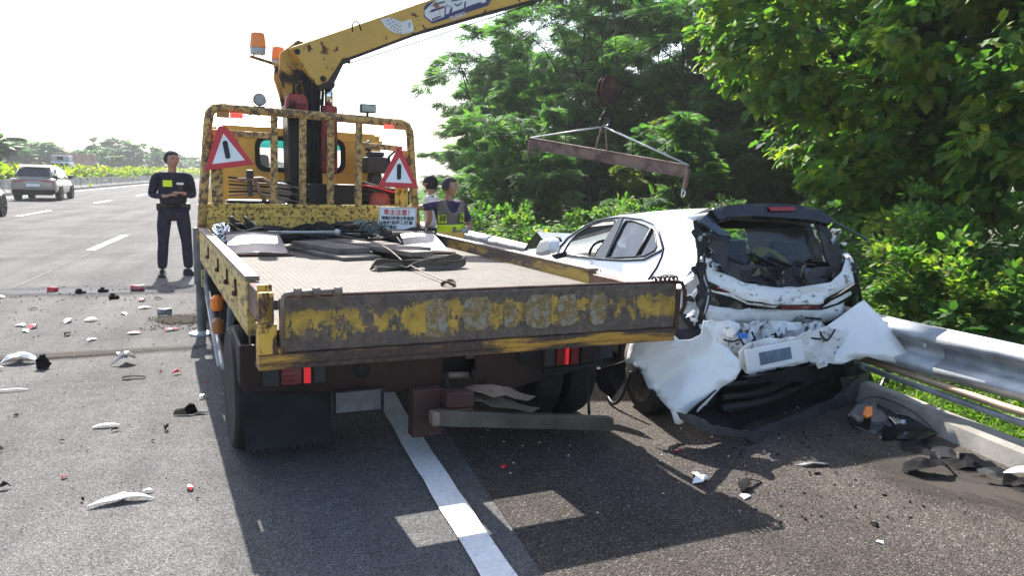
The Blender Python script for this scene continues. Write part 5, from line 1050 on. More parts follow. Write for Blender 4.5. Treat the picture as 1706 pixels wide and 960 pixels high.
'airbag': [(0.377, -0.23, 1.194), (0.438, -0.224, 1.233), (0.508, -0.218, 1.184), (0.597, -0.21, 1.093), (0.549, -0.214, 1.044), (0.471, -0.221, 1.035), (0.415, -0.226, 1.076), (0.379, -0.23, 1.111)],
'liner_l': [(-1.584, -0.554, 0.312), (-1.532, -0.599, 0.195), (-1.467, -0.656, 0.143), (-1.417, -0.698, 0.255), (-1.399, -0.714, 0.423)],
'blue': [(-0.703, -0.889, 0.624), (-0.636, -0.883, 0.62), (-0.629, -0.883, 0.587), (-0.695, -0.889, 0.588)],
}
# ================================================================ wrecked white car
CC = empty('wrecked_car', (3.62, 5.46, 0), R(2.1), 'white crossover with its crushed rear end torn open, stopped against the guard rail', 'car')
def cp(name, mb, mat, parent=None, **kw): return mb.build(name, mat if not isinstance(mat, str) else M[mat], parent or CC, **kw)
def crumple(a=.02, f=9, seed=0):
    rg = random.Random(seed); ph = [rg.uniform(0, 6) for _ in range(8)]
    def fn(x, y):
        r = a*(math.sin(x*f+ph[0]+2*math.sin(y*f*.7+ph[1]))+.6*abs(math.sin((x*.8+y*1.3)*f*1.3+ph[2]))+.45*abs(math.sin((x-y*.8)*f*2.1+ph[3])))
        return r
    return fn
def wsheet(name, key, mat, parent=None, holes=(), res=.06, fn=None, jag=0, solid=.004, smooth=False, seed=1, pts=None, dy=0):
    P = pts or WD[key]; P = [(p[0], p[1]+dy, p[2]) for p in P]
    sg_ = 1 if basis(P)[3].y > 0 else -1; f0 = (lambda a, b2: sg_*fn(a, b2)) if fn else None
    v_, f_ = sheet(P, [WD[h] if isinstance(h, str) else h for h in holes], res, f0, jag, seed); mb = MB(); mb.add(v_, f_)
    return cp(name, mb, mat, parent, solid=solid, smooth=smooth)
def mirx(P): return [(-p[0], p[1], p[2]) for p in P]
M['scuffed'] = rusty('scuffed_white_paint', (.74, .73, .70), (.16, .155, .15), .57, .64, 9, (1, 1, 2.2), rough=.35, fine=60, dirt=.25)
M['grimy'] = rusty('grimy_torn_metal', (.66, .68, .70), (.05, .05, .055), .54, .61, 10, (1, 1, .6), rough=.4, fine=60, dirt=.2)
M['dark_torn'] = rusty('dark_torn_plastic', (.02, .02, .023), (.20, .20, .21), .62, .70, 14, (1, 1, 1), rough=.5, dirt=.3)
# --- left greenhouse side with open front window
SP = WD['side']
body = wsheet('side_panel', 'side', 'pearl', holes=['win_f', 'win_r', 'win_q'], res=.12, solid=.012, smooth=False)
bl = MB()
v_, f_ = sheet(mirx(SP[:13]+[(-.63, .02, 1.28), (-.84, .02, .87), SP[19], SP[20]]), [mirx(WD['win_f'])], .15); bl.add(v_, f_); cp('side_panel', bl, 'pearl', solid=.012)
def shift(P, d): return [(p[0]-d, p[1], p[2]) for p in P]
for k, m_ in (('win_r', 'tint'), ('win_q', 'tint')):
    mb = MB(); mb.add(WD[k], [tuple(range(len(WD[k])))]); cp('side_window', mb, m_)
mb = MB(); mb.prism(shift(WD['pillar'], .012), (-.008, 0, 0)); cp('door_pillar', mb, 'black_gloss', bevel=.003)
M['chrome_dark'] = plain('satin_trim', (.10, .11, .125), .25, .8, .1, 5, 0)
def stroke(P, r, name, mat, closed=False, off=.012, parent=None):
    P = shift(P, off); P = P+[P[0]] if closed else P
    mb = MB(); mb.tube(P, r, 6); return cp(name, mb, mat, parent, smooth=True)
stroke(WD['surround'], .011, 'window_trim', 'chrome_dark', True)
for k in ('win_f', 'win_r', 'win_q'): stroke(WD[k], .009, 'window_seal', 'trim', True, .010)
stroke(WD['gap'][3:], .010, 'door_gap', 'trim', False, .008)
stroke(WD['arch_dent'], .005, 'filler_cap_edge', 'zinc', False, .009)
# lower flank, sill and doors
mb = MB(); secs = []
for y, bulge in ((1.95, 0), (1.4, .01), (.7, .01), (.1, .01), (-.45, .0)):
    secs.append([(-.862-bulge, y, .86), (-.90-bulge*.5, y, .78), (-.91, y, .60), (-.89, y, .45), (-.85, y, .30)])
mb.loft(secs); cp('door_skin', mb, 'pearl', smooth=True, solid=.01)
mb = MB(); mb.loft([[(-.862, 1.95, .86), (-.90, 1.95, .76), (-.89, 1.95, .58)], [(-.86, 2.6, .84), (-.89, 2.6, .74), (-.87, 2.6, .6)], [(-.80, 2.95, .80), (-.84, 2.95, .7), (-.82, 2.95, .55)]]); cp('front_wing', mb, 'pearl', smooth=True, solid=.01)
mb = MB(); mb.box(-.87, -.77, -.2, 1.8, .17, .31); cp('sill', mb, 'trim', bevel=.02)
mb = MB(); mb.loft([[(.85, 2.8, .84), (.89, 2.8, .72), (.84, 2.8, .35)], [(.85, -.1, .88), (.90, -.1, .75), (.84, -.1, .28)]]); cp('door_skin', mb, 'pearl', solid=.01)
mb = MB(); mb.add([(-.885, .82, .86), (-.918, .82, .7), (-.915, .9, .45), (-.915, .91, .45), (-.918, .832, .7), (-.885, .832, .86)], [(0, 1, 4, 5), (1, 2, 3, 4)]); cp('door_shut_line', mb, 'trim')
# --- roof
L_ = WD['side'][3:14]
mb = MB(); secs = []
for x0, y, z in L_:
    secs.append([(x0*(1-2*k/10), y+(max(0, k-3)*.008 if y < .2 else 0)+.07*math.sin(math.pi*k/10)*(y > 1.3), z+.002+.055*math.sin(math.pi*k/10)**.6) for k in range(11)])
mb.loft(secs); cp('roof', mb, 'pearl', smooth=True, solid=.008)
mb = MB(); mb.loft([[(-.80, 2.15, .87), (0, 2.35, .90), (.80, 2.15, .87)], [(-.70, 1.60, 1.16), (0, 1.70, 1.22), (.70, 1.60, 1.16)]]); cp('windscreen', mb, glass('shaded_screen', (.03, .035, .035), .04, .25))
mb = MB(); mb.tube([(-.82, 2.1, .88), (-.70, 1.60, 1.165)], .022, 6); cp('roof_pillar', mb, 'pearl'); mb = MB(); mb.tube([(.82, 2.1, .88), (.70, 1.60, 1.165)], .022, 6); cp('roof_pillar', mb, 'pearl')
# --- bonnet, bent up at its left corner
mb = MB(); secs = []
for y in (2.1, 2.3, 2.55, 2.8, 3.0):
    secs.append([(x*.95, y, .865-.06*(y-2.1)-.05*x*x+(.10*max(0, (y-2.2))*max(0, -x-.2) if y > 2.2 else 0)+.03*math.sin(y*9)*max(0, x)) for x in np.linspace(-.86, .84, 9)])
mb.loft(secs); cp('bonnet', mb, 'pearl', smooth=False, solid=.008)
mb = MB(); mb.prism(WD['hood_black'], (.04, .04, 0)); cp('bonnet_liner', mb, 'trim', bevel=.01)
wsheet('bent_bonnet_edge', 'hood_white', 'pearl', res=.2, fn=None, solid=.01)
wsheet('front_wing_top', 'fender', 'pearl', res=.1, solid=.012)
mb = MB(); mb.prism(WD['mirror'], (-.10, .02, 0)); mr = cp('door_mirror', mb, 'pearl', bevel=.03)
mb = MB(); mb.tube([WD['mirror'][k] for k in (1, 2, 3, 4)], .012, 6); cp('mirror_cap_edge', mb, 'trim', mr, smooth=True)
mb = MB(); mb.prism(WD['mirror_foot'], (.10, 0, .02)); cp('mirror_foot', mb, 'trim', mr)
# --- cabin
mb = MB(); mb.box(-.78, .78, -.5, 2.0, .34, .42); mb.box(-.76, .76, 1.75, 2.05, .42, .86); cp('cabin_floor', mb, 'trim')
for x in (-.42, .42):
    mb = MB(); mb.box(x-.24, x+.24, .95, 1.10, .45, 1.00, .04); mb.box(x-.13, x+.13, .97, 1.06, 1.01, 1.15, .03); mb.box(x-.24, x+.24, 1.1, 1.5, .42, .58); cp('front_seat', mb, 'trim', bevel=.05)
for x in (-.44, .0, .44):
    mb = MB(); mb.box(x-.22, x+.22, .12, .24, .50, 1.04, .01); mb.box(x-.11, x+.11, .13, .20, 1.05, 1.15, .02); cp('rear_seat', mb, 'trim', bevel=.04)
mb = MB(); mb.tube([(-.42+.18*math.cos(a), 1.70+.05*math.sin(a), .86+.16*math.sin(a)) for a in np.linspace(0, 6.28, 20)], .014, 8); cp('steering_wheel', mb, 'trim', smooth=True)
mb = MB(); mb.box(-.60, .60, -.1, 1.4, 1.265, 1.275); cp('headliner', mb, 'plastic')
mb = MB(); mb.box(-.68, .70, -.35, -.1, .40, .82); mb.box(-.76, -.72, -.5, .1, .4, .92); mb.box(.72, .76, -.4, .2, .4, .98); cp('boot_lining', mb, 'trim')
# --- the smashed tail
H = {}
wsheet('spoiler', 'spoiler', 'black_gloss', res=.08, solid=.05, fn=lambda a, b: .02*math.cos(a*3))
mb = MB(); P = WD['spoiler'][:7]; mb.loft([[(p[0], p[1]+.0, p[2]+.002) for p in P], [(p[0]*.93+.02, p[1]+.30, p[2]-.03) for p in P]]); cp('spoiler_top', mb, 'black_gloss', smooth=True, solid=.006)
wsheet('spoiler_end', 'spoiler_grey', 'chrome_dark', res=.07, solid=.02)
mb = MB(); mb.prism([(p[0], p[1]-.02, p[2]) for p in WD['brake']], (0, .02, 0)); cp('high_brake_light', mb, plain('brake_lens', (.30, .012, .02), .2, 0, .3, 20, .2), bevel=.004)
mb = MB(); mb.tube(WD['strip_right'], .012, 6); cp('loose_trim_strip', mb, 'chrome_dark')
wsheet('tail_pillar', 'pillar_l', 'dark_torn', res=.05, fn=crumple(.018, 14, 3), jag=.008, solid=.012)
wsheet('tail_pillar', 'pillar_r', 'dark_torn', res=.05, fn=crumple(.018, 14, 4), jag=.008, solid=.012)
mb = MB(); mb.tube(WD['glass_edge'], .008, 6); cp('window_edge', mb, 'chrome_dark', smooth=True)
mb = MB(); mb.add([(-.45, -.36, 1.02), (.42, -.34, 1.0), (.36, -.22, 1.30), (0, -.22, 1.335), (-.40, -.24, 1.30)], [(0, 1, 2, 3, 4)]); cp('rear_glass', mb, glass('cracked_tint', (.11, .12, .13), .08, .06))
mb = MB(); mb.tube(WD['glass_line'], .004, 5); cp('heater_strip', mb, 'zinc', smooth=True)
mb = MB()
for i in range(7):
    x0 = -.40+.13*i; mb = MB(); mb.tube([(x0, -.36, .98), (x0+.1*math.sin(i*2), -.34, 1.06+.04*math.sin(i)), (x0+.16, -.36, 1.0)], .012, 5); cp('torn_trim', mb, 'trim', smooth=True)
wsheet('parcel_trim', 'lump', 'dark_torn', res=.06, fn=crumple(.03, 8, 5), jag=.01, solid=.03)
H['up'] = wsheet('tailgate_skin', 'upper', 'scuffed', res=.05, fn=crumple(.012, 7, 6), jag=.004, solid=.006, smooth=True)
wsheet('plate_recess', 'platebed', 'scuffed', H['up'], res=.06, fn=crumple(.005, 9, 8), solid=.006)
wsheet('lamp_band', 'lampstrip', 'black_gloss', res=.06, fn=crumple(.008, 7, 9), solid=.02)
for k in ('slash_l', 'slash_r'): wsheet('broken_lamp_trim', k, 'scuffed', res=.05, fn=crumple(.004, 12, 10), solid=.006)
for k in ('redlens', 'redlens2'): wsheet('tail_lens', k, 'red_lens', res=.06, solid=.008)
wsheet('tailgate_lower_skin', 'lower', 'scuffed', res=.05, fn=crumple(.014, 6, 12), jag=.004, solid=.006, smooth=True)
a_, b_ = Vector(WD['badge'][0]), Vector(WD['badge'][1])
for k in range(7):
    p = a_.lerp(b_, (k+.2)/7); mb = MB(); mb.box(p.x, p.x+.016, p.y-.02, p.y-.014, p.z, p.z+.018); cp('badge_fragment', mb, 'sign_black')
wsheet('crumpled_floor', 'mess', 'grimy', res=.045, fn=crumple(.035, 11, 13), jag=.012, solid=.006)
wsheet('crumpled_bumper', 'mess2', 'scuffed', res=.05, fn=crumple(.025, 9, 14), jag=.015, solid=.005)
rg = random.Random(12)
def shard(name, c0, s, mat, seed, parent=None, n=5, flatn=None):
    rg = random.Random(seed); c0 = Vector(c0); u = Vector((rg.uniform(-1, 1), rg.uniform(-.3, .3), rg.uniform(-1, 1))).normalized(); v_ = Vector((rg.uniform(-1, 1), rg.uniform(-.5, .5), rg.uniform(-1, 1))); v_ = (v_-u*v_.dot(u)).normalized()
    P = []
    for k in range(n):
        a = 6.283*k/n+rg.uniform(-.3, .3); P.append(c0+u*math.cos(a)*s*rg.uniform(.6, 1.4)+v_*math.sin(a)*s*rg.uniform(.3, .8)+u.cross(v_)*rg.uniform(-.1, .1)*s)
    mb = MB(); mb.prism(P, u.cross(v_)*.006); return cp(name, mb, mat, parent)
for i in range(30):
    f = rg.random(); p = Vector((-.80, -.93, .58)).lerp(Vector((.38, -.82, .54)), f)+Vector((0, rg.uniform(-.06, .06), rg.uniform(-.22, .06)))
    shard('torn_piece', p, rg.uniform(.02, .07), ['scuffed', 'grimy', 'trim', 'pearl', 'dark_torn', 'scuffed'][i % 6], 100+i)
for i in range(16):
    p = Vector(WD['seal_l'][0]).lerp(Vector((-.85, -.70, .55)), rg.random())+Vector((rg.uniform(-.08, .03), rg.uniform(-.03, .03), rg.uniform(-.05, .05))); shard('torn_piece', p, rg.uniform(.02, .05), ['grimy', 'trim', 'dark_torn'][i % 3], 200+i)
for i in range(8):
    mb = MB(); x = -.80+.11*i; mb.tube(spline([(x, -.92, .58+.05*math.sin(i)), (x+.05, -.95, .54+.03*math.cos(2*i)), (x+.14, -.92, .58+.04*math.sin(3*i))], 4), .007, 5); cp('loose_wire', mb, 'trim', smooth=True)
mb = MB(); mb.prism([(p[0], p[1]-.07, p[2]) for p in WD['blue']], (0, .03, 0)); cp('blue_connector', mb, plain('blue_plastic', (.03, .14, .50), .4, 0, .1, 8, 0), bevel=.005)
mb = MB(); Pp = [(p[0], p[1]-.02, p[2]) for p in WD['plate']]; mb.prism(Pp, (0, .008, 0)); npl = cp('number_plate', mb, 'white_sign', bevel=.004)
mb = MB(); Pc = sum((Vector(p) for p in Pp), Vector())/4; mb.prism([tuple(Vector(p).lerp(Pc, .45)+Vector((0, -.004, 0))) for p in Pp], (0, .002, 0)); cp('smudged_mark', mb, plain('smudge_grey_blue', (.12, .17, .24), .5, 0, .4, 18, 0), npl)
# --- torn bumper corner and wing
def cov_fn(a, b): return -.07*math.cos(a*3.0)+.03*math.sin(b*5+1)+.22*abs(a+.12*b+.03)-.03*abs(math.sin(a*5+b*6))+.008*math.sin(a*19+b*9)
wsheet('bumper_corner', 'cover', 'pearl_bent', res=.045, fn=cov_fn, jag=.003, solid=.006, smooth=True)
Pj = WD['cover'][18:]
for i in range(len(Pj)-1):
    a_, b_ = Vector(Pj[i]), Vector(Pj[i+1]); m0 = (a_+b_)/2
    mb = MB(); mb.bar(tuple(a_.lerp(b_, .25)+Vector((-.0, -.02, 0))), tuple(a_.lerp(b_, .75)+Vector((0, -.02, 0))), .03, .012); cp('clip_tab', mb, 'zinc' if i % 2 else 'trim', bevel=.003)
mb = MB(); mb.lathe([(.016, -.006), (.012, 0)], (-1.09, -1.19, .24), 'y', 14); cp('sensor', mb, 'zinc')
mb = MB(); mb.tube([(p[0], p[1]-.012, p[2]) for p in WD['cover'][18:]], .007, 6); cp('torn_flange', mb, 'zinc')
mb = MB(); mb.loft([[tuple(p), (p[0]+.07, p[1]+.06, p[2]+.03)] for p in WD['cover'][18:]]); cp('arch_flange', mb, 'pearl', solid=.004)
wsheet('rear_wing_corner', 'wing', 'pearl_bent', res=.06, fn=lambda a, b: .03*math.sin(a*4)+.02*abs(math.sin(b*7+a*5))+.008*math.sin(b*19+a*7), jag=.003, solid=.006, smooth=True)
wsheet('quarter_panel', 'quarter', 'grimy', res=.05, fn=crumple(.03, 8, 16), jag=.006, solid=.006)
v_, f_ = sheet([(-.815, -.57, .95), (-.85, -.36, .885), (-.87, .0, .845), (-.905, .0, .60), (-.93, -.3, .50), (-.95, -.45, .52), (-.93, -.50, .66), (-.90, -.49, .84)], (), .06, crumple(.012, 6, 17)); mb = MB(); mb.add(v_, f_); cp('quarter_panel', mb, 'pearl_bent', solid=.006, smooth=True)
# black hollow of the bumper and lip
M['cavity'] = plain('black_cavity_plastic', (.010, .010, .012), .55, 0, .5, 6, .6, 14, 0)
def cav(a, b): return .26*math.exp(-((a)**2)/.35-((b-.03)/.16)**2)+.035*math.sin(b*22+a*3)+.02*math.sin(a*9)
wsheet('bumper_cavity', 'hollow', 'cavity', res=.05, fn=cav, jag=.006, solid=.006, smooth=True)
M['lip'] = rusty('scraped_black_lip', (.045, .047, .052), (.16, .16, .165), .60, .68, 10, (1, 1, 1), rough=.35, dirt=.3)
wsheet('bumper_lip', 'lip', 'lip', res=.04, fn=crumple(.010, 9, 18), jag=.006, solid=.03)
for k, z in enumerate((.34, .26, .19)):
    mb = MB(); mb.tube(spline([(-.95, -1.17, z), (-.50, -1.02, z-.02), (.2, -.70, z+.03), (.7, -.50, z+.08)], 5), .018+.008*k, 6); cp('bumper_rib', mb, 'trim', smooth=True)
wsheet('bumper_beam', 'inner_bar', 'cavity', res=.06, fn=lambda a, b: .02*math.sin(b*30), solid=.03)
mb = MB(); band([tuple(p) for p in spline(WD['strip_low'], 5)], .075, tilt=[1.2]*16).v; mb = band([tuple(p) for p in spline(WD['strip_low'], 5)], .075, tilt=[1.3]*16); cp('hanging_arch_trim', mb, 'trim', solid=.015)
mb = MB(); mb.tube(spline(WD['strip_r2'], 4), .018, 6); cp('hanging_seal', mb, 'trim', smooth=True)
mb = MB(); mb.tube(spline(WD['seal_l'], 4), [.028+.01*math.sin(i) for i in range(17)], 7); cp('hanging_seal', mb, 'trim')
for k in range(5):
    mb = MB(); x = -.78-.02*k; mb.tube(spline([(x, -.60, 1.12-.02*k), (x-.02, -.66, .98), (x+.03, -.66, .84), (x-.01, -.66, .70-.03*k)], 4), .008+.003*(k % 3), 5); cp('torn_seal', mb, ['trim', 'zinc', 'trim'][k % 3], smooth=True)
for i in range(44):
    A_, B_ = (((-.73, -.40, 1.32), (-.66, -.56, .98)) if i % 2 else ((.56, -.30, 1.30), (.62, -.45, .98))); p = Vector(A_).lerp(Vector(B_), rg.random())+Vector((rg.uniform(-.06, .06), rg.uniform(-.05, .0), 0))
    shard('torn_piece', p, rg.uniform(.015, .05), ['chrome_dark', 'trim', 'grimy', 'black_gloss', 'trim', 'zinc'][i % 6], 300+i)
for i in range(26):
    p = Vector((-.45, -.56, .96)).lerp(Vector((.48, -.47, .95)), rg.random())+Vector((0, rg.uniform(-.03, .0), rg.uniform(-.05, .05)))
    shard('torn_piece', p, rg.uniform(.02, .07), ['trim', 'black_gloss', 'chrome_dark', 'dark_torn'][i % 4], 400+i)
# --- yellow thing and airbag inside
wsheet('airbag', 'airbag', plain('deflated_airbag', (.20, .205, .22), .8, 0, .4, 12, .3), res=.05, fn=crumple(.02, 12, 20), solid=.01)
# --- wheels
def car_wheel(x, y, r=.315, wd=.2, tilt=0, yaw=0):
    W0 = empty('wheel', (x, y, r)); W0.parent = CC; W0.rotation_euler = (0, R(tilt), R(yaw))
    s_ = 1 if x > 0 else -1; hw = wd/2
    mb = MB(); mb.lathe([(.21, -hw), (r*.93, -hw), (r, -hw*.7), (r, hw*.7), (r*.93, hw), (.21, hw)], (0, 0, 0), 'x', 32); mb.build('tyre', M['rubber'], W0, smooth=False)
    mb = MB(); mb.lathe([(.222, s_*hw), (.215, s_*hw*.9), (.205, s_*hw*.2), (.20, -s_*hw*.8)], (0, 0, 0), 'x', 32); mb.build('rim', M['alloy'], W0, smooth=True)
    for k in range(10):
        a = 6.283*(k//2)/5+(.13 if k % 2 else -.13)
        mb = MB(); mb.bar((s_*hw*.75, .04*math.cos(a), .04*math.sin(a)), (s_*hw*.9, .21*math.cos(a+(.06 if k % 2 else -.06)), .21*math.sin(a+(.06 if k % 2 else -.06))), .022, .02); mb.build('spoke', M['alloy'], W0, bevel=.004)
    mb = MB(); mb.lathe([(.05, s_*hw*.5), (.05, s_*hw*.8), (.03, s_*hw*.9)], (0, 0, 0), 'x', 16); mb.build('hub', M['alloy'], W0)
    mb = MB(); mb.lathe([(.14, s_*.0), (.14, s_*.02)], (0, 0, 0), 'x', 20); mb.build('brake_disc', M['rust_pale'], W0)
    return W0
M['alloy'] = plain('alloy_wheel', (.55, .53, .50), .35, .7, .3, 6, .1)
car_wheel(-1.13, -.55, tilt=-6, yaw=-4); car_wheel(-.74, 2.35); car_wheel(.76, 2.35); car_wheel(.72, -.05)
mb = MB(); mb.loft([[(x, -.46+.36*math.cos(a), .33+.36*math.sin(a)) for a in np.linspace(-.1, 2.55, 10)] for x in (-1.16, -.80)]); cp('wheel_arch_liner', mb, 'trim', solid=.01)
wsheet('torn_liner', 'liner_l', 'cavity', res=.05, fn=crumple(.02, 10, 30), solid=.008)
mb = MB(); mb.tube(spline([(-1.25, .0, .33), (-1.29, -.15, .12), (-1.33, -.38, .03), (-1.32, -.5, .10), (-1.28, -.56, .30)], 5), .012, 6); cp('torn_arch_edge', mb, 'trim', smooth=True)
mb = MB(); mb.box(-.72, .72, -.5, 2.8, .14, .27); cp('underbody', mb, 'trim')
# hard yellow shell lying in the boot: its own thing
t_ = empty('hard_hat', (0, 0, 0), 0, 'yellow plastic shell lying behind the broken rear window of the wrecked car', 'plastic shell')
t_.matrix_world = Matrix.Translation((3.62, 5.46, 0)) @ Matrix.Rotation(R(2.1), 4, 'Z')
v_, f_ = sheet([(p[0], p[1], p[2]) for p in WD['yellow']], (), .05, lambda a, b: .04*math.cos(a*7)); mb = MB(); mb.add(v_, f_); mb.build('shell', plain('yellow_plastic', (.62, .50, .03), .5, 0, .2, 6, .1), t_, solid=.02)

# ================================================================ hook block and spreader beam
hk = empty('hook_block', (3.915, 9.10, 2.70), .05, 'rusty hook block hanging on steel cables from the crane boom above the wrecked car', 'hook block')
hk.scale = (1.15, 1.15, 1.15)
def octo(s): return [(-.135*s, -.03, -.02), (-.11*s, -.03, .09), (-.06*s, -.03, .145), (.06*s, -.03, .145), (.12*s, -.03, .08), (.135*s, -.03, .0), (.10*s, -.03, -.09), (.035*s, -.03, -.16), (-.04*s, -.03, -.16), (-.11*s, -.03, -.09)]
for y in (-.05, .04):
    mb = MB(); mb.prism([(p[0], p[1]+y, p[2]) for p in octo(.88)], (0, .02, 0)); mb.build('cheek_plate', M['rust_dark'] if 'rust_dark' in M else M['rust'], hk, bevel=.005)
mb = MB(); mb.lathe([(.09, -.035), (.06, 0), (.09, .035)], (0, -.01, .0), 'y', 20); mb.build('sheave', M['grease'], hk)
mb = MB(); mb.box(-.055, .055, -.09, .06, .135, .15); mb.box(-.05, .05, -.085, -.081, .02, .13); mb.build('top_plate', M['rust'], hk)
mb = MB(); mb.lathe([(.025, -.01), (.02, .012)], (0, -.085, -.11), 'y', 10); mb.build('bolt', M['grease'], hk)
mb = MB(); mb.tube(spline([(0, -.01, -.15), (.0, -.01, -.22), (.045, -.01, -.28), (.04, -.01, -.36), (-.02, -.01, -.385), (-.07, -.01, -.34), (-.06, -.01, -.30)], 5), [.022]*10+[.026]*12+[.02]*9, 8); hkk = mb.build('hook', M['grease'], hk, smooth=True)
mb = MB(); mb.tube([(-.0, -.01, -.2), (-.05, -.01, -.26), (-.055, -.01, -.31)], .012, 6); mb.build('latch', M['dirty_black'], hkk, smooth=True)
for x, x1 in ((-.065, -.09), (-.06, -.085), (.085, .105)):
    mb = MB(); mb.tube([(x, -.01, .1), (x1, .12, 1.40)], .0045, 5); mb.build('cable', M['trim'], hk)
sp = empty('spreader_beam', (3.85, 9.02, 1.98), 0, 'rusty steel spreader beam with lifting rods hanging tilted from the crane hook', 'lifting beam')
A = Vector((3.265, 10.066, 2.08))-Vector(sp.location); B = Vector((4.44, 7.967, 1.74))-Vector(sp.location)
d_ = (B-A).normalized(); sdv = d_.cross(Vector((0, 0, 1))).normalized(); upv = sdv.cross(d_)
M['beam_rust'] = rusty('beam_rust', (.20, .125, .10), (.075, .05, .045), .44, .6, 3.5, (1, 1, 1), fine=50)
def obox(a, b, w_, h_, off=Vector()):
    vs = []
    for c in (a, b):
        for i, j in ((-1, -1), (1, -1), (1, 1), (-1, 1)): vs.append(c+off+sdv*i*w_/2+upv*j*h_/2)
    return vs, [(3, 2, 1, 0), (4, 5, 6, 7), (0, 1, 5, 4), (1, 2, 6, 5), (2, 3, 7, 6), (3, 0, 4, 7)]
mb = MB(); mb.add(*obox(A, B, .03, .125)); mb.add(*obox(A, B, .075, .010, upv*.068)); mb.add(*obox(A, B, .075, .010, -upv*.068)); mb.build('beam', M['beam_rust'], sp, bevel=.002)
top = Vector((3.865, 9.049, 2.265))-Vector(sp.location)
for e in (A+upv*.07, B+upv*.07):
    mb = MB(); mb.tube([e, top], .011, 6); mb.build('tie_rod', M['zinc'], sp, smooth=True)
mb = MB(); m0 = (A+B)/2; mb.tube([m0-d_*.12+upv*.06, top-Vector((.03, 0, .02)), top+Vector((0, 0, .02)), top+Vector((.03, 0, -.02)), m0+d_*.06+upv*.06], .012, 6); mb.build('lifting_eye', M['rust_pale'], sp, smooth=True)
for f in (.25, .68, .88):
    q = A.lerp(B, f)+upv*.06; t2 = (A+upv*.07).lerp(top, f/.5) if f < .5 else (B+upv*.07).lerp(top, (1-f)/.5); mb = MB(); mb.tube([q, t2], .008, 5); mb.build('stay', M['rust'], sp)
for e, s_ in ((A, -1), (B, 1)):
    mb = MB(); mb.add(*obox(e-d_*.02, e+d_*.02, .06, .22, -upv*.08)); mb.build('end_hanger', M['beam_rust'], sp, bevel=.004)
mb = MB(); q = B-upv*.22; mb.tube([q+d_*.0+sdv*.035+upv*.03] + [q-upv*.03+(sdv*math.cos(a)+upv*math.sin(a))*.04 for a in np.linspace(.4, 5.9, 12)] + [q+upv*.03-sdv*.0], .009, 6); mb.build('shackle', M['zinc'], sp, smooth=True)
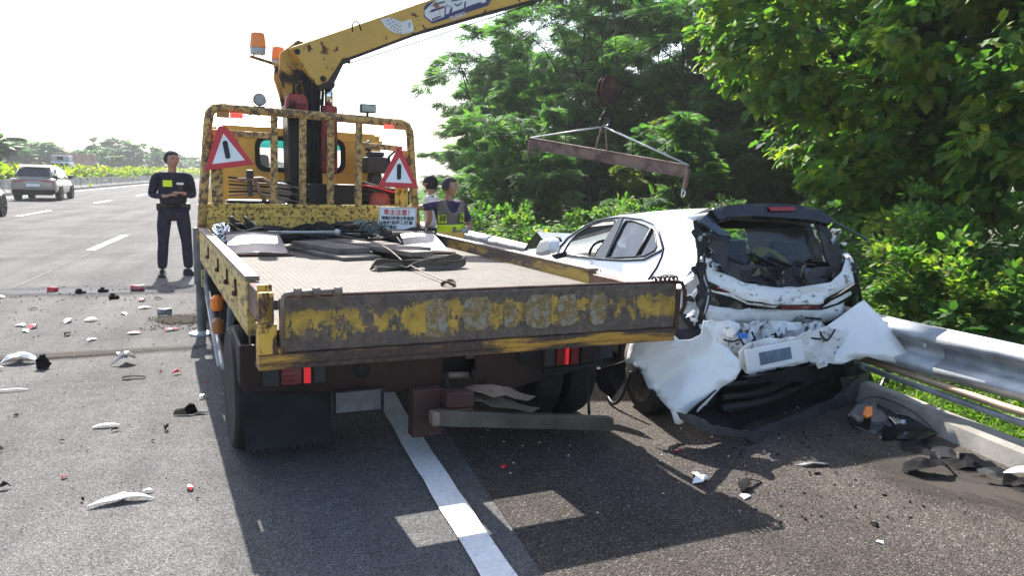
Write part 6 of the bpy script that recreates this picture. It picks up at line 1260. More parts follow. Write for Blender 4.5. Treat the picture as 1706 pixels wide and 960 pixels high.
# ================================================================ other vehicles
def ccar(name, x, y, rz, s, paint, label, L=4.6, W_=1.85, H_=1.6, dark=False):
    o = empty(name, (x, y, 0), rz, label, 'car'); o.scale = (s, s, s)
    def P(nm, mb, mat, par=None, **kw): return mb.build(nm, mat if not isinstance(mat, str) else M[mat], par or o, **kw)
    hw = W_/2; base = .28
    # body: stations from the tail (y = 0) to the nose
    st = [(-.10, .78, .52, .92), (-.04, .93, .38, 1.0), (.10, .98, .32, 1.03), (.5, .985, .30, 1.0), (1.3, 1.0, .24, .98), (2.6, 1.0, .22, .96), (3.5, .985, .24, .93), (4.2, .93, .28, .86), (L, .80, .36, .70)]
    mb = MB(); secs = []
    for yy, wf, zb, zt in st:
        w2 = hw*wf; secs.append([(-w2*.90, yy, zb), (-w2*.985, yy, zb+.12), (-w2, yy, (zb+zt)/2+.05), (-w2*.97, yy, zt-.06), (-w2*.9, yy, zt), (w2*.9, yy, zt), (w2*.97, yy, zt-.06), (w2, yy, (zb+zt)/2+.05), (w2*.985, yy, zb+.12), (w2*.90, yy, zb)])
    mb.loft(secs, True, True); body = P('body', mb, paint, smooth=True, sub=2)
    # greenhouse
    gh = [(.02, .80, .98, 1.0), (.38, .72, 1.0, 1.46), (.75, .70, 1.0, H_-.06), (1.4, .70, 1.0, H_), (2.3, .70, .98, H_-.03), (2.75, .72, .96, 1.45), (3.35, .78, .93, .97)]
    mb = MB(); secs = [[(-hw*.93, yy, zb-.03), (-hw*wf-.03*(zt-1)/.6, yy, zt-.05), (-hw*wf+.10, yy, zt), (hw*wf-.10, yy, zt), (hw*wf+.03*(zt-1)/.6, yy, zt-.05), (hw*.93, yy, zb-.03)] for yy, wf, zb, zt in gh]
    mb.loft(secs, True, True); P('cabin', mb, paint, smooth=True, sub=1)
    # rear window and side windows stand just proud of the cabin
    mb = MB(); mb.prism([(-.68, .06, 1.10), (.68, .06, 1.10), (.58, .36, 1.42), (-.58, .36, 1.42)], (0, -.03, .015)); P('rear_window', mb, 'windscreen', bevel=.01)
    mb = MB(); mb.prism([(-.64, .36, H_-.13), (.64, .36, H_-.13), (.62, .75, H_-.04), (-.62, .75, H_-.04)], (0, -.02, .035)); P('spoiler', mb, paint, bevel=.015)
    for s_ in (-1, 1):
        for poly in ([(.62, 1.05), (1.55, 1.03), (1.55, 1.47), (.95, 1.44), (.7, 1.25)], [(1.63, 1.03), (2.85, 1.01), (2.70, 1.30), (2.35, 1.46), (1.63, 1.47)]):
            mb = MB(); mb.prism([(s_*(hw*.935-(z-1)*.37+.004), yy, z) for yy, z in poly], (s_*.012, 0, 0)); P('side_window', mb, 'windscreen')
        mb = MB(); mb.box(s_*(hw+.08)-.1, s_*(hw+.08)+.1, 2.75, 2.88, .98, 1.14); P('door_mirror', mb, 'windscreen' if dark else 'trim', bevel=.03)
        mb = MB(); mb.prism([(s_*.20, -.09, .90), (s_*.74, -.05, .87), (s_*.90, .10, .99), (s_*.915, .34, 1.0), (s_*.90, .12, .90), (s_*.76, -.05, .80), (s_*.36, -.09, .85)], (0, -.03, 0)); P('tail_lamp', mb, plain('tail_lamp_red', (.45, .01, .03), .2, 0, .1, 9, 0), bevel=.006)
        for yy in (.95, 3.65):
            mb = MB(); mb.lathe([(.36, -.02), (.36, .03)], (s_*(hw-.01), yy, .36), 'x', 24); P('wheel_arch', mb, 'trim')
            mb = MB(); mb.lathe([(.20, -.12), (.33, -.12), (.345, -.09), (.345, .09), (.33, .12), (.20, .12)], (s_*(hw-.10), yy, .345), 'x', 24); w_ = P('wheel', mb, 'rubber')
            mb = MB(); mb.lathe([(.23, s_*.11), (.21, s_*.10), (.19, s_*.03), (.05, s_*.05), (.04, s_*.09), (.01, s_*.09)], (s_*(hw-.10), yy, .345), 'x', 20); P('rim', mb, 'alloy', w_)
            for k in range(5):
                a = k*6.283/5; mb = MB(); cx = s_*(hw-.10); mb.bar((cx+s_*.08, yy+.03*math.cos(a), .345+.03*math.sin(a)), (cx+s_*.105, yy+.21*math.cos(a), .345+.21*math.sin(a)), .05, .02); P('spoke', mb, 'alloy', w_)
    mb = MB(); mb.box(-.55, .55, -.115, -.09, .895, .915); P('light_bar', mb, plain('tail_bar_red', (.40, .01, .03), .2, 0, .1, 9, 0))
    mb = MB(); mb.prism([(-.84, -.09, .50), (.84, -.09, .50), (.86, -.05, .36), (.7, -.02, .26), (-.7, -.02, .26), (-.86, -.05, .36)], (0, .12, 0)); P('rear_bumper', mb, 'trim', bevel=.015)
    mb = MB(); mb.box(-.26, .26, -.125, -.105, .64, .76); P('number_plate', mb, 'white_sign')
    mb = MB(); mb.box(-.36, .36, -.104, -.02, .60, .80); P('plate_recess', mb, paint, bevel=.01)
    return o
ccar('suv', -10.55, 41.3, R(3), 1.04, 'silver', 'beige-silver SUV driving away in the far lane beside the median', L=4.6)
ccar('white_car', -8.95, 24.6, R(1), 1.0, 'pearl', 'white car cut off by the left picture edge, only its rear corner showing', L=4.6)
def lorry():
    o = empty('box_lorry', (-21.9, 96, 0), R(-7), 'white-cabbed box lorry with a weathered pinkish container on the opposite carriageway', 'lorry')
    def P(nm, mb, mat, par=None, **kw): return mb.build(nm, mat if not isinstance(mat, str) else M[mat], par or o, **kw)
    mb = MB(); mb.box(-1.1, 1.1, 0, 2.0, .6, 2.7, .03); cab = P('cab', mb, 'white_sign', bevel=.12)
    mb = MB(); mb.box(-.98, .98, -.02, .02, 1.6, 2.45); P('windscreen', mb, 'windscreen', cab, bevel=.03)
    mb = MB(); mb.box(-1.02, 1.02, .1, 1.6, 2.75, 3.5); P('cooling_unit', mb, 'zinc', bevel=.05)
    mb = MB(); mb.box(-.35, .35, .06, .1, 2.9, 3.35); P('grille', mb, 'trim')
    mb = MB(); mb.box(-1.2, 1.2, 2.2, 10, .95, 3.9); P('container', mb, plain('faded_pink_panel', (.42, .28, .23), .8, 0, .35, 1.2, .1), bevel=.02)
    for k in range(9):
        mb = MB(); mb.box(1.201, 1.23, 2.4+.84*k, 2.48+.84*k, 1.0, 3.85); P('container_rib', mb, 'rust_pale')
    mb = MB(); mb.box(-.9, .9, 0, 9.8, .5, .94); P('chassis', mb, 'trim')
    for s_ in (-1, 1):
        for y in (1.0, 7.4, 8.6): mb = MB(); mb.lathe([(.3, -.14), (.5, -.14), (.5, .14), (.3, .14)], (s_*1.0, y, .5), 'x', 18); P('wheel', mb, 'rubber')
        mb = MB(); mb.box(s_*1.22-.06, s_*1.22+.06, -.1, .0, 1.7, 2.3); P('mirror', mb, 'trim')
    for s_ in (-1, 1): mb = MB(); mb.box(s_*.75-.15, s_*.75+.15, -.02, .02, .9, 1.05); P('headlight', mb, 'white_sign')
    o.scale = (.86, .8, .80)
lorry()
def lamp_post(x, y, h, label):
    o = empty('lamp_post', (x, y, 0), 0, label, 'lamp post'); mb = MB(); mb.tube([(0, 0, 0), (0, 0, h), (.6, 0, h+.4)], .07, 6); mb.build('pole', M['zinc'], o)
    mb = MB(); mb.box(.5, 1.1, -.12, .12, h+.35, h+.45); mb.build('lamp_head', M['zinc'], o)
lamp_post(-14.0, 130, 3.3, 'thin grey pole standing on the median left of the officer')
# ================================================================ people
def skin_obj(name, nodes, chains, mat, parent, root, sub=2):
    keys = list(nodes); idx = {k: i for i, k in enumerate(keys)}; es = set()
    for ch_ in chains:
        ks = ch_.split()
        for a, b2 in zip(ks, ks[1:]): es.add((idx[a], idx[b2]))
    me = bpy.data.meshes.new(name); me.from_pydata([nodes[k][0] for k in keys], list(es), []); o = new_obj(name, me, parent)
    me.materials.append(M[mat] if isinstance(mat, str) else mat)
    md = o.modifiers.new('skin', 'SKIN'); md.use_smooth_shade = True
    for i, k in enumerate(keys):
        r = nodes[k][1]; r = r if isinstance(r, tuple) else (r, r); sv = me.skin_vertices[0].data[i]; sv.radius = r; sv.use_root = (k == root)
    s_ = o.modifiers.new('sub', 'SUBSURF'); s_.levels = sub; s_.render_levels = sub
    return o
def head_mesh(parent, c, yaw, hair_mat, s=1.0, skin='skin', hair_style='short', cap=False):
    "c: centre; yaw 0 looks to -y; head about .23 tall"
    Rm = Matrix.Translation(Vector(c)) @ Matrix.Rotation(yaw, 4, 'Z')
    def grid(fn, nu=22, nv=16, v0=0.0, v1=1.0):
        vs, fs = [], []
        for j in range(nv+1):
            th = math.pi*(v0+(v1-v0)*j/nv)
            for i in range(nu):
                ph = 2*math.pi*i/nu; vs.append(Rm @ Vector(fn(math.sin(th)*math.cos(ph), math.sin(th)*math.sin(ph), math.cos(th))))
        for j in range(nv):
            for i in range(nu): a = j*nu+i; b2 = j*nu+(i+1) % nu; fs.append((a, b2, b2+nu, a+nu))
        return vs, fs
    def face(x, y, z):
        w_ = 1-.30*max(0, -z)**1.3; d = 1-.12*max(0, -z)
        X, Y, Z = x*.078*w_*s, y*.098*d*s, z*.118*s
        if y < 0:
            g = math.exp(-((x/.16)**2+((z+.12)/.20)**2)); Y -= .026*s*g*(-y)
            for e in (-.38, .38): Y += .010*s*math.exp(-(((x-e)/.16)**2+((z-.10)/.10)**2))
            Y -= .007*s*math.exp(-((x/.5)**2+((z-.28)/.08)**2)); Y += .006*s*math.exp(-((x/.3)**2+((z+.52)/.05)**2)); Y -= .010*s*math.exp(-((x/.25)**2+((z+.85)/.15)**2))
        return X, Y, Z
    mb = MB(); mb.add(*grid(face, 28, 22))
    for sx in (-1, 1):
        mb.add([Rm @ Vector((sx*.074*s+sx*.012*s*math.cos(a)*(1 if k else .3), .012+.016*math.cos(a)*s, -.005+.030*s*math.sin(a))) for k in (0, 1) for a in np.linspace(0, 6.283, 9)[:-1]], [tuple(range(8)), tuple(range(8, 16))]+[(i, (i+1) % 8, 8+(i+1) % 8, 8+i) for i in range(8)])
    hd = mb.build('head', M[skin], parent, smooth=True)
    for sx in (-1, 1):
        mb = MB(); mb.add([Rm @ Vector((sx*.030*s+.011*s*math.cos(a), -.0915*s, .012*s+.0045*s*math.sin(a))) for a in np.linspace(0, 6.283, 9)[:-1]], [tuple(range(8))]); mb.build('eye', M['sign_black'], hd)
        mb = MB(); mb.bar(Rm @ Vector((sx*.015*s, -.098*s, .032*s)), Rm @ Vector((sx*.046*s, -.088*s, .034*s)), .006*s, .006*s); mb.build('eyebrow', M[hair_mat], hd)
    mb = MB(); mb.bar(Rm @ Vector((-.022*s, -.0965*s, -.060*s)), Rm @ Vector((.022*s, -.0965*s, -.060*s)), .006*s, .005*s); mb.build('mouth', plain('lip', (.20, .07, .06), .6, 0, .1, 9, 0), hd)
    rg = random.Random(4)
    def hair(x, y, z):
        k = 1.09+.03*math.sin(x*14)*math.sin(z*11+y*9); X, Y, Z = x*.080*k*s, (y*.100*k+.008)*s, z*.122*k*s
        if y < -.15 and z < .55: X *= .90; Y *= .80
        if z < -.1: X *= .93; Y *= .93
        return X, Y, Z+.004
    if not cap:
        vs, fs = grid(hair, 28, 14, 0, .60); keep = []
        for f in fs:
            q = sum((Rm.inverted() @ Vector(vs[i]) for i in f), Vector())/4
            if not (q.y < -.035*s and q.z < .060*s): keep.append(f)
        mb = MB(); mb.add(vs, keep); mb.build('hair', M[hair_mat], parent, smooth=True, solid=.006)
    else:
        mb = MB(); mb.add(*grid(lambda x, y, z: (x*.088*s, y*.108*s, z*.125*s), 26, 8, 0, .48)); cp_ = mb.build('cap', M['trim'], parent, smooth=True, solid=.005)
        mb = MB(); mb.add([Rm @ Vector((.07*s*math.sin(a), -.085*s-.075*s*math.cos(a), .03*s-.012*math.cos(a))) for a in np.linspace(-1.5, 1.5, 9)], [tuple(range(9))]); mb.build('peak', M['trim'], cp_, solid=.005)
        mb = MB(); mb.add(*grid(lambda x, y, z: (x*.081*s, (y*.100+.012)*s, z*.10*s-.01), 22, 6, .35, .75)); mb.build('hair', M[hair_mat], parent, smooth=True)
    return hd
def person(name_label, loc, rz, H_, J, tops, trous, feet, head, shoe='shoe', cat='person', vest=None, gloves=False):
    o = empty('person', loc, rz, name_label, cat); s = H_/1.75
    def S(p): return (p[0]*s, p[1]*s, p[2]*s)
    n = {k: (S(v[0]), v[1]*s if not isinstance(v[1], tuple) else (v[1][0]*s, v[1][1]*s)) for k, v in J.items()}
    # skin: neck, arms and hands in one surface rooted in the chest
    nn = {'chest': (n['chest'][0], .06*s), 'neck': (n['neck'][0], .052*s), 'skull': (n['skull'][0], .05*s)}
    chains = ['chest neck skull']
    for sd_ in 'lr':
        sh, el, wr, hd = (Vector(n[k+sd_][0]) for k in ('sho_', 'elb_', 'wri_', 'han_'))
        nn['s'+sd_] = (tuple(sh), .045*s); nn['e'+sd_] = (tuple(el), .038*s); nn['f'+sd_] = (tuple(el.lerp(wr, .3)), .040*s); nn['w'+sd_] = (tuple(wr), (.026*s, .022*s))
        d = (hd-wr).normalized(); up = Vector(J.get('palm_'+sd_, ((0, 0, 1), 0))[0]); side = d.cross(up).normalized(); up = side.cross(d)
        pl_ = wr+d*.05*s; nn['p'+sd_] = (tuple(pl_), (.036*s, .016*s)); ch_ = 'chest s%s e%s f%s w%s p%s' % ((sd_,)*5); chains.append(ch_)
        for k in range(4):
            kn = wr+d*.092*s+side*(.030-.020*k)*s; L = (.036, .042, .040, .030)[k]*s; c1 = kn+d*L*.85-up*L*.25; c2 = c1+d*L*.5-up*L*.65
            for q, (pt, r) in enumerate(((kn, .0095), (c1, .0085), (c2, .007))): nn['%s%d%d' % (sd_, k, q)] = (tuple(pt), r*s)
            chains.append('p%s %s%d0 %s%d1 %s%d2' % (sd_, sd_, k, sd_, k, sd_, k))
        t0 = wr+d*.04*s+side*.038*s; t1 = t0+d*.035*s+side*.018*s-up*.01*s; nn['t0'+sd_] = (tuple(t0), .011*s); nn['t1'+sd_] = (tuple(t1), .009*s); chains.append('w%s t0%s t1%s' % ((sd_,)*3))
    skin_obj('body', nn, chains, 'skin', o, 'chest')
    # shirt
    sh_ = {k: n[k] for k in ('pelvis', 'waist', 'chest', 'upper')}
    ch2 = ['pelvis waist chest upper']
    for sd_ in 'lr':
        sh, el, wr = (Vector(n[k+sd_][0]) for k in ('sho_', 'elb_', 'wri_')); L = tops['sleeve']
        sh_['s'+sd_] = (tuple(sh), .062*s); end = sh.lerp(el, min(1, L)); mid = sh.lerp(end, .5); sh_['m'+sd_] = (tuple(mid), .060*s); sh_['e'+sd_] = (tuple(end), (.054*s))
        ch2.append('upper s%s m%s e%s' % (sd_, sd_, sd_))
        if L > 1: q = el.lerp(wr, .92); sh_['c'+sd_] = (tuple(q), .036*s); ch2.append('e%s c%s' % (sd_, sd_))
    skin_obj('shirt', sh_, ch2, tops['mat'], o, 'chest')
    mb = MB(); nk = Vector(n['neck'][0]); mb.tube([nk+Vector((.062*s*math.cos(a), .058*s*math.sin(a)-.0*s, -.035*s+.018*s*math.sin(a))) for a in np.linspace(0, 6.283, 14)], .014*s, 6); mb.build('collar', M[tops['mat']] if isinstance(tops['mat'], str) else tops['mat'], o, smooth=True)
    if trous:
        tr_ = {'pelvis': (S((J['pelvis'][0][0], J['pelvis'][0][1], J['pelvis'][0][2]-.02)), (.165*s, .12*s))}; ch3 = []
        for sd_ in 'lr':
            for k, r in (('hip_', .096), ('thi_', .088), ('kne_', .068), ('cal_', .070), ('ank_', .060)): tr_[k+sd_] = (n[k+sd_][0], r*s)
            ch3.append('pelvis hip_%s thi_%s kne_%s cal_%s ank_%s' % ((sd_,)*5))
        skin_obj('trousers', tr_, ch3, trous, o, 'pelvis')
        for sd_ in 'lr':
            a = Vector(n['ank_'+sd_][0]); d = Vector(S(feet[sd_])); d.z = 0; d.normalize(); sdv = Vector((-d.y, d.x, 0)); mb = MB(); secs = []
            for f, w_, h_ in ((-.07, .030, .085), (-.04, .042, .10), (.03, .042, .095), (.10, .048, .062), (.16, .046, .048), (.19, .030, .035)):
                c0 = a+d*f*s; c0.z = 0; secs.append([c0+sdv*w_*s*x+Vector((0, 0, z*h_*s)) for x, z in ((-1, 0), (-1, .5), (-.6, 1), (.6, 1), (1, .5), (1, 0))])
            mb.loft(secs, True, True); mb.build('shoe', M[shoe], o, smooth=False, bevel=.008)
    hd = head_mesh(o, S(head['c']), head['yaw'], head['hair'], s, cap=head.get('cap', False))
    return o, s, n
STAND = {'pelvis': ((0, 0, .97), (.155, .11)), 'waist': ((0, 0, 1.12), (.140, .10)), 'chest': ((0, 0, 1.30), (.165, .115)), 'upper': ((0, .005, 1.42), (.15, .09)), 'neck': ((0, 0, 1.50), .05), 'skull': ((0, -.01, 1.62), .05),
         'hip_l': ((.10, 0, .90), .09), 'thi_l': ((.12, -.01, .70), .09), 'kne_l': ((.14, -.02, .49), .07), 'cal_l': ((.15, .01, .32), .07), 'ank_l': ((.16, .02, .09), .05),
         'hip_r': ((-.10, 0, .90), .09), 'thi_r': ((-.12, -.01, .70), .09), 'kne_r': ((-.13, -.02, .49), .07), 'cal_r': ((-.14, .01, .32), .07), 'ank_r': ((-.15, .02, .09), .05)}
# viewer sees the person's front when rz = 0 (they face -y); their own left arm is on +x
JO = dict(STAND); JO.update({'pelvis': ((0, 0, .97), (.175, .125)), 'waist': ((0, -.01, 1.12), (.170, .125)), 'chest': ((0, 0, 1.30), (.19, .13)), 'thi_l': ((.12, -.01, .70), .10), 'thi_r': ((-.12, -.01, .70), .10), 'sho_l': ((.19, .0, 1.42), .05), 'elb_l': ((.235, .04, 1.14), .04), 'wri_l': ((.10, -.22, 1.18), .03), 'han_l': ((.02, -.28, 1.20), .03), 'palm_l': ((0, -.3, 1), 0),
      'sho_r': ((-.19, 0, 1.42), .05), 'elb_r': ((-.24, .05, 1.14), .04), 'wri_r': ((-.11, -.21, 1.14), .03), 'han_r': ((-.03, -.27, 1.17), .03), 'palm_r': ((0, -.3, 1), 0)})
M['police'] = plain('dark_navy_uniform', (.014, .015, .036), .8, 0, .3, 7, .4, 40)
off, s, n = person('officer in dark navy uniform standing beside the truck, hands together at his waist', (-1.44, 12.85, 0), R(12), 1.86, JO, {'mat': 'police', 'sleeve': 1.01}, 'police', {'l': (.7, -.7, 0), 'r': (-.15, -1, 0)}, {'c': (0, -.015, 1.64), 'yaw': R(20), 'hair': 'hair_dark'})
mb = MB(); mb.tube([(.158*s*math.cos(a), .118*s*math.sin(a), 1.0*s) for a in np.linspace(0, 6.283, 20)], .022, 6); blt = mb.build('belt', M['shoe'], off)
for x, y in ((-.17, -.03), (.17, .0), (-.12, -.10), (.11, -.10)):
    mb = MB(); mb.box(x*s-.03, x*s+.03, y*s-.03, y*s+.02, .94*s, 1.04*s); mb.build('belt_pouch', M['shoe'], blt, bevel=.01)
mb = MB(); mb.box(-.125*s, -.02*s, -.145*s, -.125*s, 1.27*s, 1.36*s); mb.build('chest_badge', M['hivis'], off, bevel=.004)
mb = MB(); mb.box(.03*s, .11*s, -.145*s, -.125*s, 1.30*s, 1.33*s); mb.build('name_tape', M['white_sign'], off, bevel=.002)
mb = MB(); mb.box(.05*s, .10*s, -.155*s, -.125*s, 1.20*s, 1.29*s); mb.build('radio', M['shoe'], off, bevel=.006)
off.scale = (1.13, 1.08, 1.0)
# rescue worker behind the bed: body turned right, right hand on the headboard post, left hand on the outrigger
JW = dict(STAND); JW.update({'sho_r': ((-.18, .0, 1.41), .05), 'elb_r': ((-.44, -.02, 1.36), .04), 'wri_r': ((-.66, -.12, 1.36), .03), 'han_r': ((-.74, -.15, 1.36), .03), 'palm_r': ((0, -1, .2), 0),
      'sho_l': ((.19, 0, 1.40), .05), 'elb_l': ((.31, .02, 1.13), .04), 'wri_l': ((.18, -.18, 1.09), .03), 'han_l': ((.10, -.22, 1.09), .03), 'palm_l': ((0, 0, 1), 0)})
wk, s, n = person('grey-haired worker in purple shirt and lime-banded vest standing behind the truck bed', (1.97, 9.10, 0), R(8), 1.59, JW, {'mat': 'purple', 'sleeve': .78}, 'navy', {'l': (.4, -1, 0), 'r': (-.1, -1, 0)}, {'c': (.01, -.02, 1.635), 'yaw': R(42), 'hair': 'hair'})
def vest_part(name, pts, mat, off_=.0, par=None):
    # bends a flat outline around the chest
    D_ = []
    for i_, p_ in enumerate(pts):
        q_ = pts[(i_+1) % len(pts)]; k_ = max(1, int(math.hypot(q_[0]-p_[0], q_[1]-p_[1])/.03)); D_ += [(p_[0]+(q_[0]-p_[0])*j_/k_, p_[1]+(q_[1]-p_[1])*j_/k_) for j_ in range(k_)]
    pts = D_
    P = [(x*s, -(.172*s+off_)*math.sqrt(max(.05, 1-(x/.205)**2)), z*s) for x, z in pts]; v_, f_ = sheet(P, (), .03); mb = MB(); mb.add(v_, f_); return mb.build(name, M[mat], par or wk, solid=.008, smooth=True)
vm = vest_part('vest', [(-.185, 1.0), (.185, 1.0), (.185, 1.38), (.16, 1.47), (.10, 1.48), (.085, 1.40), (.05, 1.33), (0, 1.31), (-.05, 1.33), (-.085, 1.40), (-.10, 1.48), (-.16, 1.47), (-.185, 1.38)], 'grey_vest', .012)
vest_part('lime_band', [(-.188, 1.02), (.188, 1.02), (.188, 1.17), (-.188, 1.16)], 'hivis', .022, vm)
p1 = vest_part('lime_patch', [(-.175, 1.175), (-.09, 1.185), (-.10, 1.29), (-.18, 1.28)], 'hivis', .022, vm)
p2 = vest_part('lime_patch', [(.09, 1.205), (.175, 1.195), (.17, 1.31), (.10, 1.32)], 'hivis', .022, vm)
for x, z, chh in ((-.135, 1.232, '祥'), (.135, 1.258, '碩')):
    nx = x/.205; y = -(.172*s+.030)*math.sqrt(1-nx*nx); ang = nx*.6
    text_obj('lettering', chh, .095*s, 'sign_black', vm, axes((x*s, y-.006, z*s), (math.cos(ang), math.sin(ang)*.9, 0), (math.sin(ang), -math.cos(ang), 0)), bold=.002)
vest_part('dark_mark', [(-.03, 1.05), (.05, 1.05), (.03, 1.12), (.0, 1.15)], 'grey_vest', .030, vm)
for sd_, pr in (('l', 1),):
    w_ = Vector(n['wri_l'][0]); h_ = Vector(n['han_l'][0]); d = (h_-w_).normalized(); gn = {'a': (tuple(w_-d*.03), .033), 'b': (tuple(w_+d*.05), (.043, .026))}; ch_ = ['a b']
    side = d.cross(Vector((0, 0, 1))).normalized()
    for k in range(4):
        q = w_+d*.09*s+side*(.03-.02*k)*s; gn['g%d' % k] = (tuple(q), .0125); gn['h%d' % k] = (tuple(q+d*.04*s-Vector((0, 0, .022))), .0115); ch_.append('b g%d h%d' % (k, k))
    q = w_+d*.03+side*.042; gn['t'] = (tuple(q), .014); gn['u'] = (tuple(q+d*.03+side*.012), .012); ch_.append('a t u')
    skin_obj('glove', gn, ch_, 'glove', wk, 'a')
# onlooker in white with a black cap, seen from behind turned to the left
JC = dict(STAND); JC.update({'sho_l': ((.18, 0, 1.41), .05), 'elb_l': ((.25, .03, 1.14), .04), 'wri_l': ((.27, -.06, .92), .03), 'han_l': ((.27, -.10, .84), .03), 'palm_l': ((1, 0, 0), 0),
      'sho_r': ((-.18, 0, 1.41), .05), 'elb_r': ((-.25, .03, 1.14), .04), 'wri_r': ((-.25, -.08, .93), .03), 'han_r': ((-.24, -.14, .86), .03), 'palm_r': ((1, 0, 0), 0)})
person('person in white T-shirt and black cap standing behind the worker, facing left', (2.02, 10.45, 0), R(-110), 1.62, JC, {'mat': 'white_cloth', 'sleeve': .6}, 'navy', {'l': (0, -1, 0), 'r': (0, -1, 0)}, {'c': (0, -.015, 1.635), 'yaw': R(0), 'hair': 'hair_dark', 'cap': True})
def check_mat():
    m, t, b = nmat('checked_cloth'); v = tco(t); wv = N(t, 'ShaderNodeTexChecker'); wv.inputs['Scale'].default_value = 32; wv.inputs['Color1'].default_value = (.55, .56, .56, 1); wv.inputs['Color2'].default_value = (.10, .13, .12, 1); t.links.new(v, wv.inputs[0]); t.links.new(wv.outputs[0], b.inputs['Base Color']); b.inputs['Roughness'].default_value = .8; return m
M['check'] = check_mat()
person('person in checked shirt mostly hidden behind the right headboard post', (1.78, 11.6, 0), R(60), 1.60, JC, {'mat': 'check', 'sleeve': .6}, 'navy', {'l': (0, -1, 0), 'r': (0, -1, 0)}, {'c': (0, -.015, 1.635), 'yaw': R(0), 'hair': 'hair_dark'})
# ================================================================ crash debris
def dplace(o, x, y, z=.01, rz=0): o.location = (x, y, z); o.rotation_euler = (0, 0, rz); return o
M['clear_plastic'] = plain('clear_broken_plastic', (.42, .44, .46), .2, 0, .15, 9, .1)
M['white_frag'] = plain('white_paint_fragment', (.75, .75, .76), .35, 0, .1, 9, .05)
M['red_frag'] = plain('red_lens_fragment', (.50, .02, .035), .25, 0, .2, 9, .1)
M['black_frag'] = plain('black_plastic_fragment', (.007, .007, .008), .8, 0, .3, 9, .2)
for k_ in ('black_frag', 'cavity'): M[k_].node_tree.nodes['Principled BSDF'].inputs['Specular IOR Level'].default_value = .08
M['grey_frag'] = plain('grey_plastic_fragment', (.10, .10, .105), .5, 0, .3, 9, .2)
def curved(name, pts, hgt, mat, label, cat, x, y, rz=0, seed=0, res=.03, group=None, z=.006, thick=.004):
    "pts outline flat on the road, domed by hgt"
    v_, f_ = sheet([(a, b2, 0) for a, b2 in pts], (), res, None, .002, seed)
    cx = sum(p[0] for p in pts)/len(pts); cy = sum(p[1] for p in pts)/len(pts); R_ = max(math.hypot(p[0]-cx, p[1]-cy) for p in pts); rg = random.Random(seed); k1, k2 = rg.uniform(8, 16), rg.uniform(0, 6)
    v_ = [(p.x, p.y, max(0, hgt*(1-((p.x-cx)**2+(p.y-cy)**2)/R_**2)+.18*hgt*math.sin(p.x*k1*3+k2)*math.cos(p.y*k1*2))) for p in v_]
    mb = MB(); mb.add(v_, f_); o = mb.build(name, M[mat], None, solid=thick, smooth=False); dplace(o, x, y, z, rz); return tag(o, label, cat, group)
def poly(n, r, seed, sx=1, sy=1):
    rg = random.Random(seed); return [(r*sx*math.cos(a)*rg.uniform(.6, 1.3), r*sy*math.sin(a)*rg.uniform(.6, 1.3)) for a in [6.283*k/n+rg.uniform(-.2, .2) for k in range(n)]]
curved('lens_shard', [(-.13, -.015), (-.07, .03), (0, .06), (.03, .085), (.05, .055), (.12, .03), (.17, -.01), (.07, .0), (0, -.008), (-.07, -.008)], .025, 'clear_plastic', 'curved clear lens fragment lying nearest the bottom left of the road', 'lens fragment', -.74, 3.98, .15, 1)
curved('crumpled_plastic', [(-.13, -.04), (-.08, .05), (-.02, .15), (.03, .08), (.10, .05), (.14, .0), (.08, -.05), (-.06, -.055)], .08, 'clear_plastic', 'crumpled sheet of clear plastic by the left edge of the road', 'plastic sheet', -2.0, 7.15, 0, 2)
curved('plastic_shard', [(-.12, -.02), (-.05, .05), (.08, .03), (.12, -.01), (.0, -.05)], .05, 'grey_frag', 'grey rounded fragment next to the crumpled clear sheet', 'plastic fragment', -2.16, 6.92, .1, 3)
curved('panel_shard', [(-.09, -.05), (-.03, .0), (-.0, .12), (.04, .09), (.10, .03), (.09, -.03), (.02, -.06)], .09, 'grey_frag', 'silver-grey bent fragment standing up on the road left of the truck', 'bent fragment', -1.2, 6.97, 0, 4)
o = curved('plastic_clip', [(-.08, -.02), (-.03, -.025), (0, .0), (.08, -.01), (.09, .02), (-.03, .03), (-.08, .02)], .02, 'black_frag', 'small black clip just below the bent silver-grey fragment', 'plastic clip', -1.045, 6.46, 0, 5)
curved('plastic_strip', [(-.12, -.012), (.12, .015), (.13, .03), (-.10, .02)], .015, 'clear_plastic', 'narrow pale strip of trim at the left edge of the road', 'trim strip', -1.83, 6.22, .1, 6)
curved('plastic_strip', [(-.07, -.01), (.02, -.015), (.09, .01), (.02, .02), (-.06, .015)], .015, 'white_frag', 'small white sliver in the middle of the left lane', 'trim strip', -1.02, 5.24, .1, 7)
def chunk(name, x, y, sx, sy, sz, mat, label, cat, seed):
    rg = random.Random(seed); mb = MB(); vs = [(rg.uniform(.7, 1.1)*a*sx/2, rg.uniform(.7, 1.1)*b2*sy/2, (0 if c_ < 0 else sz*rg.uniform(.5, 1.1))) for a, b2, c_ in ((-1, -1, -1), (1, -1, -1), (1, 1, -1), (-1, 1, -1), (-1, -1, 1), (1, -1, 1), (1, 1, 1), (-1, 1, 1))]
    mb.add(vs, [(0, 3, 2, 1), (4, 5, 6, 7), (0, 1, 5, 4), (1, 2, 6, 5), (2, 3, 7, 6), (3, 0, 4, 7)])
    mb.box(-sx*.3, sx*.1, -sy*.2, sy*.4, sz*.4, sz*1.1, .004); mb.bar((0, 0, sz*.5), (sx*.6, sy*.2, sz*.3), sx*.12, sz*.2); o = mb.build(name, M[mat], None, bevel=.004); dplace(o, x, y, .006, rg.uniform(-1, 1)); return tag(o, label, cat)
chunk('broken_socket', -1.77, 6.93, .09, .08, .10, 'black_frag', 'black broken socket with a white tip beside the clear plastic sheet', 'plastic part', 8)
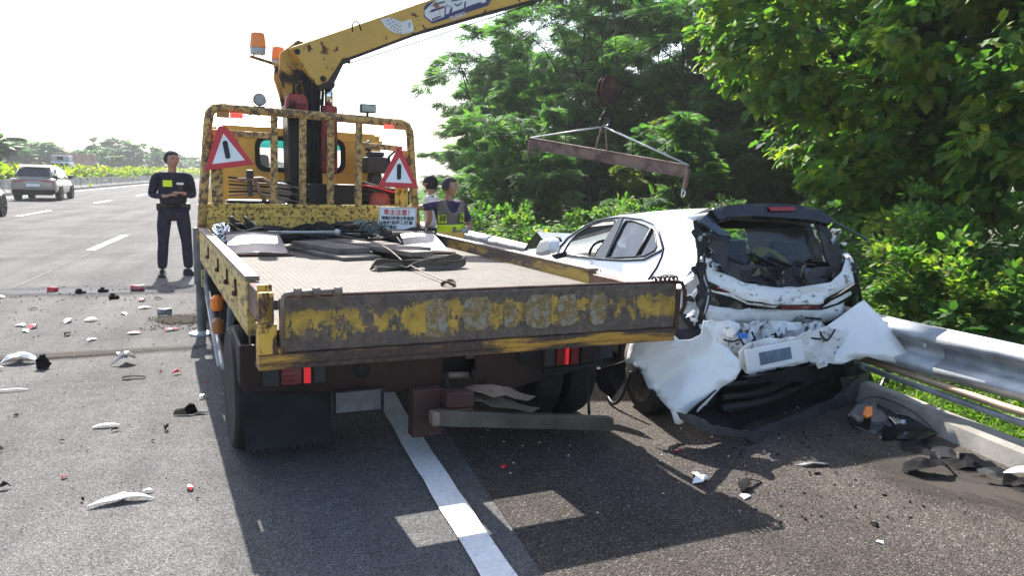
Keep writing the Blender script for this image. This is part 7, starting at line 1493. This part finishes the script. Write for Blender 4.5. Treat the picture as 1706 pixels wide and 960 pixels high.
mb = MB(); mb.prism([(-.10, -.01, 0), (-.02, -.03, 0), (.03, -.02, 0), (.12, -.01, 0), (.05, .02, .0), (.03, .03, .05), (.0, .02, .06), (-.03, .02, .03), (-.09, .02, .02)], (0, .02, .004)); o = mb.build('plastic_splinter', M['black_frag'], None, bevel=.003); dplace(o, -.55, 5.41); tag(o, 'spiky black splinter close to the left side of the truck shadow', 'splinter')
def can(x, y, rz, mat, label, r=.033, L=.12, crushed=False):
    o = empty('drink_can', (x, y, .006+r*1.0), rz, label, 'can'); mb = MB(); k = .82 if crushed else 1
    mb.lathe([(r*.75, -L/2), (r, -L/2+.01), (r*k, 0), (r, L/2-.01), (r*.75, L/2)], (0, 0, 0), 'x', 18); mb.build('can_body', M[mat], o, smooth=True)
    for s_ in (-1, 1): mb = MB(); mb.lathe([(r*.74, s_*L/2), (r*.70, s_*(L/2-.004)), (.002, s_*(L/2-.005))], (0, 0, 0), 'x', 18); mb.build('can_end', M['zinc'], o)
    mb = MB(); mb.box(L/2-.003, L/2, -.008, .008, -.003, .012); mb.build('ring_pull', M['chrome'], o); return o
M['can_red'] = rusty('can_red_print', (.42, .05, .09), (.35, .35, .36), .5, .56, 20, dirt=.2, fine=60)
M['can_grey'] = rusty('can_grey_print', (.30, .31, .32), (.08, .08, .09), .5, .56, 24, dirt=.2, fine=60)
can(-1.72, 11.2, .05, 'can_red', 'red drink can lying in the lane left of the officer shoes', .045, .17, True)
can(-1.165, 9.28, .2, 'can_grey', 'grey drink can lying nearest the truck front wheel', .042, .15, True)
for i, (x, y, lab) in enumerate(((-2.12, 11.15, 'small black chunk left of the red can'), (-2.36, 11.05, 'black knob left of the row of small chunks by the cans'), (-2.72, 11.25, 'red and black chip furthest left in the row by the cans'), (-1.9, 10.6, 'little black crumb below the black chunk'))):
    chunk('plastic_chunk', x, y, .11, .09, .06, 'black_frag' if i != 2 else 'red_frag', lab, 'plastic part', 20+i)
WH = [(-1.31, 8.27), (-1.45, 9.8), (-2.05, 9.0), (-2.32, 8.55), (-2.44, 8.86), (-1.85, 9.05), (-1.64, 8.02), (-1.30, 7.35), (-3.2, 10.8), (-.62, 4.1), (-.5, 5.8), (2.196, 3.661), (2.62, 2.75)]
RD = [(-1.30, 8.30), (-1.0, 8.4), (-2.3, 8.72), (-1.6, 9.45), (-.85, 10.2), (-.75, 6.55), (-1.055, 4.39), (-.42, 4.1), (1.95, 6.9), (2.3, 4.05), (1.2, 4.0), (-1.55, 10.4), (-.5, 6.2)]
BK = [(-1.2, 5.0), (-.95, 5.15), (-.65, 5.1), (-.9, 4.05), (-1.6, 5.6), (-1.3, 4.3), (-.7, 4.9), (2.73, 2.91), (-1.5, 4.9), (-2.6, 9.9), (-1.4, 10.5), (-1.9, 8.3), (3.05, 3.2), (2.9, 3.55)]
def where(x, y):
    v_ = 'near the bottom of the picture' if y < 4.6 else 'halfway up the road' if y < 7.5 else 'further up the road'
    h_ = 'on the shoulder in front of the wreck' if x > 1 else 'close to the truck' if x > -1.1 else 'in the open left lane' if x > -1.9 else 'toward the left edge'
    return h_+', '+v_
SIZES = ['tiny', 'small', 'larger']; SEEN = {}
REF = [('the red drink can', -1.72, 11.2), ('the grey drink can', -1.165, 9.28), ('the crumpled clear sheet', -2.0, 7.15), ('the bent silver fragment', -1.2, 6.97), ('the clear lens fragment', -.74, 3.98), ('the spiky black splinter', -.55, 5.41), ('the white sliver', -1.02, 5.24), ('the black trim shard', 2.36, 3.44), ('the wrecked car', 2.9, 4.4), ('the left mud flap', -.1, 4.5), ('the officer', -1.44, 12.4)]
def CHIPLAB(cl, i, x, y):
    n_, rx, ry = min(REF, key=lambda r: math.hypot(r[1]-x, (r[2]-y)*.7)); dx, dy = x-rx, y-ry
    d_ = ('beyond' if dy > 0 else 'nearer the camera than') if abs(dy) > abs(dx)*1.6 else ('to the left of' if dx < 0 else 'to the right of')
    L0 = '%s %s debris chip %s %s' % (SIZES[i % 3], cl, d_, n_); k = SEEN.get(L0, 0); SEEN[L0] = k+1
    return L0 if not k else L0.replace('debris chip', 'debris chip, %s one' % ['', 'second', 'third', 'fourth'][k])
for cl, L_, m_ in (('white', WH, 'white_frag'), ('red', RD, 'red_frag'), ('black', BK, 'black_frag')):
    for i, (x, y) in enumerate(L_):
        r = .016+.028*(y > 8)+.008*(i % 3); r *= (1 if cl != 'black' else .7)
        curved(cl+'_chip', poly(6, r, 50+i, 1.4, .7), .016+.008*(i % 3), m_, CHIPLAB(cl, i, x, y), 'debris', x, y, i*.7, 60+i, .02, cl+' debris chips on the road')
curved('plastic_shard', poly(6, .05, 90, 1.2, .7), .03, 'white_frag', 'white rectangular shard on the sunlit shoulder below the wreck', 'shard', 2.195, 3.60, .3, 90)
curved('trim_shard', [(-.04, -.03), (.03, -.02), (.05, .02), (.16, .03), (.17, .05), (.04, .05), (-.02, .03)], .035, 'black_frag', 'black trim fragment on the shoulder at the lower right', 'trim fragment', 2.36, 3.44, .2, 91)
curved('glass_chip', poly(5, .03, 92), .015, 'white_frag', 'white chip touching the black trim fragment on the shoulder', 'chip', 2.31, 3.35, .3, 92)
curved('mud_shard', [(-.10, .04), (-.06, .0), (.05, -.03), (.10, -.02), (.04, .01)], .02, 'grey_frag', 'grey scraped shard below the right rear corner of the wreck', 'shard', 2.97, 3.66, .1, 93)
# --- lump of headlight and bumper cover lying along the kerb
hl = empty('torn_headlight', (3.86, 4.15, 0), -.3, 'black torn headlight unit with an amber reflector lying at the kerb', 'headlight')
v_, f_ = sheet([(-.16, .14, .03), (-.06, .22, .10), (.06, .20, .14), (.20, .02, .10), (.26, -.22, .03), (.10, -.30, .02), (-.06, -.16, .02), (-.18, .0, .02)], (), .05, lambda a, b: .03*math.cos(a*9)); mb = MB(); mb.add(v_, f_); mb.build('housing', M['black_gloss'], hl, solid=.02)
mb = MB(); mb.tube(spline([(-.16, .14, .05), (-.04, .24, .13), (.08, .22, .17), (.22, .02, .13), (.28, -.2, .05)], 4), .006, 6); mb.build('housing_edge', M['dark_torn'], hl)
mb = MB(); mb.prism([(-.10, .06, .08), (-.05, .13, .115), (-.01, .12, .12), (-.05, .02, .09), (-.09, .0, .075)], (0, -.01, .015)); mb.build('amber_reflector', M['orange'], hl, bevel=.004)
for k in range(5):
    mb = MB(); x = .03+.018*k; mb.bar((x, -.05-.01*k, .10), (x+.01, -.13+.01*k, .075), .008, .03); mb.build('reflector_rib', M['chrome'], hl, bevel=.002)
bc = empty('torn_bumper_cover', (3.85, 3.45, 0), 0, 'long shredded black bumper cover lying in the gutter along the kerb', 'bumper cover')
rg = random.Random(8)
for k in range(9):
    x0 = -.05+.02*k-(.05 if k % 2 else 0); y0 = .45-.13*k
    P = [(x0-.14*rg.uniform(.6, 1.1), y0+.05, .01), (x0-.02, y0+.13, .06*rg.random()+.02), (x0+.12, y0+.08, .03), (x0+.14, y0-.08, .015), (x0+.02, y0-.14, .05*rg.random()+.01), (x0-.12, y0-.07, .01)]
    v_, f_ = sheet(P, (), .05, crumple(.02, 16, 40+k), .012, 40+k); mb = MB(); mb.add(v_, f_); mb.build('torn_sheet', M[['black_frag', 'cavity', 'trim'][k % 3]], bc, solid=.006)
curved('bent_liner', [(-.14, .02), (-.05, .10), (.02, .04), (.12, -.04), (.15, -.10), (.02, -.09), (-.10, -.06)], .09, 'black_frag', 'bent black liner piece with raised edges below the kerb wreckage', 'liner', 3.52, 3.42, 0, 95)
curved('white_shell', [(-.12, .02), (-.02, .06), (.10, .03), (.15, -.05), (.04, -.03), (-.08, -.02)], .06, 'white_frag', 'white curved shell on the black wreckage at the right edge', 'shell', 3.93, 3.13, -.3, 96, z=.05)
# fine grit nobody could count
def grit(name, n, area, size, mat, seed, pw=1.0):
    rs = np.random.RandomState(seed); x0, x1, y0, y1 = area; x = x0+(x1-x0)*rs.rand(n); y = y0+(y1-y0)*rs.rand(n)**pw; s_ = size*(.4+1.2*rs.rand(n)**2)*(.6+y/9)
    tet = np.array([(-1, -.6, 0), (1, -.5, 0), (0, 1, 0), (0, 0, .9)]); F = np.array([(0, 1, 3), (1, 2, 3), (2, 0, 3)])
    a = rs.rand(n)*6.28; ca_, sa_ = np.cos(a), np.sin(a); st_ = .5+rs.rand(n)
    vx = (tet[None, :, 0]*st_[:, None]*ca_[:, None]-tet[None, :, 1]*sa_[:, None])*s_[:, None]+x[:, None]; vy = (tet[None, :, 0]*st_[:, None]*sa_[:, None]+tet[None, :, 1]*ca_[:, None])*s_[:, None]+y[:, None]; vz = tet[None, :, 2]*s_[:, None]+.009
    V_ = np.stack([vx, vy, vz], 2).reshape(-1, 3); Ff = (F[None]+(np.arange(n)*4)[:, None, None]).reshape(-1, 3)
    me = bpy.data.meshes.new(name); me.from_pydata(V_.tolist(), [], Ff.tolist()); me.materials.append(M[mat]); o = new_obj(name, me); o['kind'] = 'stuff'
grit('black_grit', 900, (-3.4, -.3, 3.2, 11.6), .0045, 'black_frag', 1, 1.1); grit('black_grit', 160, (-3.1, -1.3, 10.3, 11.8), .006, 'black_frag', 2)
grit('white_grit', 260, (-2.8, -.3, 3.2, 11), .0042, 'white_frag', 3); grit('white_grit', 200, (1.2, 3.8, 2.9, 6.5), .005, 'white_frag', 4)
grit('earth_crumbs', 300, (-1.30, -.72, 8.4, 9.3), .006, 'black_frag', 5); grit('red_grit', 40, (-2.6, -.5, 4, 10.5), .006, 'red_frag', 6); grit('black_grit', 300, (2.2, 4.0, 2.9, 4.2), .007, 'black_frag', 7)
# ================================================================ air
def haze():
    mb = MB(); mb.box(-700, 500, -55, 1400, -1.5, 26); m = bpy.data.materials.new('haze_air'); m.use_nodes = True; t = m.node_tree; t.nodes.clear()
    out = t.nodes.new('ShaderNodeOutputMaterial'); v = t.nodes.new('ShaderNodeVolumePrincipled'); v.inputs['Color'].default_value = (.93, .96, 1, 1); v.inputs['Density'].default_value = .0006; v.inputs['Anisotropy'].default_value = .35
    t.links.new(v.outputs[0], out.inputs['Volume']); o = mb.build('haze', m); o['kind'] = 'stuff'
haze()
